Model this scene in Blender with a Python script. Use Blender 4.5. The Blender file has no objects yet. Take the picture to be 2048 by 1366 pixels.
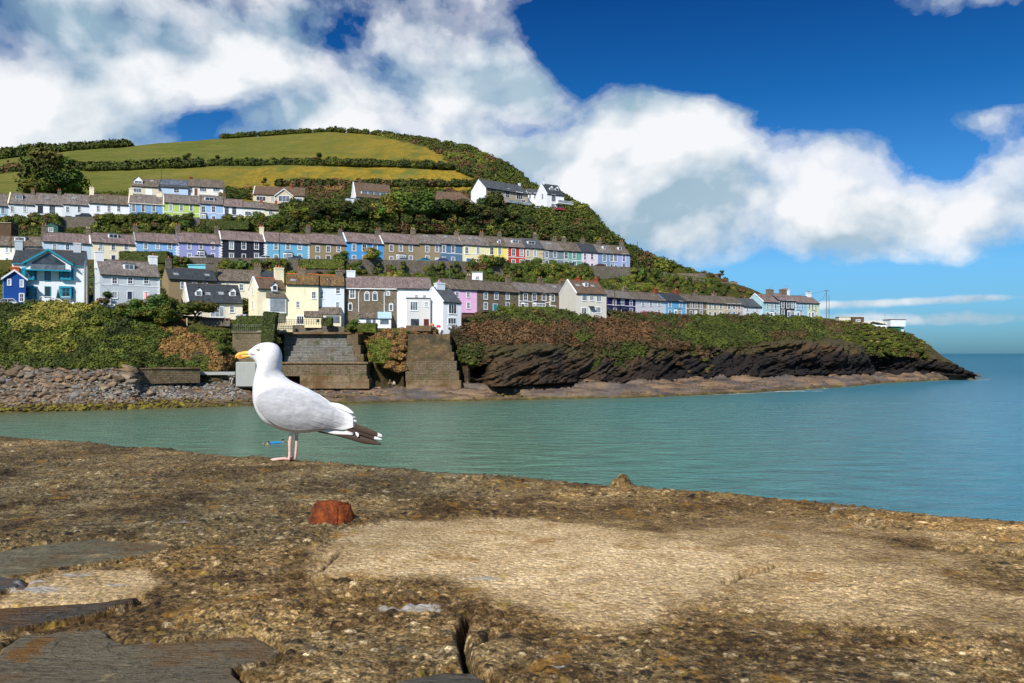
EXPOSURE=0.30
CLOUD_GAIN=4.75
# (px,py,sx,sy,amp,rot) cloud banks (positive) and clear gaps (negative), placed by direction
CLOUD_BLOBS=[(330,100,600,150,.40,0),(-250,200,420,220,.42,0),(120,235,150,55,.40,0),(700,215,250,70,.34,4),(1060,165,110,55,.40,0),(400,240,110,36,-.50,14),(540,185,90,24,-.32,12),(1150,150,45,70,-.30,-20),(700,60,60,30,-.2,30),(960,235,90,14,-.18,-6),(1210,245,60,14,-.15,0),(930,60,60,50,-.15,35),(330,330,200,40,.1,0),(600,40,120,60,.14,0),(860,120,50,30,-.10,-20),(900,20,120,40,-.1,0),
 (1070,320,100,60,.55,0),(1330,290,190,110,.55,0),(1500,420,350,95,.48,0),(1250,440,120,60,.1,0),(1700,470,200,40,.2,0),(1330,225,200,45,.36,-4),(1600,235,200,35,.22,-6),(1700,290,200,60,.40,0),(1960,420,220,90,.50,0),(1885,320,40,60,-.34,35),(1780,250,120,20,-.12,-10),(1960,235,150,30,.30,0),
 (1450,50,330,80,-.65,0),(1150,60,130,70,-.35,20),(1850,120,260,60,-.5,0),(1190,190,50,50,-.25,0),(1130,120,60,25,-.1,0),(1930,0,160,34,.34,0),(1690,180,30,12,.3,40),(1060,262,90,20,-.35,0),(1500,250,120,16,-.2,-4),(1650,570,500,28,-.65,0),(1780,604,420,9,.55,1),(1800,640,400,14,.45,0),(1830,575,300,12,.2,0),(1800,690,500,20,-.5,0),(600,285,500,22,.15,0)]
SKY_TINT=[(0.0,(.10,.235,.40)),(.03,(.135,.295,.49)),(.10,(.185,.385,.56)),(.2,(.10,.31,.52)),(.30,(.032,.215,.42)),(.42,(.014,.135,.325)),(1.0,(.06,.3,.6))]
import bpy, bmesh, math, random
import numpy as np
from mathutils import Vector, Matrix
R=math.radians
random.seed(7); rng=np.random.default_rng(11)
ZW=8.08; F=1600.0; H=8.5; HZ=707.0            # focal length in photo pixels, eye height over the sea, horizon row
sc=bpy.context.scene; COL=sc.collection
def P(px,py,Y): return Vector(((px-1024)/F*Y, Y, H+(HZ-py)/F*Y))
def lin(c):
    return tuple(((v/255)/12.92 if v/255<=0.04045 else ((v/255+0.055)/1.055)**2.4) for v in c)
# ---------------------------------------------------------------- noise in numpy
def _h(ix,iy,iz,s):
    h=(ix.astype(np.int64)*374761393+iy.astype(np.int64)*668265263+iz.astype(np.int64)*1440662683+s*982451653)&0xffffffff
    h=((h^(h>>13))*1274126177)&0xffffffff
    h=((h^(h>>16))*2246822519)&0xffffffff
    return ((h^(h>>15))&0xffffff)/float(0xffffff)
def vn2(x,y,s):
    x=np.asarray(x,float); y=np.asarray(y,float); ix,iy=np.floor(x),np.floor(y); fx,fy=x-ix,y-iy; fx=fx*fx*(3-2*fx); fy=fy*fy*(3-2*fy)
    ix=ix.astype(np.int64)*374761393+s*982451653; iy=iy.astype(np.int64)*668265263
    def hh(a,b):
        h=(ix+a*374761393+iy+b*668265263)&0xffffffff; h=((h^(h>>13))*1274126177)&0xffffffff; h=((h^(h>>16))*2246822519)&0xffffffff
        return ((h^(h>>15))&0xffffff)/float(0xffffff)
    return (hh(0,0)*(1-fx)+hh(1,0)*fx)*(1-fy)+(hh(0,1)*(1-fx)+hh(1,1)*fx)*fy
def vn(x,y,z=None,s=0):
    if z is None: return vn2(x,y,s)
    x=np.asarray(x,float); y=np.asarray(y,float); z=np.zeros_like(x) if z is None else np.asarray(z,float)
    ix,iy,iz=np.floor(x),np.floor(y),np.floor(z); fx,fy,fz=x-ix,y-iy,z-iz
    fx=fx*fx*(3-2*fx); fy=fy*fy*(3-2*fy); fz=fz*fz*(3-2*fz)
    r=0
    for a in (0,1):
        for b in (0,1):
            for c in (0,1):
                w=(fx if a else 1-fx)*(fy if b else 1-fy)*(fz if c else 1-fz)
                r=r+w*_h(ix+a,iy+b,iz+c,s)
    return r
def fbm(x,y,z=None,o=4,s=0,g=0.5):
    t=0;a=1;n=0
    for i in range(o):
        t=t+a*vn(x*2**i,y*2**i,None if z is None else z*2**i,s+i*17); n+=a; a*=g
    return t/n
def cells(x,y,s=0):
    ix,iy=np.floor(x),np.floor(y); d1=np.full(x.shape,9.);d2=np.full(x.shape,9.); idv=np.zeros(x.shape)
    for a in (-1,0,1):
        for b in (-1,0,1):
            cx,cy=ix+a,iy+b; z0=np.zeros_like(cx)
            px=cx+.15+.7*_h(cx,cy,z0,s); py=cy+.15+.7*_h(cx,cy,z0,s+5)
            d=np.hypot(px-x,py-y); near=d<d1
            d2=np.where(near,d1,np.minimum(d2,d)); idv=np.where(near,_h(cx,cy,z0,s+9),idv); d1=np.minimum(d1,d)
    return d1,d2,idv
def sstep(a,b,x):
    t=np.clip((x-a)/(b-a),0,1); return t*t*(3-2*t)
# ---------------------------------------------------------------- node helpers
def nd(nt,t,ins=None,**props):
    n=nt.nodes.new(t)
    for k,v in props.items(): setattr(n,k,v)
    for k,v in (ins or {}).items():
        if isinstance(v,bpy.types.NodeSocket): nt.links.new(v,n.inputs[k])
        elif v is not None:
            n.inputs[k].default_value=v
    return n
def ma(nt,op,a,b=None,c=None,clamp=False):
    n=nd(nt,'ShaderNodeMath',{0:a,1:b,2:c},operation=op); n.use_clamp=clamp; return n.outputs[0]
def c4(c): return tuple(c)+(1,) if len(c)==3 else tuple(c)
def mix(nt,f,a,b,blend='MIX'):
    n=nt.nodes.new('ShaderNodeMix'); n.data_type='RGBA'; n.blend_type=blend
    for i,v in ((0,f),(6,a),(7,b)):
        if isinstance(v,bpy.types.NodeSocket): nt.links.new(v,n.inputs[i])
        else: n.inputs[i].default_value=v if i==0 else c4(v)
    return n.outputs[2]
def ramp(nt,f,stops,interp='LINEAR'):
    n=nt.nodes.new('ShaderNodeValToRGB'); nt.links.new(f,n.inputs[0]); e=n.color_ramp.elements; n.color_ramp.interpolation=interp
    while len(e)<len(stops): e.new(0.5)
    for i,(p,c) in enumerate(stops):
        e[i].position=p; e[i].color=c4(c) if not isinstance(c,(int,float)) else (c,c,c,1)
    return n.outputs[0]
def noi(nt,vec,scale,detail=4,rough=.55,dist=0,out=0):
    return nd(nt,'ShaderNodeTexNoise',{'Vector':vec,'Scale':scale,'Detail':detail,'Roughness':rough,'Distortion':dist}).outputs[out]
def mapv(nt,vec,scale=(1,1,1),rot=(0,0,0),loc=(0,0,0)):
    return nd(nt,'ShaderNodeMapping',{'Vector':vec,'Scale':scale,'Rotation':rot,'Location':loc}).outputs[0]
_mats={}
def material(name,fn,rough=.8,spec=.3,metal=0):
    if name in _mats: return _mats[name]
    m=bpy.data.materials.new(name); m.use_nodes=True; nt=m.node_tree; b=nt.nodes['Principled BSDF']
    b.inputs['Roughness'].default_value=rough; b.inputs['Specular IOR Level'].default_value=spec; b.inputs['Metallic'].default_value=metal
    tc=nt.nodes.new('ShaderNodeTexCoord'); pos=nt.nodes.new('ShaderNodeNewGeometry').outputs['Position']
    fn(nt,b,tc.outputs['Object'],pos); _mats[name]=m; return m
def setb(nt,b,k,v):
    if isinstance(v,bpy.types.NodeSocket): nt.links.new(v,b.inputs[k])
    else: b.inputs[k].default_value=c4(v) if isinstance(v,(tuple,list)) else v
def bump(nt,b,h,strength=.5,dist=.02,prev=None):
    n=nd(nt,'ShaderNodeBump',{'Height':h,'Strength':strength,'Distance':dist})
    if prev is not None: nt.links.new(prev,n.inputs['Normal'])
    nt.links.new(n.outputs[0],b.inputs['Normal']); return n.outputs[0]
# ---------------------------------------------------------------- mesh / object helpers
def link(o,parent=None):
    COL.objects.link(o)
    if parent is not None: o.parent=parent
    return o
def mesh_np(name,V,Fc,mats,parent=None,smooth=False,attrs=None,mi=None):
    """V (n,3), Fc (m,3|4) arrays -> object"""
    V=np.asarray(V,np.float32); Fc=np.asarray(Fc,np.int32); me=bpy.data.meshes.new(name)
    n,k=Fc.shape
    me.vertices.add(len(V)); me.vertices.foreach_set('co',V.ravel())
    me.loops.add(n*k); me.loops.foreach_set('vertex_index',Fc.ravel())
    me.polygons.add(n); me.polygons.foreach_set('loop_start',np.arange(0,n*k,k,dtype=np.int32))
    if mi is not None: me.polygons.foreach_set('material_index',np.asarray(mi,np.int32))
    me.update(calc_edges=True)
    for m in (mats if isinstance(mats,(list,tuple)) else [mats]): me.materials.append(m)
    for an,(typ,arr) in (attrs or {}).items():
        a=me.attributes.new(an,typ,'POINT')
        if typ=='FLOAT': a.data.foreach_set('value',np.asarray(arr,np.float32).ravel())
        else:
            c=np.ones((len(V),4),np.float32); c[:,:3]=arr; a.data.foreach_set('color',c.ravel())
    me.shade_smooth() if smooth else me.shade_flat()
    return link(bpy.data.objects.new(name,me),parent)
def grid_faces(nu,nv):
    i=np.arange(nu-1)[:,None]*nv+np.arange(nv-1)[None,:]; i=i.ravel()
    return np.stack([i,i+nv,i+nv+1,i+1],1)
class MB:
    def __init__(s): s.v=[];s.f=[];s.m=[]
    def add(s,vs,fs,m=0):
        b=len(s.v); s.v+=[tuple(v) for v in vs]
        for f in fs: s.f.append(tuple(b+i for i in f)); s.m.append(m)
        return s
    def box(s,x0,x1,y0,y1,z0,z1,m=0,T=None):
        vs=[(x0,y0,z0),(x1,y0,z0),(x1,y1,z0),(x0,y1,z0),(x0,y0,z1),(x1,y0,z1),(x1,y1,z1),(x0,y1,z1)]
        if T is not None: vs=[T@Vector(v) for v in vs]
        return s.add(vs,[(0,3,2,1),(4,5,6,7),(0,1,5,4),(1,2,6,5),(2,3,7,6),(3,0,4,7)],m)
    def prism(s,poly,d,m=0):
        """polygon (list of Vector) extruded by vector d"""
        d=Vector(d); n=len(poly); vs=[Vector(p) for p in poly]+[Vector(p)+d for p in poly]
        fs=[tuple(range(n))[::-1],tuple(range(n,2*n))]+[(i,(i+1)%n,n+(i+1)%n,n+i) for i in range(n)]
        return s.add(vs,fs,m)
    def tube(s,pts,rad,seg=8,m=0,cap=True):
        pts=[Vector(p) for p in pts]; rr=rad if isinstance(rad,(list,tuple)) else [rad]*len(pts); vs=[];fs=[]
        for i,p in enumerate(pts):
            t=(pts[min(i+1,len(pts)-1)]-pts[max(i-1,0)]).normalized()
            a=t.orthogonal().normalized() if abs(t.z)<.9 else Vector((1,0,0)); a=(a-t*a.dot(t)).normalized(); b=t.cross(a)
            for k in range(seg):
                an=2*math.pi*k/seg; vs.append(p+(a*math.cos(an)+b*math.sin(an))*rr[i])
        for i in range(len(pts)-1):
            for k in range(seg):
                k2=(k+1)%seg; fs.append((i*seg+k,i*seg+k2,(i+1)*seg+k2,(i+1)*seg+k))
        if cap: fs+= [tuple(range(seg))[::-1],tuple((len(pts)-1)*seg+k for k in range(seg))]
        return s.add(vs,fs,m)
    def mesh(s,name,mats,smooth=False):
        me=bpy.data.meshes.new(name); me.from_pydata(s.v,[],s.f)
        for m in (mats if isinstance(mats,(list,tuple)) else [mats]): me.materials.append(m)
        me.polygons.foreach_set('material_index',s.m); me.update()
        if smooth: me.shade_smooth()
        return me
    def build(s,name,mats,parent=None,smooth=False,bevel=0):
        o=link(bpy.data.objects.new(name,s.mesh(name,mats,smooth)),parent)
        if bevel:
            b=o.modifiers.new('bev','BEVEL'); b.width=bevel; b.segments=2; b.limit_method='ANGLE'
        return o
def tag(o,label=None,cat=None,group=None,kind=None):
    if label: o['label']=label
    if cat: o['category']=cat
    if group: o['group']=group
    if kind or cat: o['kind']=kind or 'thing'
    return o
def empty(name,loc,rz=0,label=None,cat=None,group=None):
    o=bpy.data.objects.new(name,None); o.empty_display_size=.1; COL.objects.link(o); o.location=loc; o.rotation_euler=(0,0,rz)
    return tag(o,label,cat,group)
def inst(name,me,parent=None,loc=(0,0,0),rot=(0,0,0),scale=(1,1,1)):
    o=link(bpy.data.objects.new(name,me),parent); o.location=loc; o.rotation_euler=rot; o.scale=scale; return o
def sdf(px,py,poly):
    """signed distance to polygon (negative inside)"""
    d=np.full(px.shape,1e9); ins=np.zeros(px.shape,bool); n=len(poly)
    for i in range(n):
        ax,ay=poly[i]; bx,by=poly[(i+1)%n]; ex,ey=bx-ax,by-ay
        t=np.clip(((px-ax)*ex+(py-ay)*ey)/(ex*ex+ey*ey+1e-12),0,1)
        d=np.minimum(d,np.hypot(px-ax-t*ex,py-ay-t*ey))
        c=((ay>py)!=(by>py))&(px<(bx-ax)*(py-ay)/((by-ay) if abs(by-ay)>1e-12 else 1e-12)+ax); ins^=c
    return np.where(ins,-d,d)
def dline(px,py,pts):
    d=np.full(px.shape,1e9)
    for (ax,ay),(bx,by) in zip(pts[:-1],pts[1:]):
        ex,ey=bx-ax,by-ay; t=np.clip(((px-ax)*ex+(py-ay)*ey)/(ex*ex+ey*ey+1e-12),0,1)
        d=np.minimum(d,np.hypot(px-ax-t*ex,py-ay-t*ey))
    return d
# ---------------------------------------------------------------- camera
cam=bpy.data.cameras.new('camera'); co=bpy.data.objects.new('camera',cam); COL.objects.link(co); sc.camera=co
cam.sensor_width=36; cam.lens=36*F/2048; cam.shift_y=(HZ-683)/2048; cam.clip_start=.05; cam.clip_end=90000
co.location=(0,0,H); co.rotation_euler=(R(90),0,0)
# ---------------------------------------------------------------- sun and sky
SUN=Vector((-.27,-.74,.62)).normalized()
sl=bpy.data.lights.new('sun','SUN'); sl.energy=4.4; sl.angle=R(.9); sl.color=(1,.94,.85)
so=bpy.data.objects.new('sun',sl); COL.objects.link(so); so.rotation_euler=(-SUN).to_track_quat('-Z','Y').to_euler(); so.location=(0,0,60)
W=bpy.data.worlds.new('World'); sc.world=W; W.cycles.sampling_method='MANUAL'; W.cycles.sample_map_resolution=256; W.use_nodes=True; nt=W.node_tree; nt.nodes.clear()
out=nt.nodes.new('ShaderNodeOutputWorld'); bg=nt.nodes.new('ShaderNodeBackground'); nt.links.new(bg.outputs[0],out.inputs[0])
bg.inputs[1].default_value=.165
sky=nt.nodes.new('ShaderNodeTexSky'); sky.sky_type='NISHITA'; sky.sun_disc=False; sky.sun_elevation=math.asin(SUN.z); sky.sun_rotation=math.atan2(SUN.x,SUN.y); sky.dust_density=.5; sky.ozone_density=2.5
gv=nt.nodes.new('ShaderNodeTexCoord').outputs['Generated']
sp=nd(nt,'ShaderNodeSeparateXYZ',{0:gv}); X_,Y_,Z_=sp.outputs
AZ=ma(nt,'ARCTAN2',X_,Y_); EL=ma(nt,'ARCSINE',Z_)
def azel(px,py):
    a=math.atan((px-1024)/F); return a,math.atan((HZ-py)/F*math.cos(a))
def blob(px,py,sx,sy,amp,rot=0):
    a,e=azel(px,py); sx/=F; sy/=F
    da=ma(nt,'SUBTRACT',AZ,a); de=ma(nt,'SUBTRACT',EL,e)
    if rot:
        c,s_=math.cos(R(rot)),math.sin(R(rot))
        da,de=ma(nt,'ADD',ma(nt,'MULTIPLY',da,c),ma(nt,'MULTIPLY',de,s_)),ma(nt,'SUBTRACT',ma(nt,'MULTIPLY',de,c),ma(nt,'MULTIPLY',da,s_))
    q=ma(nt,'ADD',ma(nt,'POWER',ma(nt,'ABSOLUTE',ma(nt,'DIVIDE',da,sx)),2.0),ma(nt,'POWER',ma(nt,'ABSOLUTE',ma(nt,'DIVIDE',de,sy)),2.0))
    return ma(nt,'MULTIPLY',ma(nt,'EXPONENT',ma(nt,'MULTIPLY',q,-1.0)),amp)
#CLOUDS
def cloudvec(dx,dz):
    # direction in azimuth / elevation, elevation stretched so clouds flatten towards the horizon
    e=ma(nt,'MULTIPLY',ma(nt,'ADD',EL,dz),1.25)
    return nd(nt,'ShaderNodeCombineXYZ',{0:ma(nt,'ADD',AZ,dx),1:e,2:.35}).outputs[0]
base=None
for b in CLOUD_BLOBS:
    o_=blob(*b); base=o_ if base is None else ma(nt,'ADD',base,o_)
def dens(dx,dz,detail):
    v=cloudvec(dx,dz)
    n1=noi(nt,v,4.6,detail,.56,.15); n2=noi(nt,v,1.7,2,.5,0)
    wv=nd(nt,'ShaderNodeVectorMath',{0:v,1:nd(nt,'ShaderNodeVectorMath',{0:nd(nt,'ShaderNodeTexNoise',{'Vector':v,'Scale':9.,'Detail':3.}).outputs[1],'Scale':.09},operation='SCALE').outputs[0]},operation='ADD').outputs[0]
    b1=nd(nt,'ShaderNodeTexVoronoi',{'Vector':wv,'Scale':9.,'Smoothness':.6},feature='SMOOTH_F1').outputs[0]; b2=nd(nt,'ShaderNodeTexVoronoi',{'Vector':wv,'Scale':24.},feature='F1').outputs[0] if detail>5 else .45
    bil=ma(nt,'ADD',ma(nt,'MULTIPLY',ma(nt,'SUBTRACT',.45,b1),.42),ma(nt,'MULTIPLY',ma(nt,'SUBTRACT',.45,b2),.16))
    return ma(nt,'ADD',ma(nt,'ADD',ma(nt,'MULTIPLY',n1,2.0),ma(nt,'MULTIPLY',n2,.35)),ma(nt,'ADD',bil,-1.20))
d0=ma(nt,'ADD',dens(0,0,7),base)
d1=ma(nt,'ADD',dens(-.02,.04,4),base)
alpha=ramp(nt,d0,[(0.0,0.0),(.05,.12),(.14,.42),(.28,.78),(.5,1.0)],'EASE')
lit=ma(nt,'ADD',ma(nt,'MULTIPLY',ma(nt,'SUBTRACT',d0,d1),2.6),.50,clamp=True)
thick=ramp(nt,d0,[(0.2,0.0),(.95,1.0)])
soft=noi(nt,cloudvec(.3,.1),3.0,5,.6)
grey_=blob(150,60,620,130,.22,0)
litf=ma(nt,'SUBTRACT',ma(nt,'ADD',lit,ma(nt,'MULTIPLY',soft,.55)),ma(nt,'ADD',ma(nt,'MULTIPLY',thick,.02),ma(nt,'ADD',grey_,.16)),clamp=True)
ccol=ramp(nt,litf,[(0.0,lin((160,190,208))),(.3,lin((198,214,228))),(.6,lin((224,233,240))),(1.0,lin((250,252,255)))])
warmcol=ccol
# what the clear sky is multiplied by, by elevation (deepens overhead as in the photograph)
tint=ramp(nt,EL,SKY_TINT)
skyc=mix(nt,1.0,sky.outputs[0],tint,'MULTIPLY')
cscale=nd(nt,'ShaderNodeVectorMath',{0:warmcol,'Scale':CLOUD_GAIN},operation='SCALE').outputs[0]
res=mix(nt,alpha,skyc,cscale)
nt.links.new(res,bg.inputs[0])
sc.view_settings.view_transform='Standard'; sc.view_settings.look='None'; sc.view_settings.exposure=EXPOSURE; sc.view_settings.gamma=1
sc.cycles.use_denoising=True; sc.cycles.use_adaptive_sampling=True; sc.cycles.adaptive_threshold=.03
sc.cycles.max_bounces=6; sc.cycles.diffuse_bounces=3; sc.cycles.glossy_bounces=3; sc.cycles.transparent_max_bounces=6; sc.cycles.caustics_reflective=False; sc.cycles.caustics_refractive=False
# ================================================================ terrain: profiles given column by column
def tab(*a):  # (u,Y,py) rows -> functions Y(u), z(u)
    a=sorted(a); u=[r[0] for r in a]; y=[r[1] for r in a]; z=[H+(HZ-r[2])/F*r[1] for r in a]
    return (lambda q:np.interp(q,u,y)),(lambda q:np.interp(q,u,z))
shore=lambda q:H*F/(np.interp(q,[-600,0,200,480,700,1000,1100,1300,1500,1600,1700,1800,1900,1945,1965],[830,826,820,812,808,800,797,793,786,780,772,764,760,759,758])-707)
B2=tab((-600,125,733),(0,126,733),(200,127,733),(268,128.5,736),(284,131.3,764),(402,137.6,768),(440,138,766),(465,139,764),(532,150,772),(545,152.5,775),(738,153,777),(760,150,777),(806,152,777),(815,156,777),(922,156.5,777),(935,155,776),(1100,160,773),(1300,176,766),(1500,200,757),(1700,232,752),(1850,252,749),(1945,263,753))
B3=tab((-600,133,690),(0,133,690),(440,143,700),(462,147,728),(532,153,728),(545,158,700),(738,158,700),(760,153,700),(806,155,700),(815,161,700),(922,161,705),(935,159,705),(1000,160,690),(1100,166,690),(1180,175,690),(1250,182,688),(1400,200,686),(1500,212,684),(1600,224,682),(1700,238,688),(1800,252,690),(1880,261,717),(1945,264,752))
B4=tab((-600,142,612),(0,142,612),(150,143,612),(240,144,632),(350,147,658),(480,153,668),(545,158.6,664),(738,158.8,666),(760,157,666),(920,166,661),(1000,182,642),(1100,190,640),(1150,196,638),(1300,218,641),(1450,240,639),(1640,262,641),(1700,262,641),(1790,262,660),(1820,262,670),(1860,263,694),(1885,263,714),(1945,265,751))
B5=tab((-600,150,607),(0,147,607),(170,147,605),(185,146,609),(330,150,611),(360,152,630),(480,153,640),(545,159.6,650),(700,161,654),(800,163,656),(925,168,656),(950,188,624),(1100,200,628),(1200,212,629),(1300,228,634),(1450,250,637),(1640,276,640),(1720,274,642),(1790,270,658),(1820,268,669),(1860,267,693),(1885,266,713),(1945,268,751))
B9=tab((-600,176,526),(0,188,527),(100,190,526),(400,208,526),(640,222,528),(900,240,531),(1080,254,537),(1260,270,542),(1350,276,556),(1450,280,576),(1530,284,600),(1640,288,628),(1700,290,641),(1945,292,751))
B12=tab((-600,205,443),(0,219,443),(300,232,443),(560,246,445),(640,250,450),(760,258,453),(900,268,457),(1000,275,457),(1100,282,462),(1200,287,472),(1260,288,494),(1350,289,528),(1945,292,750))
B14=tab((-600,250,395),(0,252,400),(300,256,395),(455,262,394),(550,275,407),(740,285,403),(900,292,418),(1000,297,417),(1100,303,421),(1140,303,423),(1180,300,434),(1210,296,464),(1260,290,496),(1945,295,750))
B16=tab((-600,330,350),(0,335,352),(170,340,348),(400,345,337),(650,350,331),(900,345,338),(1000,340,360),(1100,320,402),(1945,300,750))
CREST=tab((-600,420,330),(0,420,318),(100,425,305),(250,435,293),(400,450,280),(560,458,269),(660,460,263),(760,455,269),(860,430,284),(950,400,302),(1000,370,324),(1040,350,350),(1070,340,370),(1140,320,402),(1180,306,426),(1210,300,462),(1250,292,492),(1300,289,517),(1350,286,532),(1400,284,545),(1450,283,560),(1500,284,577),(1530,286,592),(1600,290,618),(1640,290,634),(1700,285,641),(1790,275,659),(1820,270,668),(1860,268,692),(1885,267,712),(1945,269,751))
def lines(u):
    """break lines of the ground under column u: arrays (n,len(u)) of Y and z"""
    u=np.asarray(u,float); ys=shore(u); Yc,zc=CREST[0](u),CREST[1](u)
    L=[(ys-22,-3+0*u),(ys,0*u-.02),(B2[0](u),B2[1](u)),(B3[0](u),B3[1](u)),(B4[0](u),B4[1](u)),(B5[0](u),B5[1](u)),
       (B5[0](u)+11,B5[1](u)+.4),(B9[0](u)-8,np.maximum(B9[1](u)-3.4,B5[1](u)+.4)),(B9[0](u)-7.4,B9[1](u)),(B9[0](u),B9[1](u)+.02),(B9[0](u)+9,B9[1](u)+.6),
       (B12[0](u)-6,B12[1](u)-2.6),(B12[0](u)-5.4,B12[1](u)),(B12[0](u)+10,B12[1](u)+.6),(B14[0](u)-1,B14[1](u)-.2),(B14[0](u)+11,B14[1](u)+.5),(B16[0](u),B16[1](u)),(Yc,zc),(Yc+60,zc-7-.3*np.maximum(zc-20,0)*(u>1000)),(Yc+260,np.where(u>1000,-6,zc*.6))]
    Yl=np.array([l[0] for l in L]); Zl=np.array([l[1] for l in L])
    for k in range(5,17):  # nothing may stand above the sight line to the crest
        lim=Yc-(17-k)*.35; over=(Yl[k]>lim)|(H+(Zl[k]-H)>H+(zc-H)/Yc*Yl[k]); 
        Yk=np.minimum(Yl[k],lim); zl=H+(zc-H)/Yc*Yk-.15
        Zl[k]=np.where(over,np.minimum(Zl[k],zl),Zl[k]); Yl[k]=Yk
    for k in range(1,len(L)): Yl[k]=np.maximum(Yl[k],Yl[k-1]+.25)
    return Yl,Zl
def ground(u,Y):
    Yl,Zl=lines(np.array([u])); return float(np.interp(Y,Yl[:,0],Zl[:,0]))
def gz(X,Y): return ground(1024+X/Y*F,Y)
_hc={}
def hit(u,py,y0=0):
    """first ground point seen along photo ray (u,py), from distance y0 on"""
    k=round(u)
    if k not in _hc:
        Yl,Zl=lines(np.array([float(k)])); Y=np.concatenate([np.linspace(Yl[i,0],Yl[i+1,0],14)[:-1] for i in range(1,17)]+[Yl[17:18,0]])
        z=np.interp(Y,Yl[:,0],Zl[:,0]); _hc[k]=(Y,HZ-(z-H)/Y*F)
    Y,p=_hc[k]; m=(Y>=y0)&(p<=py)
    if not m.any(): return None
    i=int(np.argmax(m)); 
    if i>0 and p[i-1]>py and Y[i-1]>=y0:
        t=(p[i-1]-py)/(p[i-1]-p[i]+1e-9); Yh=Y[i-1]+t*(Y[i]-Y[i-1])
    else: Yh=Y[i]
    return P(u,py,Yh)
# ---------------------------------------------------------------- ground materials
def grassmat(nt,b,ob,pos):
    n=noi(nt,pos,.05,5,.6); n2=noi(nt,pos,.5,6,.7); n3=noi(nt,mapv(nt,pos,(1,.35,1)),.12,4,.6)
    c=ramp(nt,n,[(.3,(.10,.118,.020)),(.5,(.135,.148,.026)),(.68,(.19,.175,.040))])
    c=mix(nt,ramp(nt,n2,[(.35,0.0),(.7,.8)]),c,(.07,.085,.016)); c=mix(nt,ramp(nt,noi(nt,mapv(nt,pos,(.3,1.5,1)),.16,4,.7),[(.5,0.0),(.62,.5)]),c,(.20,.17,.05))
    at=nd(nt,'ShaderNodeAttribute',attribute_name='dry').outputs['Fac']
    f=ma(nt,'MULTIPLY',at,ramp(nt,n3,[(.36,0.0),(.55,1.0)])); 
    dry=ramp(nt,noi(nt,pos,.5,6,.8),[(.3,(.07,.075,.014)),(.45,(.20,.155,.02)),(.58,(.34,.22,.025)),(.7,(.24,.11,.025))])
    c=mix(nt,f,c,dry)
    sn=noi(nt,pos,.25,6,.7); sc_=ramp(nt,sn,[(.3,(.035,.045,.010)),(.5,(.06,.065,.015)),(.62,(.10,.075,.025)),(.75,(.05,.06,.02))])
    fl=nd(nt,'ShaderNodeAttribute',attribute_name='field').outputs['Fac']; c=mix(nt,fl,sc_,c); setb(nt,b,'Base Color',c); bump(nt,b,noi(nt,pos,1.2,4,.7),.6,.5)
def soil(nt,b,ob,pos):
    n=noi(nt,pos,.25,6,.7); c=ramp(nt,n,[(.3,(.035,.045,.010)),(.5,(.06,.065,.015)),(.62,(.10,.075,.025)),(.75,(.05,.06,.02))])
    setb(nt,b,'Base Color',c); bump(nt,b,noi(nt,pos,1.5,5,.7),.8,.3)
def strata_coords(nt,pos):
    # beds dip one way and fold: rotate the height coordinate by a slowly wandering amount
    w=noi(nt,pos,.035,2,.5); s=nd(nt,'ShaderNodeSeparateXYZ',{0:pos}).outputs
    h=ma(nt,'ADD',ma(nt,'ADD',s[2],ma(nt,'MULTIPLY',s[0],-.42)),ma(nt,'MULTIPLY',w,9))
    return h,s
def cliffmat(nt,b,ob,pos):
    h,s=strata_coords(nt,pos)
    v=nd(nt,'ShaderNodeCombineXYZ',{0:ma(nt,'MULTIPLY',s[0],.06),1:ma(nt,'MULTIPLY',s[1],.06),2:ma(nt,'MULTIPLY',h,1.0)}).outputs[0]
    st=noi(nt,v,1.5,6,.75); big=noi(nt,pos,.08,4,.6); fine=noi(nt,pos,1.4,6,.7)
    c=ramp(nt,st,[(.32,(.012,.009,.007)),(.46,(.036,.028,.020)),(.56,(.065,.049,.034)),(.68,(.11,.085,.058))])
    c=mix(nt,ramp(nt,big,[(.45,0.0),(.6,.8)]),c,(.10,.058,.026))
    dark_rock=nd(nt,'ShaderNodeAttribute',attribute_name='wet').outputs['Fac']
    c=mix(nt,ma(nt,'MULTIPLY',dark_rock,.85),c,(.010,.009,.010))
    vg=nd(nt,'ShaderNodeAttribute',attribute_name='veg').outputs['Fac']
    gc=ramp(nt,fine,[(.3,(.030,.028,.012)),(.5,(.065,.055,.020)),(.62,(.095,.058,.028)),(.75,(.05,.055,.018))])
    f=ramp(nt,ma(nt,'ADD',vg,ma(nt,'MULTIPLY',ma(nt,'SUBTRACT',fine,.5),1.0)),[(.5,0.0),(.66,1.0)])
    setb(nt,b,'Base Color',mix(nt,f,c,gc))
    p=bump(nt,b,st,.9,.5); bump(nt,b,fine,.5,.25,p)
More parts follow.
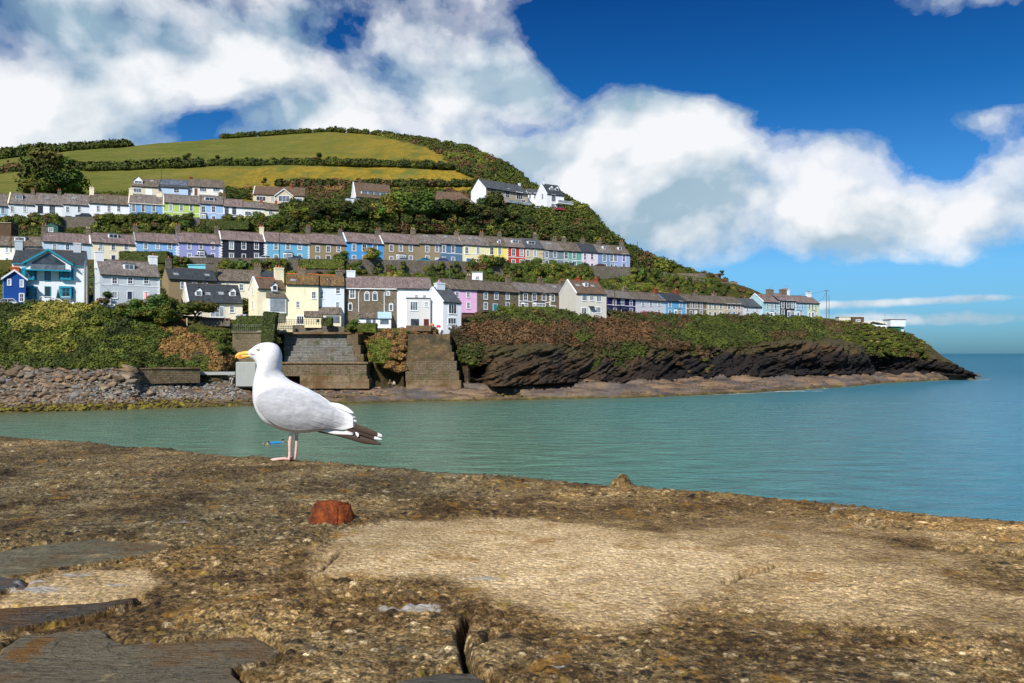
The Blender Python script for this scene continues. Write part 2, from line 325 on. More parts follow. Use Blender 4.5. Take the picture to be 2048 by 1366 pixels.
def shelfmat(nt,b,ob,pos):
    n=noi(nt,mapv(nt,pos,(.25,.6,2.5)),.5,6,.7); n2=noi(nt,pos,.12,4,.6); s=nd(nt,'ShaderNodeSeparateXYZ',{0:pos}).outputs
    c=ramp(nt,n,[(.3,(.02,.016,.013)),(.43,(.08,.055,.036)),(.52,(.20,.13,.075)),(.66,(.25,.175,.105))])
    c=mix(nt,ramp(nt,n2,[(.45,0.0),(.62,.75)]),c,(.09,.085,.085))
    low=ramp(nt,ma(nt,'ADD',s[2],ma(nt,'MULTIPLY',noi(nt,pos,.6,4,.6),.9)),[(.55,1.0),(1.15,0.0)])
    weed=ramp(nt,noi(nt,pos,.7,5,.7),[(.35,(.035,.028,.010)),(.55,(.10,.08,.015)),(.68,(.22,.20,.02))])
    setb(nt,b,'Base Color',mix(nt,low,c,weed)); bump(nt,b,noi(nt,pos,2.5,5,.7),.7,.25); setb(nt,b,'Roughness',.75)
M_hill=material('hill_ground',grassmat,.95,.1); M_soil=material('scrub_soil',soil,.95,.1)
M_cliff=material('cliff_rock',cliffmat,.8,.25); M_shelf=material('shore_rock',shelfmat,.75,.3)
# ---------------------------------------------------------------- build the sheets
U=np.concatenate([np.arange(-600,0,12.),np.arange(0,1952,3.)]); Yl,Zl=lines(U)
def sheet(k0,k1,ns):
    Yv=[];Zv=[];K=[]
    for k,n in zip(range(k0,k1),ns):
        t=np.linspace(0,1,n+1)[:-1]
        for q in t: Yv.append(Yl[k]+(Yl[k+1]-Yl[k])*q); Zv.append(Zl[k]+(Zl[k+1]-Zl[k])*q); K.append(k+q)
    Yv.append(Yl[k1]);Zv.append(Zl[k1]);K.append(k1)
    Y=np.array(Yv).T; Z=np.array(Zv).T; K=np.broadcast_to(np.array(K),Y.shape); X=(U[:,None]-1024)/F*Y
    return X.copy(),Y.copy(),Z.copy(),K,np.broadcast_to(U[:,None],Y.shape)
def put(name,X,Y,Z,mats,kind='structure',attrs=None,smooth=True,mi=None):
    V=np.stack([X.ravel(),Y.ravel(),Z.ravel()],1); Fc=grid_faces(*X.shape)
    o=mesh_np(name,V,Fc,mats,smooth=smooth,attrs=attrs,mi=mi); tag(o,kind=kind); return o
# beach: rock bank on the left, ledges on the right
X,Y,Z,K,UU=sheet(0,2,(10,36)); fade=sstep(1.0,1.12,K)*(1-sstep(1.9,2.0,K))
rightw=sstep(620,900,UU)
led=fbm(X*.12,Y*.5,o=4,s=3); step=np.floor(led*9+fbm(X*.5,Y*.5,o=3,s=8)*1.2)/9
Z+=fade*((step-.42)*3.6*rightw+(fbm(X*.4,Y*.4,o=4,s=5)-.5)*.9)
# ragged water edge
Y[:, :]+= (fbm(X*.06,0*X+1,o=4,s=21)-.5)*9*(K<1.5)*sstep(400,900,UU)*(1-sstep(0,.0001,0*K)) * (1-sstep(1.0,1.5,K))
put('beach',X,Y,Z,M_shelf)
# cliff
X,Y,Z,K,UU=sheet(2,4,(44,26)); f0=sstep(2.0,2.1,K)*(1-sstep(3.9,4.0,K))*(1-sstep(440,460,UU)*(1-sstep(930,960,UU))); rock=(1-sstep(2.85,3.2,K))*sstep(880,960,UU)
w=fbm(X*.035,Y*.035,Z*.035,o=2,s=4); hh=Z-.42*X+w*9
bed=fbm(X*.06,Y*.06,hh*1.1,o=5,s=31,g=.62); butt=fbm(X*.07,0*X,Z*.03,o=4,s=40)
Y+=f0*(rock*((bed-.5)*-5.0+(butt-.5)*-17+(fbm(X*.25,Y*.25,Z*.25,o=4,s=55)-.5)*-3+(fbm(X*.8,Y*.8,Z*1.1,o=3,s=57)-.5)*-2.0-1.5*cells(X*.22+w*3,hh*.75,7)[2]-.7*cells(X*.6,hh*1.7,8)[2])+(1-rock)*(butt-.5)*-6)
Y+=f0*rock*sstep(1420,1560,UU)*(2.2*np.exp(-((K-2.22)/.16)**2))     # wave-cut notch
Z+=f0*(fbm(X*.3,Y*.3,Z*.3,o=3,s=6)-.5)*.8
veg=np.clip(sstep(2.62,3.05,K+(fbm(X*.06,Z*.1,o=3,s=77)-.5)*1.4)+ (1-sstep(880,960,UU)),0,1)
dark_rock=(1-sstep(2.45,3.0,K+(fbm(X*.1,Z*.3,o=3,s=78)-.5)*.6))*np.clip(sstep(1180,1420,UU)+.35*(fbm(X*.06,Z*.1,o=3,s=79)>.5),0,1)  # near-black rock tone, low on the face and strongest to the right
# a cave mouth either side of the ribbed buttress
for uc,wd in ((775,24),(958,16)):
    Y+=5*np.exp(-((UU-uc)/wd)**4)*np.exp(-((K-2.25)/.4)**4)*(K>2.03)
put('cliff',X,Y,Z,M_cliff,attrs={'veg':('FLOAT',veg),'wet':('FLOAT',dark_rock)},smooth=False)
# hillside up to the crest and beyond
X,Y,Z,K,UU=sheet(4,19,(6,3,10,1,3,4,10,1,4,6,5,30,30,8,8))
rough=sstep(5.9,6.4,K)*(1-sstep(6.6,7,K))+sstep(10.2,10.5,K)*(1-sstep(10.8,11,K))+sstep(15.2,15.6,K)*.8
Z+=rough*(fbm(X*.09,Y*.09,o=4,s=9)-.5)*1.6
Z+=sstep(15.5,16,K)*(1-sstep(16.8,17,K))*(fbm(X*.02,Y*.02,o=3,s=19)-.5)*3
dry=np.clip(sstep(430,560,UU)*(1-sstep(16.05,16.25,K))+sstep(690,840,UU+ (K-16.5)*-60),0,1)*(K>14.5)
pyv=HZ-(Z-H)/Y*F
fp=[(-700,300),(0,300),(250,250),(600,200),(690,255),(760,268),(860,298),(905,325),(900,334),(985,372),(940,385),(700,372),(610,398),(0,405),(-700,405)]
sd=sdf(UU,pyv,fp)+(fbm(UU*.03,pyv*.1,o=3,s=61)-.5)*14
field=(K>13.6)*(1-sstep(-3,3,sd))
dry=(K>13.6)*sstep(0,1,(np.interp(UU,[300,450,560,800],[.1,.6,1,1])*sstep(331,338,pyv)+(pyv<334)*np.interp(UU,[450,700,900],[0,.45,1])))
put('hillside',X,Y,Z,M_hill,attrs={'dry':('FLOAT',dry),'field':('FLOAT',field)})
# ---------------------------------------------------------------- sea
def seamat(nt,b,ob,pos):
    s=nd(nt,'ShaderNodeSeparateXYZ',{0:pos}).outputs
    n=noi(nt,mapv(nt,pos,(.35,1,1)),.03,5,.6); n2=noi(nt,mapv(nt,pos,(.12,1,1)),.35,4,.65)
    t=ma(nt,'ADD',ma(nt,'DIVIDE',s[0],nd(nt,'ShaderNodeMath',{0:s[1],1:10.0},operation='ADD').outputs[0]),ma(nt,'MULTIPLY',ma(nt,'SUBTRACT',n,.5),.25))
    c=ramp(nt,t,[(0.0,(.095,.20,.125)),(.16,(.075,.22,.17)),(.36,(.055,.20,.205)),(.62,(.050,.19,.26))])
    c0=ramp(nt,t,[(-0.0,(.030,.105,.072)),(1,(.02,.1,.15))])
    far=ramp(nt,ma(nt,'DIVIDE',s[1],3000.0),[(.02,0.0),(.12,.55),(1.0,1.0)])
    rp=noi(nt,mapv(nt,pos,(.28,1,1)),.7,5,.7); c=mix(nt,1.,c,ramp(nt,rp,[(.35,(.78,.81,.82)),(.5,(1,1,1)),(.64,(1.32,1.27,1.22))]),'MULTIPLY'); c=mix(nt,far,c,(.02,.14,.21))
    at=nd(nt,'ShaderNodeAttribute',attribute_name='shallow').outputs['Fac']
    f=ma(nt,'MULTIPLY',at,ramp(nt,n2,[(.3,.75),(.7,1.0)]))
    c=mix(nt,f,c,(.115,.115,.05)); 
    foam=nd(nt,'ShaderNodeAttribute',attribute_name='foam').outputs['Fac']
    ff=ramp(nt,ma(nt,'MULTIPLY',foam,ramp(nt,noi(nt,mapv(nt,pos,(.35,1,1)),.8,5,.7),[(.46,0.0),(.60,1.0)])),[(.35,0.0),(.6,1.0)])
    c=mix(nt,ff,c,(.6,.65,.65)); setb(nt,b,'Base Color',c); setb(nt,b,'Roughness',ma(nt,'ADD',ma(nt,'ADD',.20,ma(nt,'MULTIPLY',far,.5)),ma(nt,'MULTIPLY',ff,.6)))
    w1=noi(nt,mapv(nt,pos,(.45,1,1),(0,0,.25)),1.9,3,.6,.4); w2=noi(nt,mapv(nt,pos,(.5,1,1),(0,0,-.3)),.45,4,.6,.3)
    p=bump(nt,b,w2,.7,.9); bump(nt,b,w1,.9,.18,p)
M_sea=material('sea_water',seamat,.22,.35); 
yy=np.concatenate([np.linspace(1,60,30),np.linspace(61,300,240),np.geomspace(305,60000,60)])
xx=np.linspace(-1,1,221); xx=np.sign(xx)*np.abs(xx)**1.3
XX=xx[:,None]*(60+yy[None,:]*1.1); YY=np.broadcast_to(yy,XX.shape).copy(); UUs=1024+XX/YY*F; ys=shore(UUs)
d=ys-YY; inb=(UUs<1962)
sh=np.where(inb,(d>-70)*np.exp(-np.maximum(d,0)/np.interp(UUs,[0,400,900,1500,1960],[14,12,12,5,3])),np.exp(-np.hypot((UUs-1962)/8,(YY-261)/6)))
foam=np.where(inb&(UUs>1000),np.exp(-((d-1.5)/2.2)**2),0)*sstep(1000,1500,UUs)+1.2*np.exp(-((UUs-1960)/26)**2-((YY-258)/5)**2)
foam+=np.exp(-((UUs-1610)/60)**2-((YY-180)/3)**2)
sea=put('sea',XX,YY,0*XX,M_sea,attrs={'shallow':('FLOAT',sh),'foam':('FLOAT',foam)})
bed=mesh_np('seabed',[(-70000,-500,-4),(70000,-500,-4),(70000,62000,-4),(-70000,62000,-4)],[(0,1,2,3)],M_shelf); tag(bed,kind='structure')
# ================================================================ harbour wall in the foreground
ZW=H-.42
def wp(px,py): Y=.42*F/(py-HZ); return ((px-1024)/F*Y,Y)
def poly(*a): return [wp(*p) for p in a]
E0=np.array(wp(0,868)); E1=np.array(wp(2048,1034)); ED=(E1-E0)/np.linalg.norm(E1-E0); EN=np.array([-ED[1],ED[0]])   # edge line; EN points to the sea
def wall_sheet():
    s=np.concatenate([np.linspace(.42,.9,20)[:-1],1/np.linspace(1/.9,1/5.6,500)])           # distance rows
    t=np.concatenate([np.linspace(-1.9,-.70,70)[:-1],np.linspace(-.70,.70,1000),np.linspace(.70,1.9,70)[1:]])
    Y=np.broadcast_to(s[None,:],(len(t),len(s))).copy(); X=t[:,None]*Y
    return X,Y
X,Y=wall_sheet()
# distance inside the far edge; rows beyond the edge are folded down the sea face
ed=-((X-E0[0])*EN[0]+(Y-E0[1])*EN[1]); edn=(fbm(X*7,Y*7,o=5,s=90)-.5)*.06+(fbm(X*1.3,Y*1.3,o=2,s=91)-.5)*.03
ede=ed+edn
seaside=np.clip(-ede,0,None); 
over=ede<0
X=X-np.where(over,EN[0]*(seaside-.0),0); Y=Y-np.where(over,EN[1]*(seaside-.0),0)
# masks
nz=(fbm(X*6,Y*6,o=4,s=12)-.5)
patch=sdf(X,Y,poly((640,1150),(665,1105),(705,1062),(800,1046),(1000,1042),(1180,1052),(1300,1066),(1420,1092),(1500,1140),(1450,1190),(1370,1222),(1250,1250),(1150,1252),(1040,1222),(950,1195),(870,1168),(740,1158)))+nz*.06
pale2=sdf(X,Y,poly((1380,1180),(1300,1110),(1250,1050),(1600,1060),(1800,1075),(2100,1100),(2100,1270),(1900,1240),(1600,1225)))+nz*.45
cream=sdf(X,Y,poly((-40,1240),(60,1155),(130,1140),(300,1142),(330,1165),(285,1195),(110,1222),(-40,1232)))+nz*.03
slabs=[poly((-60,1110),(60,1096),(190,1078),(335,1092),(310,1103),(150,1132),(-60,1160)),
 poly((-60,1222),(110,1214),(200,1206),(276,1194),(270,1204),(175,1236),(80,1250),(-60,1276)),
 poly((12,1300),(50,1276),(190,1262),(240,1288),(330,1290),(505,1272),(562,1302),(540,1322),(462,1338),(470,1366),(520,1440),(-40,1440)),
 poly((-40,1150),(48,1158),(44,1178),(-40,1190)),
 poly((760,1378),(890,1344),(960,1352),(980,1400),(760,1420))]
sl_d=[sdf(X,Y,p)+(fbm(X*9,Y*9,o=3,s=50+i)-.5)*.030+(fbm(X*40,Y*40,o=2,s=60+i)-.5)*.008 for i,p in enumerate(slabs)]
slab_h=[.002,.003,.004,.001,.003]
# aggregate relief: three sizes of pebble standing in worn cement
c1,c1b,i1=cells(X*48,Y*48,1); c2,c2b,i2=cells(X*100,Y*100,2); c3,c3b,i3=cells(X*27,Y*27,3)
coarse=fbm(X*1.7,Y*1.7,o=3,s=14); lumps=fbm(X*5,Y*5,o=4,s=15)
s1=np.clip(1.5-c1*3.6,0,1)*(i1>.30); s2=np.clip(1.4-c2*3.4,0,1)*(i2>.2); s3=np.clip(1.6-c3*4.4,0,1)*(i3>.72)
peb=np.maximum(np.maximum(.0042*s1*(.5+i1),.0024*s2),.0070*s3)
roughamt=np.clip(.55+1.6*(lumps-.45),.2,1.3)
z=peb*roughamt+(lumps-.5)*.014+(fbm(X*22,Y*22,o=3,s=16)-.5)*.006
# the band between the slabs and the patch is more broken
brk=np.exp(-(np.minimum(np.minimum(dline(X,Y,poly((330,1110),(520,1120),(640,1150),(800,1190),(930,1240),(1000,1300))),dline(X,Y,poly((400,1180),(600,1200)))),9)/.16)**2)
z+=brk*(fbm(X*11,Y*11,o=4,s=18)-.5)*.022
pm=sstep(.012,-.012,patch); z=z*(1-pm*.80)+pm*(.004+.003*(fbm(X*3,Y*3,o=2,s=19)-.5))
p2=sstep(.05,-.05,pale2); z=z*(1-p2*.6)+p2*.004
cm=sstep(.010,-.010,cream); z=z*(1-cm*.85)+cm*.002
for i,(d,hh) in enumerate(zip(sl_d,slab_h)):
    m=sstep(.003,-.002,d); gr=(fbm(X*3+Y*7,Y*16,o=4,s=70+i)-.5)*.008+(np.floor(fbm(X*2,Y*5,o=2,s=80+i)*7)/7-.5)*.010
    z=z*(1-m)+m*(hh+gr); z-=.012*np.exp(-((d-.008)/.006)**2)*sstep(.36,.5,fbm(X*4,Y*4,o=2,s=33)+(.12 if i==1 else 0))
m=sstep(.0,-.03,sdf(X,Y,poly((-40,1262),(20,1290),(60,1300),(90,1366),(90,1500),(-200,1500))))
cr=[([(938,1228),(922,1262),(930,1300),(944,1335),(975,1352),(1010,1370)],.007,.04),([(948,1288),(985,1264),(1035,1252)],.005,.03),([(570,1158),(600,1150),(640,1165)],.010,.05),
    ([(1455,1170),(1495,1148),(1530,1142),(1560,1130)],.008,.03),([(1640,1015),(1700,1036),(1790,1062),(1900,1074),(2100,1086)],.014,.035),([(1880,1100),(1960,1104),(2100,1112)],.012,.02),
    ([(345,1098),(400,1085),(480,1068),(560,1052),(612,1040)],.010,.018),([(300,1108),(180,1132),(60,1160)],.008,.015),([(640,1142),(668,1118),(690,1095)],.006,.012)]
crk=np.zeros_like(X)
for pts,wd,dp in cr:
    d=dline(X,Y,[wp(*p) for p in pts])+(fbm(X*14,Y*14,o=3,s=int(wd*1e4))-.5)*wd*2.2
    g=np.exp(-(np.clip(d,0,None)/wd)**2); z-=g*dp; crk=np.maximum(crk,g)
# a knob of old cement left standing on the far edge, and small lips
kx,ky=wp(1243,972); kd=np.hypot((X-kx),(Y-ky)*.8); z+=.040*np.exp(-(kd/.030)**4)*(.15+1.3*fbm(X*45,Y*45,o=4,s=5,g=.65))+.010*np.exp(-(np.hypot(X-kx-.08,Y-ky)/.07)**2)
for q,hh in (((1010,962),.006),((1150,985),.006),((920,955),.006)):
    kx,ky=wp(*q); z+=hh*sstep(1,.8,np.hypot((X-kx)/.09,(Y-ky)/.045))
kx,ky=wp(1420,990); z+=.014*np.exp(-(np.hypot(X-kx,(Y-ky))/.12)**2)*(lumps+.3)
dropat=sstep(.10,0,ede)*(~over); z-=dropat*.010
Z=ZW+z-np.where(over,np.clip(seaside*14,0,9.5)+.015*(seaside>0),0)
Xf=X+np.where(over,EN[0]*np.clip(seaside*.06,0,.02),0)
# droppings
drp=np.full(X.shape,9.)
for q,a,b in (((78,1180),.050,.018),((60,1165),.03,.012),((150,1152),.035,.010),((240,1172),.025,.008),((820,1224),.055,.010),((845,1217),.03,.006),((965,1163),.045,.009),((1115,1340),.012,.007),((1180,1165),.02,.004),((355,1046),.03,.006),((1630,1172),.006,.004),((1695,1018),.05,.006)):
    kx,ky=wp(*q); drp=np.minimum(drp,np.hypot((X-kx)/a,(Y-ky)/b)+(fbm(X*40,Y*40,o=3,s=44)-.5)*1.2)
drop=sstep(1.05,.8,drp)
n9=fbm(X*3.5,Y*3.5,o=4,s=92)-.5
smooth=np.clip(np.maximum(np.maximum(sstep(.05,-.04,patch+n9*.16),cm*.9),.62*sstep(.10,-.14,pale2+n9*.7)),0,1)
stone=np.maximum(np.maximum(s1*.9,s2*.75),s3)*(1-np.clip(pm+cm,0,1)*.93)*(1-p2*.5)*np.clip(.35+1.3*fbm(X*2.3,Y*2.3,o=3,s=27),.3,1)
sid=np.where(s3>.1,i3*3.5%1,np.where(s1>.1,i1*7.3%1,i2*5.1%1))
def wallmat(nt,b,ob,pos):
    sm=nd(nt,'ShaderNodeAttribute',attribute_name='smooth').outputs['Fac']; ck=nd(nt,'ShaderNodeAttribute',attribute_name='crack').outputs['Fac']; dr=nd(nt,'ShaderNodeAttribute',attribute_name='dropping').outputs['Fac']; gy=nd(nt,'ShaderNodeAttribute',attribute_name='grey').outputs['Fac']
    n=noi(nt,pos,2.2,6,.65); fine=noi(nt,pos,120,5,.75); mid=noi(nt,pos,12,5,.7)
    v1=nd(nt,'ShaderNodeTexVoronoi',{'Vector':pos,'Scale':75.}); v2=nd(nt,'ShaderNodeTexVoronoi',{'Vector':pos,'Scale':34.}); v3=nd(nt,'ShaderNodeTexVoronoi',{'Vector':pos,'Scale':170.})
    r1=nd(nt,'ShaderNodeSeparateColor',{0:v1.outputs[1]}).outputs[0]; r2=nd(nt,'ShaderNodeSeparateColor',{0:v2.outputs[1]}).outputs[0]; r3=nd(nt,'ShaderNodeSeparateColor',{0:v3.outputs[1]}).outputs[0]
    st=[(.0,(.020,.018,.017)),(.2,(.06,.048,.034)),(.38,(.17,.115,.05)),(.55,(.10,.09,.075)),(.7,(.28,.195,.09)),(.85,(.46,.36,.21)),(1.,(.66,.58,.43))]
    pc=mix(nt,ramp(nt,mid,[(.4,0.0),(.55,1.0)]),ramp(nt,r1,st),ramp(nt,r2,st)); pc=mix(nt,.35,pc,ramp(nt,r3,st))
    cem=ramp(nt,mid,[(.3,(.085,.055,.022)),(.5,(.21,.145,.062)),(.7,(.38,.285,.155))])
    dist=v1.outputs[0]; rim=ramp(nt,dist,[(.25,0.0),(.55,1.0)])
    sto=nd(nt,'ShaderNodeAttribute',attribute_name='stone').outputs['Fac']; sid=nd(nt,'ShaderNodeAttribute',attribute_name='sid').outputs['Fac']; rgh=mix(nt,ma(nt,'MULTIPLY',rim,.55),pc,cem); rgh=mix(nt,.45,rgh,cem); rgh=mix(nt,ramp(nt,sto,[(.3,0.0),(.6,.92)]),rgh,mix(nt,1.,ramp(nt,sid,st),ramp(nt,fine,[(.35,(.75,.75,.75)),(.65,(1.25,1.22,1.18))]),'MULTIPLY'))
    tone=ramp(nt,n,[(.30,(.38,.34,.30)),(.43,(.72,.68,.62)),(.54,(1.05,1.02,.95)),(.68,(1.75,1.62,1.38))]); rgh=mix(nt,1.,rgh,tone,'MULTIPLY')
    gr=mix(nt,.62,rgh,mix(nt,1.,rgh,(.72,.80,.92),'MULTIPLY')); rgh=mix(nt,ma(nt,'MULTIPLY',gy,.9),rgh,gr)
    smc=ramp(nt,mid,[(.28,(.28,.20,.10)),(.45,(.48,.375,.225)),(.62,(.60,.49,.32)),(.75,(.68,.59,.43))])
    smc=mix(nt,ramp(nt,fine,[(.40,.0),(.62,.75)]),smc,(.16,.115,.062)); smc=mix(nt,1.,smc,ramp(nt,n,[(.33,(.55,.48,.38)),(.46,(.95,.92,.86)),(.62,(1.28,1.26,1.22))]),'MULTIPLY')
    c=mix(nt,sm,rgh,smc)
    blo=noi(nt,mapv(nt,pos,loc=(4,2,0)),5.5,7,.75); c=mix(nt,ma(nt,'MULTIPLY',ramp(nt,blo,[(.50,0.0),(.60,.75)]),ma(nt,'SUBTRACT',1.0,ma(nt,'MULTIPLY',sm,.75))),c,mix(nt,1.,c,(.32,.25,.18),'MULTIPLY'))
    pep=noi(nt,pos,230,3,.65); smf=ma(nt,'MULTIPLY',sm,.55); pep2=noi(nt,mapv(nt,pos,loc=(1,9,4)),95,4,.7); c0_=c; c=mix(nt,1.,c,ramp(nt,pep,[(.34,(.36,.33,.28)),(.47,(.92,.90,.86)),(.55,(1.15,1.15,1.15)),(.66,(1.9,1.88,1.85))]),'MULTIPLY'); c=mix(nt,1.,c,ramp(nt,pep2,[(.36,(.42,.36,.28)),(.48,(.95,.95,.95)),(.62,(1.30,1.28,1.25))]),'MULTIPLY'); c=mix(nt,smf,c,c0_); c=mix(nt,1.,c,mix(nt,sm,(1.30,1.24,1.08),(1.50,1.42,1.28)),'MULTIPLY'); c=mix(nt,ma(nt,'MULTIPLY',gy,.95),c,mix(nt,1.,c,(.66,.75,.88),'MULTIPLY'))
    lich=ramp(nt,noi(nt,pos,9,5,.7,.0),[(.58,0.0),(.65,1.0)]); lich2=ramp(nt,noi(nt,mapv(nt,pos,loc=(3,7,1)),26,3,.6),[(.60,0.0),(.68,.9)])
    c=mix(nt,ma(nt,'MULTIPLY',lich,.65),c,(.34,.17,.03)); c=mix(nt,ma(nt,'MULTIPLY',lich2,.55),c,(.40,.27,.05))
    c=mix(nt,ma(nt,'MULTIPLY',ck,.8),c,(.028,.020,.012)); c=mix(nt,ma(nt,'MULTIPLY',dr,ramp(nt,mid,[(.35,.35),(.6,1.0)])),c,(.44,.42,.38))
    setb(nt,b,'Base Color',c)
    h=ma(nt,'SUBTRACT',ma(nt,'ADD',ma(nt,'MULTIPLY',fine,.6),ma(nt,'MULTIPLY',noi(nt,pos,140,4,.7),.4)),ma(nt,'MULTIPLY',dist,.6)); bump(nt,b,h,1.0,.010)
def slatemat(base,alt,nm):
    def fn(nt,b,ob,pos):
        n=noi(nt,mapv(nt,pos,(1,3,1),(0,0,.2)),5,6,.7); f=noi(nt,mapv(nt,pos,(1,5,1),(0,0,.3)),26,5,.7); dr=nd(nt,'ShaderNodeAttribute',attribute_name='dropping').outputs['Fac']
        c=mix(nt,ramp(nt,n,[(.35,0.0),(.65,1.0)]),base,alt); c=mix(nt,ramp(nt,f,[(.45,0.0),(.66,.6)]),c,(.17,.155,.125)); g_=noi(nt,pos,60,5,.8); c=mix(nt,ramp(nt,g_,[(.5,0.0),(.62,.5)]),c,(.03,.028,.024)); br=noi(nt,mapv(nt,pos,loc=(2,5,1)),4,5,.7); c=mix(nt,ramp(nt,br,[(.5,0.0),(.62,.8)]),c,(.16,.085,.035)); c=mix(nt,ramp(nt,noi(nt,mapv(nt,pos,loc=(9,1,1)),11,6,.75),[(.60,0.0),(.66,.85)]),c,(.36,.28,.16))
        c=mix(nt,ramp(nt,noi(nt,pos,7,4,.6),[(.6,0.0),(.66,.8)]),c,(.20,.10,.03)); c=mix(nt,ma(nt,'MULTIPLY',dr,.6),c,(.5,.5,.48))
        setb(nt,b,'Base Color',c); bump(nt,b,ma(nt,'ADD',ma(nt,'ADD',f,n),g_),.8,.012)
    return material(nm,fn,.95,.0)
M_wall=material('aggregate_concrete',wallmat,.9,.2)
M_sl=[slatemat((.15,.145,.095),(.21,.18,.11),'lichen_slate'),slatemat((.10,.068,.045),(.075,.075,.07),'brown_slate'),slatemat((.145,.125,.085),(.20,.165,.105),'dark_slate'),slatemat((.09,.115,.13),(.07,.085,.095),'blue_slate'),slatemat((.08,.08,.06),(.12,.11,.09),'grey_slate')]
gx=1024+X/Y*F
gyp=HZ+.42*F/Y
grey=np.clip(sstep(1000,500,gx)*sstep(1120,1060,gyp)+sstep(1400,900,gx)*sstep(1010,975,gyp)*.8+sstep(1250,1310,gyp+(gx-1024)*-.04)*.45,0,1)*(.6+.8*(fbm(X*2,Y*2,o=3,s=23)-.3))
V=np.stack([Xf.ravel(),Y.ravel(),Z.ravel()],1); FC=grid_faces(*X.shape)
lab=np.zeros(X.shape,int)
for i,d in enumerate(sl_d): lab[d<0]=i+1
lab[(pm>.5)&(lab==0)]=6; lab[(cm>.5)&(lab==0)]=7
fl=lab.ravel()[FC[:,0]]
wall=empty('harbour_wall',(0,0,0),0,'weathered concrete and slate harbour wall top filling the foreground','harbour wall')
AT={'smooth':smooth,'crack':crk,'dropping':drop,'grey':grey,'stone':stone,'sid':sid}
def sub(mask,name,mat,label=None):
    f=FC[mask]; 
    if not len(f): return
    ids,inv=np.unique(f.ravel(),return_inverse=True)
    o=mesh_np(name,V[ids],inv.reshape(-1,4),mat,wall,smooth=True,attrs={k:('FLOAT',v.ravel()[ids]) for k,v in AT.items()})
    if label: o['label']=label
    return o
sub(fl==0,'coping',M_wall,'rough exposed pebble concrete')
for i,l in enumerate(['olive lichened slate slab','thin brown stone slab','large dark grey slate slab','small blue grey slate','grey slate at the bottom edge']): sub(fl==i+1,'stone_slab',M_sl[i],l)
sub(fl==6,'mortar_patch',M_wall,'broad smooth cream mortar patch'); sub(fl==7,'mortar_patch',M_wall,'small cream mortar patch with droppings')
# body of the wall below the top and behind the camera
mb=MB(); 
def q(s,d,z): p=E0+ED*s+EN*d; return (p[0],p[1],z)
L0,L1=-14,16
mb.add([q(L0,-.03,ZW-.06),q(L1,-.03,ZW-.06),q(L1,.35,-1),q(L0,.35,-1),q(L0,-9,ZW-.06),q(L1,-9,ZW-.06),q(L0,-9,-1),q(L1,-9,-1)],[(0,1,2,3),(4,5,1,0),(5,4,6,7),(4,0,3,6),(1,5,7,2)])
wb=mb.build('wall_body',M_wall,wall)
# ---------------------------------------------------------------- rusty iron stump
def rust(nt,b,ob,pos):
    n=noi(nt,pos,22,6,.75); f=noi(nt,pos,90,5,.7)
    c=ramp(nt,n,[(.28,(.045,.014,.008)),(.45,(.22,.050,.014)),(.58,(.40,.095,.018)),(.72,(.46,.16,.035))]); c=mix(nt,ramp(nt,f,[(.45,0.0),(.65,.6)]),c,(.06,.02,.012))
    setb(nt,b,'Base Color',c); bump(nt,b,ma(nt,'ADD',f,n),1.0,.014)
M_rust=material('rusted_iron',rust,.85,.25)
kx,ky=wp(658,1050); bm=bmesh.new(); bmesh.ops.create_cube(bm,size=1)
for v in bm.verts:
    x,y,zz=v.co; top=zz>0
    v.co=(x*(.082 if top else .105)+(.004 if top else 0),y*(.05 if top else .075),zz*.062+(.004 if top and x<0 else 0))
bmesh.ops.bevel(bm,geom=bm.edges[:],offset=.006,segments=2,affect='EDGES'); bmesh.ops.subdivide_edges(bm,edges=bm.edges[:],cuts=3,use_grid_fill=True)
me=bpy.data.meshes.new('iron_stump'); bm.to_mesh(me); bm.free(); me.materials.append(M_rust)
cv=np.array([v.co[:] for v in me.vertices]); dn=(fbm(cv[:,0]*60,cv[:,1]*60,cv[:,2]*60,o=3,s=2)-.5)*.010; nn=cv/np.linalg.norm(cv,axis=1)[:,None]
for v,d,n_ in zip(me.vertices,dn,nn): v.co+=Vector(n_)*float(d)
me.shade_smooth()
st=inst('iron_stump',me,None,(kx,ky+.03,ZW+.019),(R(-4),R(-3),R(-28))); tag(st,'rust red iron stump sticking out of the harbour wall','iron stump')
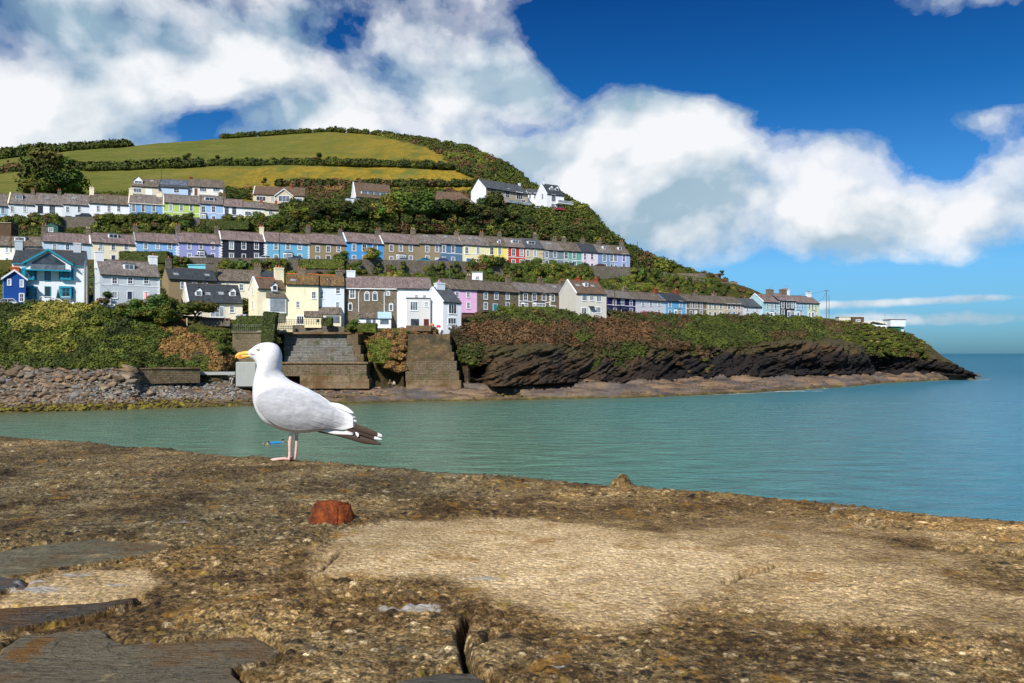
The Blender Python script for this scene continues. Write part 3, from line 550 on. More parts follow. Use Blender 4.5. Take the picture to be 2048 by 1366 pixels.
# ================================================================ building materials
def paint(rgb,nm,dirt=.5):
    c0=lin(rgb)
    def fn(nt,b,ob,pos):
        n=noi(nt,pos,.7,5,.65); st=noi(nt,mapv(nt,pos,(2.2,2.2,.25)),1.2,4,.6)
        c=mix(nt,ma(nt,'MULTIPLY',ramp(nt,n,[(.4,0.0),(.7,.45)]),dirt),c0,tuple(v*.72 for v in c0)); c=mix(nt,ma(nt,'MULTIPLY',ramp(nt,st,[(.55,0.0),(.75,.5)]),dirt),c,(.35*c0[0]+.05,.35*c0[1]+.05,.35*c0[2]+.035))
        setb(nt,b,'Base Color',c); bump(nt,b,noi(nt,pos,9,3,.6),.25,.02)
    return material('paint_'+nm,fn,.75,.3)
def stone(nm,cols,sc_=3.2,mortar=(.20,.18,.14)):
    def fn(nt,b,ob,pos):
        v=mapv(nt,ob,(1,1,1.9)); w=nd(nt,'ShaderNodeVectorMath',{0:v,1:nd(nt,'ShaderNodeTexNoise',{'Vector':ob,'Scale':2.}).outputs[1]},operation='ADD').outputs[0]
        vo=nd(nt,'ShaderNodeTexVoronoi',{'Vector':w,'Scale':sc_}); r=nd(nt,'ShaderNodeSeparateColor',{0:vo.outputs[1]}).outputs[0]
        ve=nd(nt,'ShaderNodeTexVoronoi',{'Vector':w,'Scale':sc_},feature='DISTANCE_TO_EDGE').outputs[0]
        c=ramp(nt,r,[(i/(len(cols)-1),c_) for i,c_ in enumerate(cols)]); c=mix(nt,ramp(nt,ve,[(.03,1.0),(.09,0.0)]),c,mortar)
        c=mix(nt,ramp(nt,noi(nt,pos,.6,4,.6),[(.4,0.0),(.7,.5)]),c,tuple(v_*.6 for v_ in cols[1]))
        setb(nt,b,'Base Color',c); bump(nt,b,ramp(nt,ve,[(.0,0.0),(.12,1.0)]),.8,.06)
    return material('stone_'+nm,fn,.9,.2)
def roofm(nm,base,lich,amount=.5,lcol=(.30,.26,.21)):
    def fn(nt,b,ob,pos):
        s=nd(nt,'ShaderNodeSeparateXYZ',{0:ob}).outputs
        rows=ma(nt,'FRACT',ma(nt,'MULTIPLY',s[2],4.5)); col=noi(nt,mapv(nt,ob,(4,1,4.5)),1.0,2,.5)
        st=noi(nt,mapv(nt,ob,(3.2,.4,.8),(0,R(12),0)),.8,6,.72); n=noi(nt,pos,.5,5,.65)
        c=mix(nt,ramp(nt,n,[(.35,0.0),(.65,1.0)]),base,lich); c=mix(nt,ramp(nt,col,[(.4,0.0),(.65,.35)]),c,tuple(v*.45 for v in base))
        c=mix(nt,ramp(nt,ma(nt,'ADD',st,(amount-.5)*.25),[(.50,0.0),(.66,.55)]),c,lcol)
        c=mix(nt,ramp(nt,st,[(.34,.85),(.46,0.0)]),c,tuple(v*.28 for v in base)); c=mix(nt,ramp(nt,noi(nt,pos,1.6,5,.8),[(.36,.7),(.5,0.0)]),c,tuple(v*.4 for v in base))
        sp=noi(nt,pos,2.3,3,.7); c=mix(nt,ramp(nt,ma(nt,'ADD',sp,(amount-.5)*.1),[(.62,0.0),(.67,.7)]),c,(.5,.49,.43))
        setb(nt,b,'Base Color',c); bump(nt,b,rows,.5,.03)
    return material('roof_'+nm,fn,.8,.25)
MP={}
def pm_(rgb,nm=None):
    k=tuple(rgb)
    if k not in MP: MP[k]=paint(rgb,nm or '%02x%02x%02x'%k)
    return MP[k]
WHITE=(232,236,240); CREAM=(232,222,190); OFFW=(225,226,222)
M_st=stone('brown',[(.12,.085,.052),(.20,.145,.088),(.27,.21,.135),(.15,.125,.09),(.34,.27,.18)])
M_st2=stone('pale',[(.16,.12,.075),(.25,.19,.12),(.33,.26,.17),(.20,.16,.12)])
M_rubble=stone('rubble',[(.10,.09,.075),(.17,.14,.105),(.24,.20,.15),(.13,.125,.12)],2.4)
M_gab=stone('sea_wall',[(.05,.05,.048),(.10,.098,.09),(.15,.14,.12),(.07,.075,.078)],4.,(.10,.10,.09))
RF={'old':roofm('old',(.15,.13,.12),(.21,.175,.155),.6),'purple':roofm('purple',(.17,.125,.12),(.25,.18,.165),.55),'brown':roofm('brown',(.11,.088,.065),(.17,.135,.10),.5),
 'grey':roofm('grey',(.075,.085,.095),(.10,.11,.12),.12),'slate':roofm('slate',(.045,.052,.06),(.06,.07,.078),.0),'tile':roofm('tile',(.13,.085,.055),(.17,.11,.07),.2),'rust':roofm('rust',(.12,.085,.045),(.22,.12,.035),.5,(.35,.20,.06))}
M_tr=pm_((238,240,242),'white_trim'); M_trn=pm_((30,48,62),'navy_trim'); M_trc=pm_((226,222,196),'cream_trim'); M_teal=pm_((22,140,168),'teal_trim'); M_blk=pm_((24,26,30),'black')
def glassm(nm,a,b_):
    def fn(nt,b,ob,pos): 
        c=ramp(nt,noi(nt,pos,.9,3,.6),[(.35,a),(.65,b_)]); setb(nt,b,'Base Color',c)
    return material(nm,fn,.12,.5)
GL=[glassm('glass_dark',(.02,.024,.03),(.06,.07,.085)),glassm('glass_mid',(.07,.085,.10),(.16,.19,.22)),glassm('glass_curtain',(.20,.23,.25),(.36,.40,.42))]
def pot(nt,b,ob,pos): setb(nt,b,'Base Color',ramp(nt,noi(nt,pos,2.5,4,.6),[(.35,(.30,.09,.03)),(.6,(.48,.20,.09))]))
M_pot=material('clay_pot',pot,.8,.2)
def potc(nt,b,ob,pos): setb(nt,b,'Base Color',ramp(nt,noi(nt,pos,2.5,4,.6),[(.35,(.50,.36,.16)),(.6,(.62,.52,.3))]))
M_potc=material('buff_pot',potc,.8,.2)
def metalm(nt,b,ob,pos): setb(nt,b,'Base Color',(.16,.16,.16))
M_metal=material('galvanised',metalm,.5,.4)
def woodm(nt,b,ob,pos): setb(nt,b,'Base Color',ramp(nt,noi(nt,mapv(nt,pos,(6,6,.6)),1.5,4,.6),[(.35,(.055,.035,.022)),(.65,(.13,.085,.05))]))
M_wood=material('weathered_wood',woodm,.85,.2)
# ================================================================ windows, doors and other fittings (meshes shared between copies)
_wc={}
def winmesh(w,h,trim,style,gl):
    w=max(.35,round(w*5)/5) if style!='bay' else round(w*2)/2; h=max(.4,round(h*5)/5); k=(w,h,trim.name,style,gl)
    if k in _wc: return _wc[k]
    t=.13 if style!='plain' else .07; f=MB(); p=MB()
    y0=-.07
    if style=='bay':
        d=.75; wi=w/2-.45
        p.add([(-w/2+.05,0,0),(-wi,-d+.05,0),(wi,-d+.05,0),(w/2-.05,0,0),(-w/2+.05,0,h),(-wi,-d+.05,h),(wi,-d+.05,h),(w/2-.05,0,h)],[(0,1,5,4),(1,2,6,5),(2,3,7,6)])
        def lev(z0,z1,e): f.add([(-w/2-e,0,z0),(-wi-e*.5,-d-e,z0),(wi+e*.5,-d-e,z0),(w/2+e,0,z0),(-w/2-e,0,z1),(-wi-e*.5,-d-e,z1),(wi+e*.5,-d-e,z1),(w/2+e,0,z1)],[(0,1,5,4),(1,2,6,5),(2,3,7,6),(3,2,1,0),(4,5,6,7)])
        lev(-.7,.04,.03); lev(h-.05,h+.22,.08)
        for x,y in ((-w/2,-.02),(-wi,-d),(wi,-d),(w/2,-.02)): f.box(x-.07,x+.07,y-.07,y+.07,0,h)
        for x in np.linspace(-wi,wi,4)[1:-1]: f.box(x-.035,x+.035,-d-.03,-d+.05,0,h)
        f.box(-wi,wi,-d-.02,-d+.05,h*.62,h*.62+.06)
        f.add([(-w/2-.1,0,h+.22),(-wi,-d-.12,h+.22),(wi,-d-.12,h+.22),(w/2+.1,0,h+.22),(-w/2+.2,0,h+.6),(w/2-.2,0,h+.6)],[(0,1,4),(1,2,5,4),(2,3,5)],1)
    else:
        if style!='door':
            f.box(-w/2-t,w/2+t,y0-.06,0.02,-t*.9,0); 
        f.box(-w/2-t,-w/2,y0,.02,0,h); f.box(w/2,w/2+t,y0,.02,0,h); f.box(-w/2-t,w/2+t,y0,.02,h,h+t)
        if style=='hood': f.box(-w/2-t*1.8,w/2+t*1.8,y0-.1,.02,h+t,h+t*1.7)
        p.add([(-w/2,-.02,0),(w/2,-.02,0),(w/2,-.02,h),(-w/2,-.02,h)],[(0,1,2,3)])
        if style in('sash','hood','plain'):
            f.box(-w/2,w/2,-.045,-.02,h*.48,h*.48+.06); f.box(-.022,.022,-.04,-.02,0,h)
            f.box(-w/2,-w/2+.05,-.05,-.02,0,h); f.box(w/2-.05,w/2,-.05,-.02,0,h); f.box(-w/2,w/2,-.05,-.02,h-.05,h); f.box(-w/2,w/2,-.05,-.02,0,.06)
        if style=='wide':
            for i in range(1,3): x=-w/2+w*i/3; f.box(x-.035,x+.035,-.05,-.02,0,h)
            f.box(-w/2,w/2,-.05,-.02,h-.06,h); f.box(-w/2,w/2,-.05,-.02,0,.06)
        if style=='arch':
            n=8; pts=[(w/2*math.cos(math.pi*i/n),h+w/2*.9*math.sin(math.pi*i/n)) for i in range(n+1)]
            p.add([(x,-.022,z) for x,z in pts],[tuple(range(n+1))])
            for (x0,z0),(x1,z1) in zip(pts[:-1],pts[1:]):
                f.add([(x0,y0,z0),(x1,y0,z1),(x1*(1+2*t/w),y0,h+(z1-h)*(1+2*t/w)),(x0*(1+2*t/w),y0,h+(z0-h)*(1+2*t/w))],[(3,2,1,0)])
    fm=f.mesh('window_frame',[trim,RF['slate']]); pm=p.mesh('pane',[gl if style!='door' else gl])
    _wc[k]=(fm,pm); return _wc[k]
def win(root,x,z,w,h,trim,style='sash',gl=None,y=0,rz=0,dx=0,col=None):
    """x,z centre of the opening on the facade"""
    g=gl if gl is not None else GL[random.choice([0,0,1,1,1,2])]
    if style in('door','archdoor'): g=pm_(col or (40,60,80))
    fm,pm=winmesh(w,h,trim,{'archdoor':'arch'}.get(style,style),g)
    n='door' if 'door' in style else ('bay_window' if style=='bay' else 'window')
    if n=='door': 
        o=inst(n,pm,root,(x,y,z-h/2),(0,0,rz)); inst('door_surround',fm,o)
    else:
        o=inst(n,fm,root,(x,y,z-h/2),(0,0,rz)); inst('pane',pm,o)
    return o
def chimney(root,x,y,z,w=.9,d=.7,h=1.5,mat=None,pots=2,pm=None,base=1.6):
    m=MB(); m.box(x-w/2,x+w/2,y-d/2,y+d/2,z-base,z+h); m.box(x-w/2-.08,x+w/2+.08,y-d/2-.08,y+d/2+.08,z+h,z+h+.16); m.box(x-w/2-.03,x+w/2+.03,y-d/2-.03,y+d/2+.03,z+h+.16,z+h+.26)
    o=m.build('chimney',mat or M_rubble,root)
    for i in range(pots):
        q=MB(); px=x+(i-(pots-1)/2)*w/max(pots,1)*.95; q.tube([(px,y,z+h+.2),(px,y,z+h+.3),(px,y,z+h+.8),(px,y,z+h+.82)],[.17,.13,.12,.16],8); q.build('chimney_pot',pm or M_pot,o)
    if h>.9 and random.Random(int(x*1000)+int(z*777)).random()<.55:
        q=MB(); xx=x+w*.4; q.tube([(xx,y,z+h),(xx,y,z+h+1.7)],.025,4); q.tube([(xx-.5,y,z+h+1.6),(xx+.5,y,z+h+1.6)],.02,4)
        for k in range(5): q.tube([(xx-.4+k*.2,y-.22,z+h+1.6),(xx-.4+k*.2,y+.22,z+h+1.6)],.012,4)
        q.build('aerial',M_metal,o)
    return o
def skylight(root,x,s,w,h,rd):
    """s in 0..1 up the front roof slope"""
    y=rd['y0']+(rd['yr']-rd['y0'])*s; z=rd['ze']+(rd['zr']-rd['ze'])*s; a=math.atan2(rd['zr']-rd['ze'],rd['yr']-rd['y0'])
    f=MB(); f.box(-w/2,w/2,-h/2,h/2,.05,.14,0); f.box(-w/2+.07,w/2-.07,-h/2+.07,h/2-.07,.14,.16,1)
    o=inst('skylight',f.mesh('skylight',[M_metal,GL[2]]),root,(x,y,z),(a,0,0)); return o
def roof_mesh(m,x0,x1,y0,yr,y1,ze,zr,ov=.25,t=.14,ze1=None,hl=0,hr=0):
    """pitched roof, ridge along x; hl/hr hip insets"""
    ze1=ze if ze1 is None else ze1; k=(zr-ze)/(yr-y0); k1=(zr-ze1)/(y1-yr)
    a=(x0,y0-ov,ze-k*ov);b=(x1,y0-ov,ze-k*ov);c=(x1-hr,yr,zr);d=(x0+hl,yr,zr);e=(x1,y1+ov,ze1-k1*ov);f=(x0,y1+ov,ze1-k1*ov)
    up=lambda p:(p[0],p[1],p[2]+t)
    vs=[a,b,c,d,e,f]+[up(p) for p in (a,b,c,d,e,f)]
    fs=[(6,7,8,9),(9,8,10,11),(0,3,2,1),(3,5,4,2),(0,1,7,6),(5,11,10,4)]
    fs+=[(1,2,8,7),(2,4,10,8),(0,6,9,3),(3,9,11,5)] if not(hl or hr) else [(7,10,8),(6,9,11),(1,4,10,7),(0,6,11,5)]
    m.add(vs,fs,0)
    # ridge tiles
    m.box(x0+hl,x1-hr,yr-.13,yr+.13,zr+t-.06,zr+t+.07,1); return m
def ridge_mat(c): return pm_(c)
def house(name,u0,u1,Y0,base,eave,ridge,wall,roof,label,cat='house',Y1=None,yaw=None,depth=7.,group=None,wins=(),trim=None,chim=(),sky=(),dorm=(),quoins=0,band=None,cope=None,ridgec=(120,104,92),gutter=True,hl=0,hr=0,ov=.25,pots=None,plinth=None):
    """a gabled house with its long side to the street. u0,u1 photo columns of the facade ends; base, eave, ridge photo rows"""
    A=Vector(((u0-1024)/F*Y0,Y0))
    tx=(u1-1024)/F
    if yaw is not None:
        c,s=math.cos(R(yaw)),math.sin(R(yaw)); w=(tx*A.y-A.x)/(c-tx*s); B=A+Vector((c,s))*w
    else: B=Vector((tx*Y1,Y1)); 
    D=B-A; w=D.length; a=math.atan2(D.y,D.x); Ym=(A.y+B.y)/2
    zb=H+(HZ-base)/F*Ym; 
    root=empty(name,(A.x,A.y,zb),a,label,cat,group)
    ze=(HZ-eave)/F*Ym+H-zb; zr=H+(HZ-ridge)/F*(Ym+depth/2*math.cos(a))-zb
    zr=max(zr,ze+1.1)
    def loc(px,py):
        t=(px-1024)/F; sden=(D.x-t*D.y); s=(t*A.y-A.x)/sden; Yp=A.y+s*D.y; return s*w,H+(HZ-py)/F*Yp-zb,Yp
    m=MB(); yr=depth/2; e=.004
    m.add([(e,0,-2.5),(w-e,0,-2.5),(w-e,depth,-2.5),(e,depth,-2.5),(e,0,ze),(w-e,0,ze),(w-e,depth,ze),(e,depth,ze),(e+hl,yr,zr-.02),(w-e-hr,yr,zr-.02)],
      [(0,1,5,4),(2,3,7,6),(1,2,6,9,5),(3,0,4,8,7)] if not(hl or hr) else [(0,1,5,4),(2,3,7,6),(1,2,6,5),(3,0,4,7)])
    wallo=m.build('wall',wall,root)
    r=MB(); roof_mesh(r,-.02 if cope is None else .1,w+.02,0,yr,depth,ze,zr,ov=ov,hl=hl,hr=hr); ro=r.build('roof',[roof,pm_(ridgec)],root)
    if gutter: g=MB(); g.box(0,w,-ov-.12,-ov,ze-.26,ze-.10); g.build('gutter',trim if trim and gutter!='dark' else M_blk,root)
    if cope is not None:
        k=(zr-ze)/yr
        for x in ([0] if cope[1]=='l' else [w-.2] if cope[1]=='r' else [0,w-.2]):
            cm=MB()
            cm.prism([(x-.12,-ov,ze-k*ov-.02),(x-.12,yr,zr-.02),(x-.12,yr,zr+.30),(x-.12,-ov,ze-k*ov+.30)],(.3,0,0))
            cm.prism([(x-.12,yr+.002,zr-.02),(x-.12,depth,ze-.02),(x-.12,depth,ze+.30),(x-.12,yr+.002,zr+.30)],(.3,0,0))
            cm.build('gable_coping',cope[0],root)
    tr=trim or M_tr
    if quoins:
        n=int((ze-.1)/.34); q=MB()
        for i in range(n):
            ww=.48 if i%2 else .26
            if quoins!=2: q.box(.01,ww,-.06,.01,i*.34+.02,i*.34+.33)
        if q.v: q.build('quoins',M_tr,root)
        q=MB()
        for i in range(n):
            ww=.48 if i%2 else .26
            if quoins!=3: q.box(w-ww,w-.01,-.06,.01,i*.34+.02,i*.34+.33)
        if q.v: q.build('quoins',M_tr,root)
    if band is not None:
        x,z,_=loc((u0+u1)/2,band); q=MB(); q.box(.01,w-.01,-.05,.01,z-.09,z+.09); q.build('string_course',tr,root)
    if plinth: q=MB(); q.box(0,w,-.05,0,-1,.5); q.build('plinth',plinth,root)
    for wn in wins:
        px,py,pw,ph=wn[:4]; st=wn[4] if len(wn)>4 else 'sash'; ex=wn[5] if len(wn)>5 else None
        x,z,Yp=loc(px,py); sc_=Yp/F; ca=max(.35,(D.x-(px-1024)/F*D.y)/w)
        ww=pw*sc_/ca; hh=ph*sc_
        if st=='pent':   # small porch roof
            q=MB(); q.prism([(x-ww/2,0,z),(x-ww/2,-1.,z-.35),(x-ww/2,-1.,z-.45),(x-ww/2,0,z-.1)],(ww,0,0)); q.build('porch_roof',RF['slate'],root); continue
        win(root,x,z,ww,hh,ex if isinstance(ex,bpy.types.Material) else tr,st,col=ex if isinstance(ex,tuple) else None)
    rd=dict(y0=0,yr=yr,ze=ze,zr=zr)
    def roofpt(px,py):
        # where the photo ray meets the front roof slope
        t=(px-1024)/F; best=None
        for s in np.linspace(0,1,21):
            yl=yr*s; zl=ze+(zr-ze)*s
            ox,oy=A.x-math.sin(a)*yl,A.y+math.cos(a)*yl
            xl=(t*oy-ox)/(math.cos(a)-t*math.sin(a)); Yp=oy+xl*math.sin(a); zp=H+(HZ-py)/F*Yp-zb
            if best is None or abs(zp-zl)<best[0]: best=(abs(zp-zl),xl,s)
        return best[1],best[2]
    for i,cdef in enumerate(chim):
        px=cdef[0]; opt=dict(cdef[1]) if len(cdef)>1 else {}; t=(px-1024)/F; oy=A.y+math.cos(a)*yr; ox=A.x-math.sin(a)*yr
        xl=(t*oy-ox)/(math.cos(a)-t*math.sin(a)); xl=min(max(xl,.45),w-.45); opt['h']=opt.get('h',1.5)*.72; chimney(root,xl,yr,zr,**opt)
    for px,py in sky:
        xl,s=roofpt(px,py); skylight(root,min(max(xl,.6),w-.6),s,1.1,1.0,rd)
    for dm in dorm:
        px,py,pw=dm[:3]; kind=dm[3] if len(dm)>3 else 'flat'; xl,s=roofpt(px,py); ww=pw*Ym/F; yl=yr*s; zl=ze+(zr-ze)*s
        q=MB(); hh=1.25; yf=yl-.6; zf=ze+(zr-ze)*yf/yr-.1
        if kind=='flat':
            q.box(-ww/2,ww/2,0,2.2,0,hh,0); q.box(-ww/2-.15,ww/2+.15,-.15,2.4,hh,hh+.12,1)
        else:
            q.box(-ww/2,ww/2,0,2.4,0,hh,0); q.add([(-ww/2,0,hh),(ww/2,0,hh),(0,0,hh+ww*.48),(-ww/2,2.6,hh),(ww/2,2.6,hh),(0,2.6,hh+ww*.48)],[(0,1,2)],0)
            for sg in (-1,1): q.prism([(sg*(ww/2+.2),-.2,hh-.16),(0,-.2,hh+ww*.48+.04),(0,-.2,hh+ww*.48+.18),(sg*(ww/2+.2),-.2,hh-.02)],(0,2.9,0),1)
        do=q.build('dormer',[dm[4] if len(dm)>4 else M_tr,roof if kind!='flat' else M_metal],root); do.location=(xl,yf,zf)
        f=MB(); g=.07; n=2 if ww>1.3 else 1; f.box(-ww/2+.12,ww/2-.12,-.05,0,.2,hh-.1,0)
        for j in range(n):
            xa=-ww/2+.2+j*(ww-.4)/n; f.box(xa+.04,xa+(ww-.4)/n-.04,-.07,-.05,.28,hh-.18,1)
        f.build('window',[M_tr,GL[random.choice([0,1,1])]],do)
    return root,w,ze,zr,loc
def strip(*rows): return list(rows)
def wrow(xs,py,w,h,style='sash',ex=None): return [(x,py,w,h,style,ex) for x in xs]
Ymid=lambda u:float(B9[0](u))
GT='terraced houses on the top street'; GM='terraced houses on the middle street'; GL_='houses along the lower cliff road'
YT=lambda u:float(np.interp(u,[-40,0,300,560],[216,219,233,247]))
YM=lambda u:float(B9[0](u))
YL_=lambda u:float(B5[0](u))+2.5
def T(u0,u1,e,r,wall,roof,label,wins,base=444,Yf=YT,grp=GT,**k):
    return house('terraced_house',u0,u1,Yf(u0),base,e,r,wall,RF[roof],label,'house',Y1=Yf(u1),group=grp,wins=wins,**k)
cw=dict(w=.9,d=.8,h=1.3)
W_=pm_(WHITE,'white'); Wg=pm_((214,222,228),'cool_white'); CR=pm_(CREAM,'cream')
# ---- top street
T(-34,16,410,387,pm_((178,212,232)),'old','pale blue terraced house cut by the left edge, top street',wrow((6,),422,7,11)+wrow((6,),438,7,9))
T(16,69,408,388,Wg,'old','white terraced house on the top street with a dark glazed roof dormer',wrow((24.6,49.8),418.5,6.5,11,'sash')+wrow((24.6,49.8),437.5,6.5,10),cope=(CR,'l'),dorm=[(39,396,14,'flat',M_blk)],chim=[(66,dict(cw))])
T(69,125,408.5,388.5,W_,'old','white terraced house on the top street with a brown door and dark-framed windows',wrow((80.5,104.3),419,8,13,'sash',M_blk)+wrow((80.5,),438,8,11,'sash',M_blk)+[(104.5,439,5.5,10,'door',(96,72,52))],sky=[(94,397)],chim=[(119,dict(cw))])
T(125,177,409,389.5,Wg,'old','white terraced house on the top street with a white canopy over its door',wrow((135.3,158.5),419,7,11)+[(137,438,5,10,'door',(190,200,205)),(158.5,439,7,9),(137,431.5,12,2,'pent')],sky=[(147,397)])
T(177,257,407.5,391,W_,'brown','wide white terraced house with three windows and a brown double door',wrow((196.4,218,237.4),417,6,11,'plain')+wrow((196.4,237.4),437,6,11,'plain')+[(218.8,438,9,12,'door',(104,84,56))],chim=[(172.7+5,dict(w=1.2,d=.9,h=2.2,mat=CR,pm=M_potc))],gutter='dark')
T(257,328,407,391,pm_((122,162,206)),'old','blue terraced house with tall cream framed windows and quoins',wrow((267.3,286.4,307.5),416,6.5,15,'sash')+wrow((267.3,286.4,307.5),436,6.5,12,'sash'),trim=M_trc,quoins=1,chim=[(262,dict(w=1.1,d=.9,h=2,mat=CR,pots=1,pm=M_potc)),(319,dict(w=1.6,d=.9,h=1.5,mat=CR,pots=1))],cope=(CR,'lr'))
T(328,399,406.5,391,pm_((176,204,112)),'old','lime green terraced house with white bands and window surrounds',wrow((341.5,363,382.5),416,6.5,12,'hood')+wrow((341.5,382.5),436.5,6.5,11,'sash')+[(363,437,6,12,'door',(40,70,90))],band=425.5)
T(399,446,408,392,pm_((160,190,226)),'old','powder blue terraced house with a white roof dormer',wrow((407,427),418.5,6.5,12)+[(427.5,437.5,7,11),(409,437,12,13,'bay')],band=426,dorm=[(418.7,399,19)],quoins=3)
T(446,486,413,399,W_,'purple','white terraced house with navy window surrounds and bands',wrow((453.2,468.2),421.5,6,12,'sash')+wrow((453.2,468.2),439,6.5,9,'sash'),trim=M_trn,band=430.5,chim=[(444,dict(w=1.1,d=.8,h=1.3,mat=M_st))])
T(486,528,415.5,405,pm_(OFFW),'old','plain off-white terraced house with two wide upstairs windows',wrow((496,511),427,11,8,'wide')+[(494,440,7,6,'plain')],chim=[(523,dict(w=.7,d=.7,h=1.0,mat=pm_((150,80,60)),pots=1))])
T(528,557.5,419,408,pm_((226,220,198)),'brown','narrow cream house at the right end of the top street',wrow((541.5,),424,8,9,'plain'),chim=[(552,dict(w=.7,d=.7,h=1.1,mat=pm_((150,80,60)),pots=1))])
# ---- middle street
def Mh(u0,u1,e,r,wall,roof,label,wins,base=None,**k):
    b=HZ-(float(B9[1]((u0+u1)/2))-H)/YM((u0+u1)/2)*F
    return T(u0,u1,e,r,wall,roof,label,wins,base=b,Yf=YM,grp=GM,**k)
Mh(-60,84,491,474,pm_((234,232,222)),'brown','off-white house with three-pane dormer at the left edge, middle street',wrow((14,),500,6,10)+wrow((14,),521,6,10)+wrow((41,67),500,6,8),dorm=[(41.5,480,20)])
Mh(84,182,484.5,467.5,pm_((190,214,232)),'purple','very pale blue house with a mossy purple roof, middle street',wrow((109.6,135.3,160.5),494,7,12)+wrow((109.6,160.5),516,7,11),chim=[(84,dict(w=1.2,d=.9,h=2)),(177,dict(w=1.1,d=.9,h=1.9,pm=M_potc))],cope=(W_,'r'))
Mh(182,270,486,468.5,pm_((236,228,200)),'purple','cream house with a navy front door and flat roofed dormer',wrow((202,226.6,252.3),494,7,12)+wrow((202,),516,6.5,11)+[(226.6,517,8,13,'door',(44,60,96))],dorm=[(226,474,18)])
Mh(270,355,484,467.5,pm_((138,184,226)),'purple','sky blue house with white quoins and a bay window beside the hedge',wrow((291.7,315.4,339.5),492.5,6.5,11)+wrow((291.7,339.5),515,6.5,11)+[(316,514,17,12,'bay')],quoins=1,chim=[(266,dict(w=1.1,d=.9,h=2.1))],cope=(pm_((160,160,150)),'l'))
Mh(355,441,486,467,pm_((150,156,206)),'purple','lilac house with white quoins and a grey roofed bay window',wrow((378.5,402,426),492.5,6.5,12)+wrow((379,426),514,7,14)+[(403,512.5,18,15,'bay')],quoins=1,chim=[(352,dict(w=1.2,d=.9,h=2.2)),(434,dict(w=1.1,d=.9,h=2.2))])
Mh(441,531,481,464.5,pm_((34,38,52)),'purple','black painted house with white hooded windows and white quoins, middle street',wrow((463,487.6,513),491,8,15,'hood')+wrow((463,513),515,8,15,'hood')+[(487.6,515,6,14,'door',(58,50,58))],quoins=1,chim=[(524,dict(w=1.1,d=.9,h=2.1,mat=CR))],cope=(W_,'lr'))
Mh(531,619,485,467,pm_((112,176,206)),'purple','turquoise blue house with white quoins right of the black house',wrow((552,576,599.7),493,7.5,13,'sash')+wrow((552,599.7),516,7.5,14,'sash')+[(577,515,18,13,'bay')],quoins=1)
Mh(619,692,487,469,pm_((150,135,104)),'purple','tan pebbledashed house with three plain white windows above a hedge',wrow((635.7,656.8,677.5),498,7,12,'sash')+wrow((635.7,),518,7,12)+[(656.8,519,8,14,'door',(92,84,72))],chim=[(612,dict(w=1.2,d=.9,h=2.2)),(680.5,dict(w=1.1,d=.9,h=1.8))],gutter='dark')
Mh(692,767,485.5,467.5,pm_((78,156,212)),'purple','bright blue house with white hooded windows',wrow((708,728.7,750),495.5,7.5,13,'hood')+wrow((708,750),517,7.5,13,'sash')+[(728.7,518,7,14,'door',(200,196,180))],chim=[(756,dict(w=1.5,d=.9,h=1.9))],cope=(W_,'lr'))
Mh(767,838,486.5,468,pm_((148,132,104)),'purple','brown grey house with blue tinted windows and a large white bay',wrow((782.6,801.7,821.6),496.5,7,12)+wrow((782.6,821.6),519,7,13)+[(803,518,20,14,'bay')],chim=[(826,dict(w=1.4,d=.9,h=2,mat=M_st2,pm=M_potc))],cope=(pm_((120,110,90)),'r'),gutter='dark')
Mh(838,881,487.5,470,pm_((152,137,110)),'old','narrow brown house with a white door and one skylight',wrow((854.5,874),498,6.5,12)+wrow((854.5,),519,6.5,13)+[(874,522,6,12,'door',(225,224,210))],sky=[(853,473)],gutter='dark')
Mh(881,925,488,471,pm_((88,120,150)),'old','slate blue house with broad white window surrounds',wrow((888,906.3),498.5,6,13,'hood')+wrow((888,906.3),522,6,13,'hood'),band=507,sky=[(891,474)],chim=[(916,dict(w=1.4,d=.9,h=1.4,mat=M_st2))])
Mh(925,978,490,472,pm_((238,230,184)),'old','pale yellow house with a bright blue front door',wrow((933.4,956.2),501,6,13)+[(935.6,524,6,14,'door',(60,140,210)),(956.5,523,6,11)],band=508.5,sky=[(940,477)],chim=[(963,dict(w=1.2,d=.9,h=1.5,mat=M_st))])
Mh(978,1014,492,474,pm_((244,226,118)),'brown','bright yellow house with a pointed roof dormer',wrow((983.5,999.6),502,6.5,14,'hood')+wrow((983.5,999.6),522,6.5,8),dorm=[(996.5,484,7,'gable')],chim=[(999,dict(w=1.1,d=.9,h=1.6))])
Mh(1014,1050,494,477,pm_((184,66,48)),'old','brick red house with white quoins and a wide dormer',wrow((1027,1043.4),505,6.5,14)+wrow((1027,1043.4),525,6.5,12),band=514.5,quoins=3,dorm=[(1029,484,16)])
sc_h=Mh(1050,1088,496,478,pm_((200,188,158)),'grey','cream house wrapped in metal scaffolding',wrow((1053.6+2,1070.3),506.5,5,13)+[(1062,527,10,11,'wide')],dorm=[(1061,486,17)],chim=[(1070,dict(w=1.2,d=.9,h=2,pm=M_potc))])
Mh(1088,1126,500,483,pm_((124,138,146)),'old','mid grey house with white hooded windows and twin skylights',wrow((1093.5,1110),509.5,6,11,'hood')+wrow((1093.5,1110),528,7,12,'hood'),band=518.5,sky=[(1094,487),(1099,488)],chim=[(1109,dict(w=1.3,d=.9,h=1.5))])
Mh(1126,1163,502,485,pm_((108,166,150)),'brown','sea green house between the grey and pale pink houses',wrow((1132.5,1148.5),511,6.5,13)+wrow((1132.5,1148.5),529,7,12),band=520.5,chim=[(1128,dict(w=1.3,d=.9,h=1.7,pm=M_potc))])
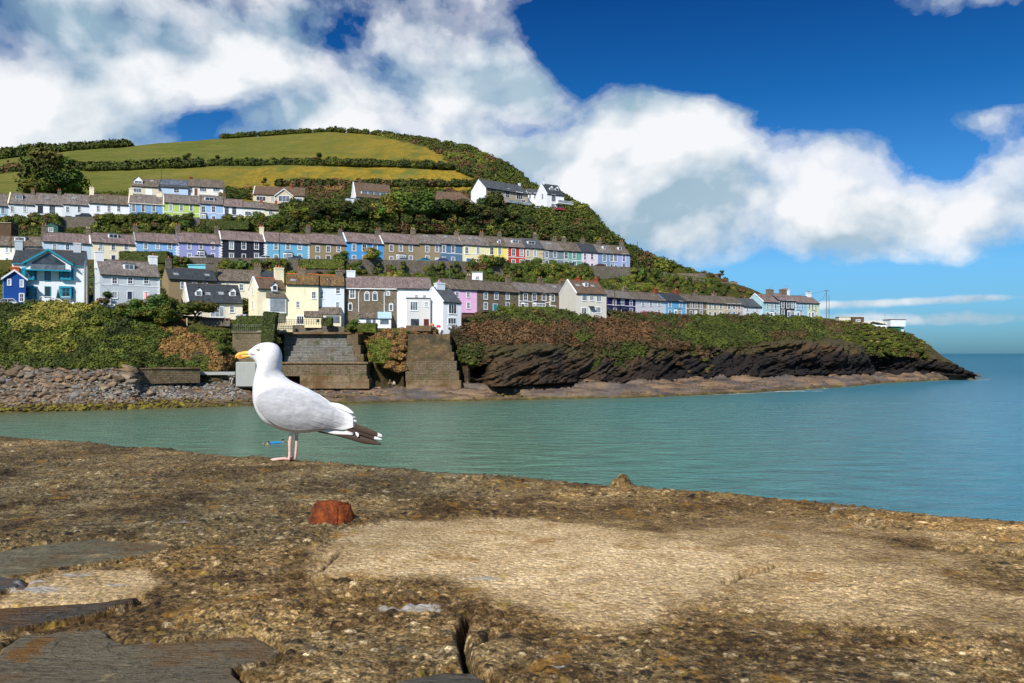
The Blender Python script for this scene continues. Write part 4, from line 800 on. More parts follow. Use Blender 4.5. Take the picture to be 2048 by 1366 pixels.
Mh(1163,1196,504,487,pm_((226,212,222)),'slate','pale pink house with a small arched doorway, middle street',wrow((1170,1184),513,5.5,12,'plain')+[(1170,529,4.5,8,'archdoor',(60,60,66)),(1184,533,5,12,'plain')],chim=[(1151+14,dict(w=1.3,d=.9,h=1.6))],gutter='dark')
Mh(1196,1227.5,506,490,pm_((118,150,184)),'old','steel blue house with a green arched door, second from the street end',wrow((1209,1223),516,6,14,'hood')+[(1209,534,8,12,'hood'),(1223,533,4.5,10,'archdoor',(40,90,90))],dorm=[(1207,496,8)],chim=[(1184+14,dict(w=1.3,d=.9,h=1.6))])
Mh(1227.5,1260,508,492,pm_((158,172,220)),'brown','lavender blue house closing the right end of the middle street',wrow((1231,1248),516,6,14,'hood')+[(1231.5,535,4.5,10,'archdoor',(60,110,150)),(1248,534,7,13,'hood')],dorm=[(1238,498,9)],chim=[(1243,dict(w=1.4,d=.9,h=1.9))])
# ---- lower road, far part
def Lh(u0,u1,e,r,wall,roof,label,wins,base=None,name='terraced_house',Yf=YL_,**k):
    b=HZ-(float(B5[1]((u0+u1)/2))-H)/YL_((u0+u1)/2)*F if base is None else base
    return house(name,u0,u1,Yf(u0),b,e,r,wall,RF[roof],label,'house',Y1=Yf(u1),group=GL_,wins=wins,**k)
YP=lambda u:float(np.interp(u,[895,954],[186,190]))
Lh(890,954,578.5,560,pm_((232,184,222)),'brown','lavender pink house beside the white gabled house',wrow((914.5,936.7),589,6,11)+wrow((936.7,),611,6,12)+[(914.5,611,6,10)],base=623,Yf=YP,chim=[(943,dict(w=1.1,d=.9,h=1.3,mat=M_st2,pm=M_potc))])
YS=lambda u:float(np.interp(u,[954,1146],[190,209]))
Lh(954,1037,582,563.5,M_st,'brown','dark brown stone house with a teal front door',wrow((971.5,992.6,1015.3),592,6.5,13)+wrow((971.5,1015.3),612,6.5,13)+[(990.5,614.5,7.5,14,'door',(40,140,170))],Yf=YS,chim=[(1018,dict(w=1.3,d=.9,h=1.8,mat=M_st))])
Lh(1037,1101,584,567,M_st,'old','stone house with white quoins, white bays and white window surrounds',wrow((1051,1068.5,1088),594,7,13,'hood')+[(1048.6,615,13,14,'bay'),(1078,615,24,14,'bay')],Yf=YS,quoins=1,band=603.5,chim=[(1084,dict(w=1.4,d=.9,h=1.8,mat=M_st))])
Lh(1101,1145,586,569,M_st2,'old','paler stone house with a large skylight left of the grey house',wrow((1105.5,1124),596,6,12)+[(1106,617.5,10,13,'wide'),(1125,618,5,12,'arch')],Yf=YS,sky=[(1109,575)],chim=[(1124,dict(w=1.5,d=.9,h=1.2,mat=M_st))])
house('detached_house',1152,1213,196,631,587,562,pm_((206,202,190)),RF['tile'],'detached grey house with a steep brown roof and three roof windows','house',yaw=24,depth=9,group=GL_,wins=[(1169,596,9,11,'wide'),(1183,596,7,10,'wide'),(1197.5,597,9,12,'wide'),(1168,621,9,12,'wide'),(1182,621.5,5,13,'door',(190,200,200)),(1196.5,620,9,11,'wide'),(1182,612,10,1,'pent')],dorm=[(1170,571,10)],sky=[(1155,571),(1185,572)],cope=(W_,'l'),chim=[(1134+22,dict(w=.9,d=.7,h=.8,mat=pm_((150,70,45)),pots=1)),(1196,dict(w=.9,d=.7,h=.8,mat=pm_((150,70,45)),pots=1))],ridgec=(150,90,60))
Lh(1215,1271,596,581,pm_((36,36,92)),'old','navy blue house with white window surrounds and porch',wrow((1229,1245,1262),605.5,5,10,'hood')+wrow((1230,1262.4),623,5.5,12,'hood')+[(1246,624,6,12,'door',(120,110,110)),(1246,615.5,10,1,'pent')],band=611,chim=[(1255,dict(w=1.6,d=.9,h=1.2,mat=M_st2))])
Lh(1271,1332,600,585,Wg,'brown','plain white terraced house behind the red cars',wrow((1286,1301.6,1318),607,4.5,9,'plain')+wrow((1287,1318),624,5,9,'plain')+[(1300,625,7,11,'door',(210,214,214))],chim=[(1312,dict(w=1.3,d=.9,h=1.5,mat=pm_((130,66,48))))])
Lh(1332,1373,602,587,pm_((110,182,224)),'slate','light blue terraced house with a gabled white porch',wrow((1340,1361.5),608.5,5,11,'hood')+wrow((1340,),625.6,5,11)+[(1355,626,13,9,'bay')],chim=[(1353,dict(w=1.3,d=.9,h=1.4,mat=pm_((130,66,48))))],quoins=2)
Lh(1373,1413,603,589,pm_((134,118,92)),'brown','brown house with white framed windows and white door',wrow((1382.6,1392,1402.5),611,4.5,11)+wrow((1382.6,1402.5),627,5,12)+[(1391.5,628,4.5,13,'door',(235,235,235))],band=617.5,chim=[(1391,dict(w=1.5,d=.9,h=1))])
Lh(1413,1450,606,592,pm_((214,204,178)),'brown','cream terraced house with a dark door, next to the brown house',wrow((1420,1430,1441.5),613,4,9,'plain')+wrow((1420,1441.5),629,4,10)+[(1430,630,4,12,'door',(56,54,60))],chim=[(1428,dict(w=1.6,d=.9,h=1.2,mat=M_st2,pots=1))],plinth=M_st)
Lh(1450,1486,608.5,594,pm_((196,176,148)),'brown','beige terraced house with wide white window surrounds',wrow((1458,1467.8,1478.4),613.5,5,10,'hood')+wrow((1458,1478.4),630,6,10,'hood')+[(1468,630,4.5,12,'door',(90,140,170))],band=620.5)
Lh(1486,1523,613,598,Wg,'grey','low white cottage with tiny windows and a grey roof',wrow((1494.4,1514),618.5,3,6,'plain')+wrow((1495,1514),630,3.5,7,'plain')+[(1505,630.5,5,8,'door',(200,210,214))],chim=[(1490,dict(w=.5,d=.5,h=.8,pots=1))],name='cottage')
YE=lambda u:float(np.interp(u,[1526,1640],[262,276]))
Lh(1526,1558,604,589,pm_((166,204,212)),'purple','pale blue end house with white gable edge and massive chimney',wrow((1535.4,1543.8,1551),612.5,3.5,11,'plain')+wrow((1535,1551),629,4,10)+[(1543.5,630,7,10,'bay')],Yf=YE,cope=(W_,'l'),chim=[(1540,dict(w=2.6,d=1.1,h=2.2,mat=M_st2,pots=1))])
Lh(1558,1591,601,588,pm_((26,34,48)),'purple','black and white house among the pale ones near the headland',wrow((1565.6,1575.4,1584.6),609,5,14,'hood')+[(1566,628,5,14,'hood'),(1581,628,12,11,'bay')],Yf=YE,quoins=1,chim=[(1566,dict(w=2.6,d=1.1,h=1.9,mat=M_st,pots=1)),(1588,dict(w=2.2,d=1,h=1.8,mat=W_,pots=4))])
Lh(1591,1614,605,592,pm_((150,200,226)),'purple','narrow light blue house near the headland, right of the black and white one',wrow((1595.5,1604.5),612.5,3.5,11,'plain')+[(1599,629,10,10,'bay')],Yf=YE)
Lh(1614,1639,606,593,pm_((200,216,178)),'purple','pale green house, last of the lower road towards the headland',wrow((1618.5,1625,1631.6),613,3,11,'plain')+[(1619,631,4,10),(1627,630,8,10,'bay')],Yf=YE,chim=[(1617,dict(w=1.8,d=1,h=1.5,mat=W_,pots=3))])
# ---- lower road, near part
def win_(root,loc,px,py,w,h,Y,tr=M_tr,style='sash',col=None,ca=1.,y=0):
    x,z,Yp=loc(px,py); return win(root,x,z,w*Yp/F/ca,h*Yp/F,tr,style,col=col,y=y)
def gable_front(root,x0,x1,y0,y1,ze,za,wall,rmat,edge,nm='cross_gable',zb=0,ov=.35,t=.16):
    """a gable facing the viewer (front plane y0) with its roof running back to y1"""
    m=MB(); xm=(x0+x1)/2
    m.prism([(x0,y0,zb),(x1,y0,zb),(x1,y0,ze),(xm,y0,za),(x0,y0,ze)],(0,y1-y0,0))
    o=m.build(nm,wall,root); r=MB()
    k=(za-ze)/(xm-x0)
    for s,xa in ((1,x0),(-1,x1)):
        a=(xa-s*ov,ze-k*ov); r.prism([(a[0],y0-ov,a[1]+.02),(xm,y0-ov,za+.02),(xm,y0-ov,za+t),(a[0],y0-ov,a[1]+t)][::s],(0,y1-y0+ov,0),0)
        r.prism([(a[0],y0-ov-.08,a[1]-.12),(xm,y0-ov-.08,za-.12),(xm,y0-ov-.08,za+t+.03),(a[0],y0-ov-.08,a[1]+t+.03)][::s],(0,.078,0),1)
    ro=r.build('roof',[rmat,edge],o); return o
# teal and white hotel-like house
r,w,ze,zr,loc=house('detached_house',24,168,146,606,528,501,pm_((226,232,234)),RF['slate'],'large white house with teal bays and a teal edged glazed gable','house',yaw=22,depth=8,
   wins=[(95.5,551,10,20,'sash',M_teal),(95.5,585,10,21,'door',(44,52,60))],trim=M_teal,chim=[(30,dict(w=1.3,d=1,h=1.9,mat=pm_((176,188,196)),pots=1)),(155,dict(w=1.3,d=1,h=1.9,mat=pm_((186,192,198)),pots=1))])
xa,_,_=loc(54,540); xb,_,_=loc(143,540); za=loc(96,501)[1]; zg=loc(96,527)[1]
gable_front(r,xa,xb,-.9,4.0,zg,za,pm_((226,232,234)),RF['slate'],M_teal,zb=loc(96,541)[1],ov=.5,t=.2)
m=MB(); xm=(xa+xb)/2; hh=(za-zg)
m.add([(xa+.9,-.93,zg-1.15),(xb-.9,-.93,zg-1.15),(xb-.9,-.93,zg-.0),(xm,-.93,za-.45),(xa+.9,-.93,zg-.0)],[(0,1,2,3,4)]); m.build('gable_glazing',GL[0],r)
m=MB(); m.box(xa-.1,xb+.1,-1.7,-.9,loc(96,541)[1]-.22,loc(96,541)[1]); m.build('balcony',M_teal,r)
m=MB(); m.box(xa+.8,xb-.8,-1.62,-1.58,loc(96,541)[1]+.02,loc(96,541)[1]+.95); m.build('glass_balustrade',GL[1],r)
for px in (59,133):
    for py in (548,585):
        x,z,_=loc(px,py); hh=22*146/F; q=MB(); p=MB(); W2=1.15
        p.add([(-W2,0,.15),(-W2+.35,-.7,.15),(W2-.35,-.7,.15),(W2,0,.15),(-W2,0,hh-.15),(-W2+.35,-.7,hh-.15),(W2-.35,-.7,hh-.15),(W2,0,hh-.15)],[(0,1,5,4),(1,2,6,5),(2,3,7,6)])
        for z0,z1,e in ((-.12,.2,.06),(hh-.25,hh+.12,.12)): q.prism([(-W2-e,0,z0),(-W2+.35-e/2,-.72-e,z0),(W2-.35+e/2,-.72-e,z0),(W2+e,0,z0)],(0,0,z1-z0))
        for xx,yy,ww in ((-W2+.16,-.30,.18),(-W2+.42,-.70,.16),(W2-.42,-.70,.16),(W2-.16,-.30,.18)): q.box(xx-ww,xx+ww,yy-.05,yy+.06,.15,hh-.15)
        q.box(-.04,.04,-.76,-.68,.15,hh-.15); q.box(-W2+.5,W2-.5,-.76,-.68,hh*.52,hh*.52+.07)
        o=q.build('bay_window',M_teal,r); o.location=(x,0,z-hh/2); p.build('pane',GL[0],o)
# pale grey detached house
house('detached_house',200,320,148,612,551,523,pm_((200,208,214)),RF['old'],'pale grey detached house with white gable, sash windows and navy door','house',yaw=36,depth=8,quoins=2,band=571,
  wins=wrow((229.4,260.5,292.5),561,9,13)+wrow((229.4,293),590,9,13)+[(259.5,591,9,14,'door',(48,62,84))],dorm=[(257,536,20)],chim=[(197,dict(w=1.5,d=1.1,h=1.9,mat=W_,pots=1)),(306,dict(w=1.5,d=1.1,h=1.6,mat=W_,pots=1))])
# small dark blue house, gable to the road
A=P(6,612,143); r=empty('small_house',(A.x,A.y,ground(10,143)),R(30),'small dark blue house with white windows cut by the left edge','house'); zb=A.z; 
r.location.z=zb; hgt=lambda py:H+(HZ-py)/F*144-zb; wd=3.5
m=MB(); m.prism([(0,0,-2),(wd,0,-2),(wd,0,hgt(557)),(wd/2,0,hgt(541)),(0,0,hgt(557))],(0,9,0)); m.build('wall',pm_((18,72,150)),r)
m=MB(); 
for s,x0 in ((1,0),(-1,wd)):
    k=(hgt(541)-hgt(557))/(wd/2); m.prism([(x0-s*.3,-.3,hgt(557)-k*.3+.02),(wd/2,-.3,hgt(541)+.02),(wd/2,-.3,hgt(541)+.18),(x0-s*.3,-.3,hgt(557)-k*.3+.18)][::s],(0,9.6,0),0)
    m.prism([(x0-s*.3,-.36,hgt(557)-k*.3-.15),(wd/2,-.36,hgt(541)-.15),(wd/2,-.36,hgt(541)+.2),(x0-s*.3,-.36,hgt(557)-k*.3+.2)][::s],(0,.058,0),1)
m.build('roof',[RF['purple'],W_],r)
m=MB(); m.box(-.02,.1,-.03,9,-2,hgt(558)); m.build('side_wall',pm_((40,160,220)),r)
for x,py,ww,hh in ((.95,565,.5,1.),(2.85,567,.5,1.1),(2.85,595,.55,1.4)): win(r,x,hgt(py),ww,hh,M_tr,'sash')
chimney(r,wd/2,2.5,hgt(541),w=1.3,d=1,h=.6,mat=pm_((190,92,50)),pots=0)
# tan house behind, its slate roof
house('detached_house',337,434,168,622,559,538,pm_((150,132,100)),RF['slate'],'tan rendered house with a dark slate roof and two skylights','house',yaw=34,depth=7.5,wins=[(366,571,8,13,'sash'),(389,570,8,9),(410,570,8,9)],sky=[(352,549),(414,551)],chim=[(337,dict(w=1.1,d=1,h=2.4,mat=M_rubble,pots=1)),(424,dict(w=1.6,d=1,h=2.0,mat=M_rubble,pots=0))],gutter='dark')
house('terraced_house',434,522,176,622,562,541,pm_((236,230,206)),RF['brown'],'cream house half hidden behind the yellow gabled house','house',yaw=18,depth=8,wins=[(455,568,6,6),(482.7,575,8,12,'sash'),(484,606,8,12,'sash')],chim=[(515,dict(w=1.6,d=1,h=1.5,mat=M_st2,pots=3))],quoins=3)
house('terraced_house',522,562,180,622,557,543,pm_((214,206,186)),RF['slate'],'slate roofed house showing only its roof behind the cream chimney','house',yaw=18,depth=7)
# grey roofed cottage with two dormers
r,w,ze,zr,loc=house('cottage',376,485,155,636,604.5,570,pm_((232,226,204)),RF['slate'],'cream cottage with a large dark slate roof and two white gabled dormers','cottage',yaw=30,depth=9,ov=.35,
  wins=[(434.5,624,26,20,'wide'),(464,619,8,12,'sash'),(398,625,7,12)],dorm=[(396.5,588,13,'gable'),(464,589,13,'gable')],sky=[(415.5,588),(442,588)],cope=(W_,'l'))
# yellow gabled house
YW=pm_((240,230,196),'butter'); YW2=pm_((238,226,184),'butter_deep')
r,w,ze,zr,loc=house('detached_house',515,572,156,642,577.5,557,YW,RF['tile'],'butter yellow house with white bargeboards and a glazed first floor bay','house',yaw=33,depth=6.5,ridgec=(196,104,50),chim=[(566,dict(w=1.7,d=1.1,h=2.8,mat=CR,pots=3))],cope=(W_,'l'),dorm=[(547.5,579,12,'gable')],wins=[(548,585,6,12,'arch')])
x,z,Yp=loc(551,611); q=MB(); q.box(-1.65,1.65,-1.5,0,-1.55,1.45); q.prism([(-1.85,-1.7,1.45),(-1.85,0,1.45),(-1.85,0,2.5)],(3.7,0,0),1); o=q.build('bay_window',[M_tr,RF['brown']],r); o.location=(x,0,z)
q=MB(); q.box(-1.45,1.45,-1.53,-1.5,-1.25,1.2); q.build('pane',GL[2],o)
for py in (580,608): win(r,0,H+(HZ-py)/F*157-r.location.z,.8,1.7,M_tr,'sash',rz=R(-90),y=3.2)
# tall yellow house and white half under one roof
r,w,ze,zr,loc=house('terraced_house',572,637,158,654,568.5,549,YW,RF['rust'],'tall butter yellow house with an orange ridge and a long blank wall','house',yaw=14,depth=8,ridgec=(206,104,44),wins=[(627.6,590,8,15,'sash'),(595.6,609,7,12,'plain'),(600.6,640,13,17,'wide')],chim=[(603,dict(w=1.6,d=1,h=1.2,mat=M_st2,pots=3))],sky=[(586,561)])
x,z,Yp=loc(626,641); q=MB(); q.prism([(-1.6,-2.2,-1.5),(-1.6,0,-1.5),(-1.6,0,1.7),(-1.6,-2.2,.6)],(3.2,0,0)); q.prism([(-1.75,-2.4,.55),(-1.75,0,1.72),(-1.75,0,1.9),(-1.75,-2.4,.72)],(3.5,0,0),1); q.box(.7,1.2,-2.24,-2.2,-.4,.2,2); o=q.build('outhouse',[YW2,RF['brown'],GL[0]],r); o.location=(x,0,z)
r,w,ze,zr,loc=house('terraced_house',637,688.5,160.6,656,571,551,Wg,RF['rust'],'tall white house joined to the yellow one, with a lean-to porch','house',yaw=14,depth=8,ridgec=(196,110,52),wins=[(643.7,591,7,13,'sash'),(676,581,8,12,'sash'),(675,610,6,12,'plain')],gutter=True,chim=[(678,dict(w=1.4,d=1,h=1.2,mat=M_rubble,pots=1))])
x,z,Yp=loc(661,640); q=MB(); q.prism([(-2.2,-2.6,-1.7),(-2.2,0,-1.7),(-2.2,0,2.4),(-2.2,-2.6,1.0)],(4.2,0,0)); q.prism([(-2.4,-2.8,.95),(-2.4,0,2.42),(-2.4,0,2.6),(-2.4,-2.8,1.12)],(4.5,0,0),1); q.box(-.9,1.7,-2.64,-2.6,-.7,.7,2); o=q.build('lean_to',[CR,RF['brown'],GL[1]],r); o.location=(x,0,z)
# stone house
r,w,ze,zr,loc=house('terraced_house',688.5,793,163,658,576,554,M_st,RF['purple'],'tall brown stone house with arched white windows and white downpipes','house',yaw=10,depth=8.5,wins=[(704.7,587,9,19,'sash'),(734,594,8,13,'arch'),(750,594,8,13,'arch'),(776,587,5,6,'arch'),(700.6,614,6,12,'arch'),(782,615,6,12,'arch')],chim=[(702,dict(w=1.8,d=1.1,h=1.4,mat=Wg,pots=1))],trim=M_tr)
for px in (717.5,768.5):
    x,z,Yp=loc(px,577); q=MB(); q.tube([(x+.5,-.3,ze-.2),(x,-.12,ze-1.),(x,-.12,0)],.08,6); q.build('downpipe',M_tr,r)
x,z,Yp=loc(752,644); q=MB(); q.prism([(-3.6,-2.6,-1.6),(-3.6,0,-1.6),(-3.6,0,1.9),(-3.6,-2.6,.7)],(6.6,0,0)); q.prism([(-3.7,-2.9,.6),(-3.7,0,1.92),(-3.7,0,2.1),(-3.7,-2.9,.78)],(4.,0,0),1); q.prism([(.32,-2.9,.6),(.32,0,1.92),(.32,0,2.1),(.32,-2.9,.78)],(2.8,0,0),3)
for a,b_ in ((-2.0,-1.0),(-.7,-.1),(.8,2.5)): q.box(a,b_,-2.64,-2.6,-.55,.45,2)
o=q.build('conservatory',[W_,RF['brown'],GL[1],pm_((170,200,214))],r); o.location=(x,0,z)
# white house with grey two-storey projection
r,w,ze,zr,loc=house('terraced_house',793,864,165,660,576.5,556,W_,RF['purple'],'white house with a two storey pale grey projection and open ground floor','house',yaw=12,depth=8.5,wins=[(833,592.5,6,6,'plain'),(849,594,5,8,'plain')])
x0,_,_=loc(812,620); x1,_,_=loc(858.5,620); zt=loc(835,598)[1]
q=MB(); q.box(x0,x1,-2.2,-.004,-2,zt); q.box(x0-.15,x1+.1,-2.4,-.006,zt,zt+.14,1); q.box(x0-1.9,x0-.006,-1.6,-.004,-2,zt-.05,2); o=q.build('projection',[pm_((206,206,204)),M_metal,W_],r)
for px,py,pw,ph,st in ((826,613.5,13,17,'wide'),(850.5,610.5,8,9,'plain')): x,z,Yp=loc(px,py); win(o,x,z,pw*Yp/F,ph*Yp/F,M_tr,st,y=-2.2)
for px,pw,c in ((828,16,GL[0]),(850.5,10,pm_((88,34,26)))):
    x,z,Yp=loc(px,645); q=MB(); q.box(x-pw*.052,x+pw*.052,-2.22,-2.2,-.4,2.2); q.build('doorway',c,o)
r2,w,ze,zr,loc=house('detached_house',886,922.5,162,660,604.5,577,W_,RF['grey'],'white gabled house with a smooth grey roof above the cliff','house',yaw=38,depth=8,wins=[(905,618,14,19,'wide'),(904,642,14,12,'wide')],ov=.1,chim=[(879,dict(w=2.0,d=1.2,h=1.2,mat=Wg,pots=1))],cope=(W_,'l'))
win(r2,0,H+(HZ-613)/F*164-r2.location.z,.6,1.3,M_tr,'sash',rz=R(-90),y=5.2); 
# ---- upper bungalows and villas
TL=RF['tile']
r,w,ze,zr,loc=house('bungalow',263,317,262,396,373,359,pm_((206,196,176)),RF['brown'],'low bungalow with an arched white dormer window, left of the solar roof','bungalow',yaw=16,depth=9,wins=[(275,381,14,8,'wide'),(298,385,12,13,'door',(232,234,236))],dorm=[(277,366,16,'gable')],sky=[(304,362)])
r,w,ze,zr,loc=house('bungalow',317,376,265.5,396,374,360,pm_((176,198,226)),RF['grey'],'pale blue bungalow with a solar panel roof','bungalow',yaw=16,depth=9,wins=[(353,381,10,8,'plain')],gutter='dark')
q=MB(); a=math.atan2(zr-ze,4.5)
for i in range(6): q.box(.3+i*(w-.6)/6,.3+(i+1)*(w-.6)/6-.06,-1.9,1.9,.16,.22)
o=q.build('solar_panels',GL[1],r); o.location=(0,2.25,(ze+zr)/2+.05); o.rotation_euler=(a,0,0)
r,w,ze,zr,loc=house('bungalow',376,446,269,395,374,360,pm_((228,226,220)),RF['brown'],'long white bungalow with brown flanked windows at the end of its row','bungalow',yaw=16,depth=9,wins=[(382,379.5,6,9,'plain'),(406,379,13,8,'wide'),(433,379.5,12,7,'wide'),(392,384,6,14,'door',(110,72,50))],chim=[(379,dict(w=1,d=.7,h=.6,mat=pm_((120,50,40)),pots=1))])
r,w,ze,zr,loc=house('bungalow',506,609,277,408,390,375,pm_((204,192,168)),TL,'beige bungalow with a central gable and picture window','bungalow',yaw=10,depth=9,wins=[(522,397.5,18,9,'wide'),(545,398,7,9,'plain'),(596,401,16,9,'wide')],chim=[(582,dict(w=.9,d=.8,h=1.2,mat=pm_((140,64,44)),pots=1))],cope=(pm_((220,214,196)),'l'))
xa,_,_=loc(552,400); xb,_,_=loc(586,400); gable_front(r,xa,xb,-1.4,4,loc(569,393)[1],loc(569,380)[1],pm_((200,188,164)),TL,M_tr,zb=-1)
x,z,_=loc(569,399); win(r,x,z,3.6,1.9,M_tr,'wide',y=-1.4)
r,w,ze,zr,loc=house('bungalow',711,784,282,412,396,368,pm_((232,234,232)),TL,'white bungalow with steep brown roof and a long flat dormer','bungalow',yaw=22,depth=9,wins=[(724,402,10,10,'plain'),(752,401,10,8,'plain')],cope=(W_,'l'))
x,z,_=loc(749,388); q=MB(); q.box(-4.6,4.6,0,3.2,0,1.7); q.box(-4.8,4.8,-.2,3.3,1.7,1.85,1); o=q.build('dormer',[M_tr,M_metal],r); o.location=(x,1.0,ze+.75)
for i in range(4):
    q=MB(); q.box(-4.3+i*2.2,-2.3+i*2.2,-.04,0,.45,1.5); q.build('window',GL[1],o)
q=MB(); q.box(-3.6,-.004,-1.2,4,-2,1.9); q.box(-3.8,.1,-1.4,4.2,1.9,2.0,1); q.build('side_extension',[Wg,M_metal],r)
house('villa',868,950,294,424,404,385,pm_((226,230,230)),TL,'white house with a brown hipped roof half hidden by trees','house',yaw=10,depth=9,hl=1.5,hr=5,wins=[(935,406,13,8,'wide'),(895,410,8,8)])
r,w,ze,zr,loc=house('villa',971.5,1056,299,416,382,365,pm_((176,162,138)),RF['grey'],'modern grey-roofed house with brown cladding and glass balcony','house',yaw=38,depth=9.5,ov=.5,gutter='dark',wins=[(994,388,14,10,'wide'),(1015,389,8,12,'plain'),(1039,392,12,14,'wide'),(1047,404,8,8,'plain')],sky=[(1017,378)],chim=[(1043,dict(w=.8,d=.7,h=.9,mat=W_,pots=1))])
q=MB(); q.box(.0,.12,-.05,9.6,-2,ze-.05); q.prism([(-.03,0,ze-.1),(-.03,9.5,ze-.1),(-.03,4.75,zr-.05)],(.1,0,0)); q.build('gable_wall',W_,r)
q=MB(); q.box(w*.42,w,-2.2,-.01,1.5,1.7); q.build('balcony',M_blk,r); q=MB(); q.box(w*.42,w,-2.2,-2.15,1.72,2.75); q.build('glass_balustrade',GL[2],r)
r,w,ze,zr,loc=house('villa',1056,1076,314,416,387,379,W_,RF['grey'],'narrow white link house between the modern house and the twin dormer house','house',yaw=10,depth=7,wins=[(1060,392,4,11),(1070,392,4,11),(1062,408,5,7)])
r,w,ze,zr,loc=house('villa',1094,1128,305,422,390,370,W_,RF['slate'],'tall white house with twin gabled dormers high on the hill','house',yaw=30,depth=8.5,cope=(W_,'l'),ov=.1,wins=[(1107,396,8,14,'wide'),(1106,412,7,8,'plain'),(1119,412,7,8,'plain')],dorm=[(1101,378,9,'gable'),(1112,379,9,'gable')],chim=[(1087,dict(w=.6,d=.6,h=1.6,pots=1,mat=W_))])
q=MB(); q.box(w*.45,w+2.6,-2.6,-.01,2.6,2.8); q.build('balcony',W_,r); q=MB(); q.box(w*.45,w+2.6,-2.6,-2.56,2.82,3.8); q.box(w+2.56,w+2.6,-2.5,0,2.82,3.8); q.build('glass_balustrade',GL[2],r)
for y,z_,ww in ((3.2,5.8,1.2),(3.2,1.4,2.)): win(r,0,z_,ww,1.9,M_tr,'plain',rz=R(-90),y=y)
# ================================================================ vegetation
def foliage(nm,trans=0):
    def fn(nt,b,ob,pos):
        t=nd(nt,'ShaderNodeAttribute',attribute_name='tint').outputs['Color']; n=noi(nt,pos,1.1,4,.7); n2=noi(nt,pos,6,3,.7)
        c=mix(nt,1.,t,ramp(nt,n,[(.32,(.85,.92,.80)),(.5,(1.28,1.26,1.2)),(.7,(1.70,1.60,1.25))]),'MULTIPLY'); c=mix(nt,1.,c,ramp(nt,n2,[(.3,(.82,.82,.82)),(.65,(1.15,1.15,1.1))]),'MULTIPLY')
        setb(nt,b,'Base Color',c)
    return material(nm,fn,.8,.15)
M_fol=foliage('foliage')
def ico(sub):
    bm=bmesh.new(); bmesh.ops.create_icosphere(bm,subdivisions=sub,radius=1); V=np.array([v.co[:] for v in bm.verts]); Fq=np.array([[v.index for v in f.verts] for f in bm.faces]); bm.free(); return V,Fq
ICO1,ICO2,ICO3=ico(1),ico(2),ico(3)
def clump(seed,n=170,leaf=.155,lump=.35,core=.86,flat=1.0):
    """unit bush: a lumpy core with leaf-spray faces all over it; returns V, quads"""
    g=np.random.default_rng(seed); V,Fc=ICO1
    def rad(d): return 1+lump*(fbm(d[:,0]*1.6+seed,d[:,1]*1.6,d[:,2]*1.6,o=3,s=seed)-.5)*2
    Vc=V*(rad(V)*core)[:,None]; Fq=np.concatenate([Fc,Fc[:,2:3]],1)
    d=g.normal(size=(n,3)); d/=np.linalg.norm(d,axis=1)[:,None]; d[:,2]=np.where(d[:,2]<-.35,-d[:,2],d[:,2])
    r=rad(d)*g.uniform(.80,1.14,n); c=d*r[:,None]
    nn=d+g.normal(size=(n,3))*.65; nn/=np.linalg.norm(nn,axis=1)[:,None]
    a=np.cross(nn,g.normal(size=(n,3))); a/=np.linalg.norm(a,axis=1)[:,None]; b=np.cross(nn,a); s=leaf*g.uniform(.6,1.3,n)[:,None]
    Q=np.stack([c-a*s-b*s*.35,c+a*s*.2-b*s*.7,c+a*s+b*s*.3,c-a*s*.15+b*s*.75],1).reshape(-1,3)
    FqL=np.arange(4*n).reshape(n,4)+len(Vc)
    return np.concatenate([Vc,Q]),np.concatenate([Fq,FqL])
def fixtri(Fq): return Fq
CL=[clump(s) for s in range(6)]; CLs=[clump(s+20,n=105,leaf=.20) for s in range(5)]; CLt=[clump(s+40,n=230,leaf=.15,lump=.5,core=.72) for s in range(5)]
def merge(name,items,mat,lib=CL,parent=None,kind='stuff'):
    """items: (x,y,z,rx,ry,rz,rot,(r,g,b)) merged into one mesh"""
    Vs=[];Fs=[];Cs=[];o=0
    for it in items:
        x,y,z,rx,ry,rz,rot,col=it; V,Fq=lib[random.randrange(len(lib))]; c,s=math.cos(rot),math.sin(rot)
        P_=V*np.array([rx,ry,rz]); P_=np.stack([P_[:,0]*c-P_[:,1]*s+x,P_[:,0]*s+P_[:,1]*c+y,P_[:,2]+z],1); Vs.append(P_);Fs.append(Fq+o);o+=len(V)
        Cs.append(np.broadcast_to(np.array(col),(len(V),3)))
    V=np.concatenate(Vs);Fq=np.concatenate(Fs);C=np.concatenate(Cs)
    tri=Fq[:,2]==Fq[:,3]
    # triangles are stored as quads with a repeated corner: split into a triangle mesh
    T1=Fq[:,:3]; T2=Fq[~tri][:,[0,2,3]]
    return mesh_np(name,V,np.concatenate([T1,T2]),mat,parent,attrs={'tint':('FLOAT_COLOR',C)})
G_D=(.048,.062,.017);G_M=(.072,.090,.019);G_L=(.12,.135,.025);G_Y=(.23,.21,.05);G_B=(.17,.095,.048);G_O=(.24,.14,.055);G_BK=(.038,.050,.017);G_BR=(.11,.07,.036);G_G=(.070,.115,.026)
def jit(c,k=.25): f=random.uniform(1-k,1+k); g=random.uniform(1-k*.4,1+k*.4); return (c[0]*f*g,c[1]*f,c[2]*f)
def pick(pal,at=None):
    cols=[p[0] for p in pal]; w=[p[1] for p in pal]
    if at is None or random.random()<.25: return jit(random.choices(cols,w)[0],.15)
    n=float(fbm(np.array([at[0]*.07]),np.array([at[1]*.07]),o=3,s=len(pal)*7+3)[0]); n=min(.999,max(0,(n-.28)/.44))*sum(w); k=0
    while k<len(w)-1 and n>w[k]: n-=w[k]; k+=1
    return jit(cols[k],.14)
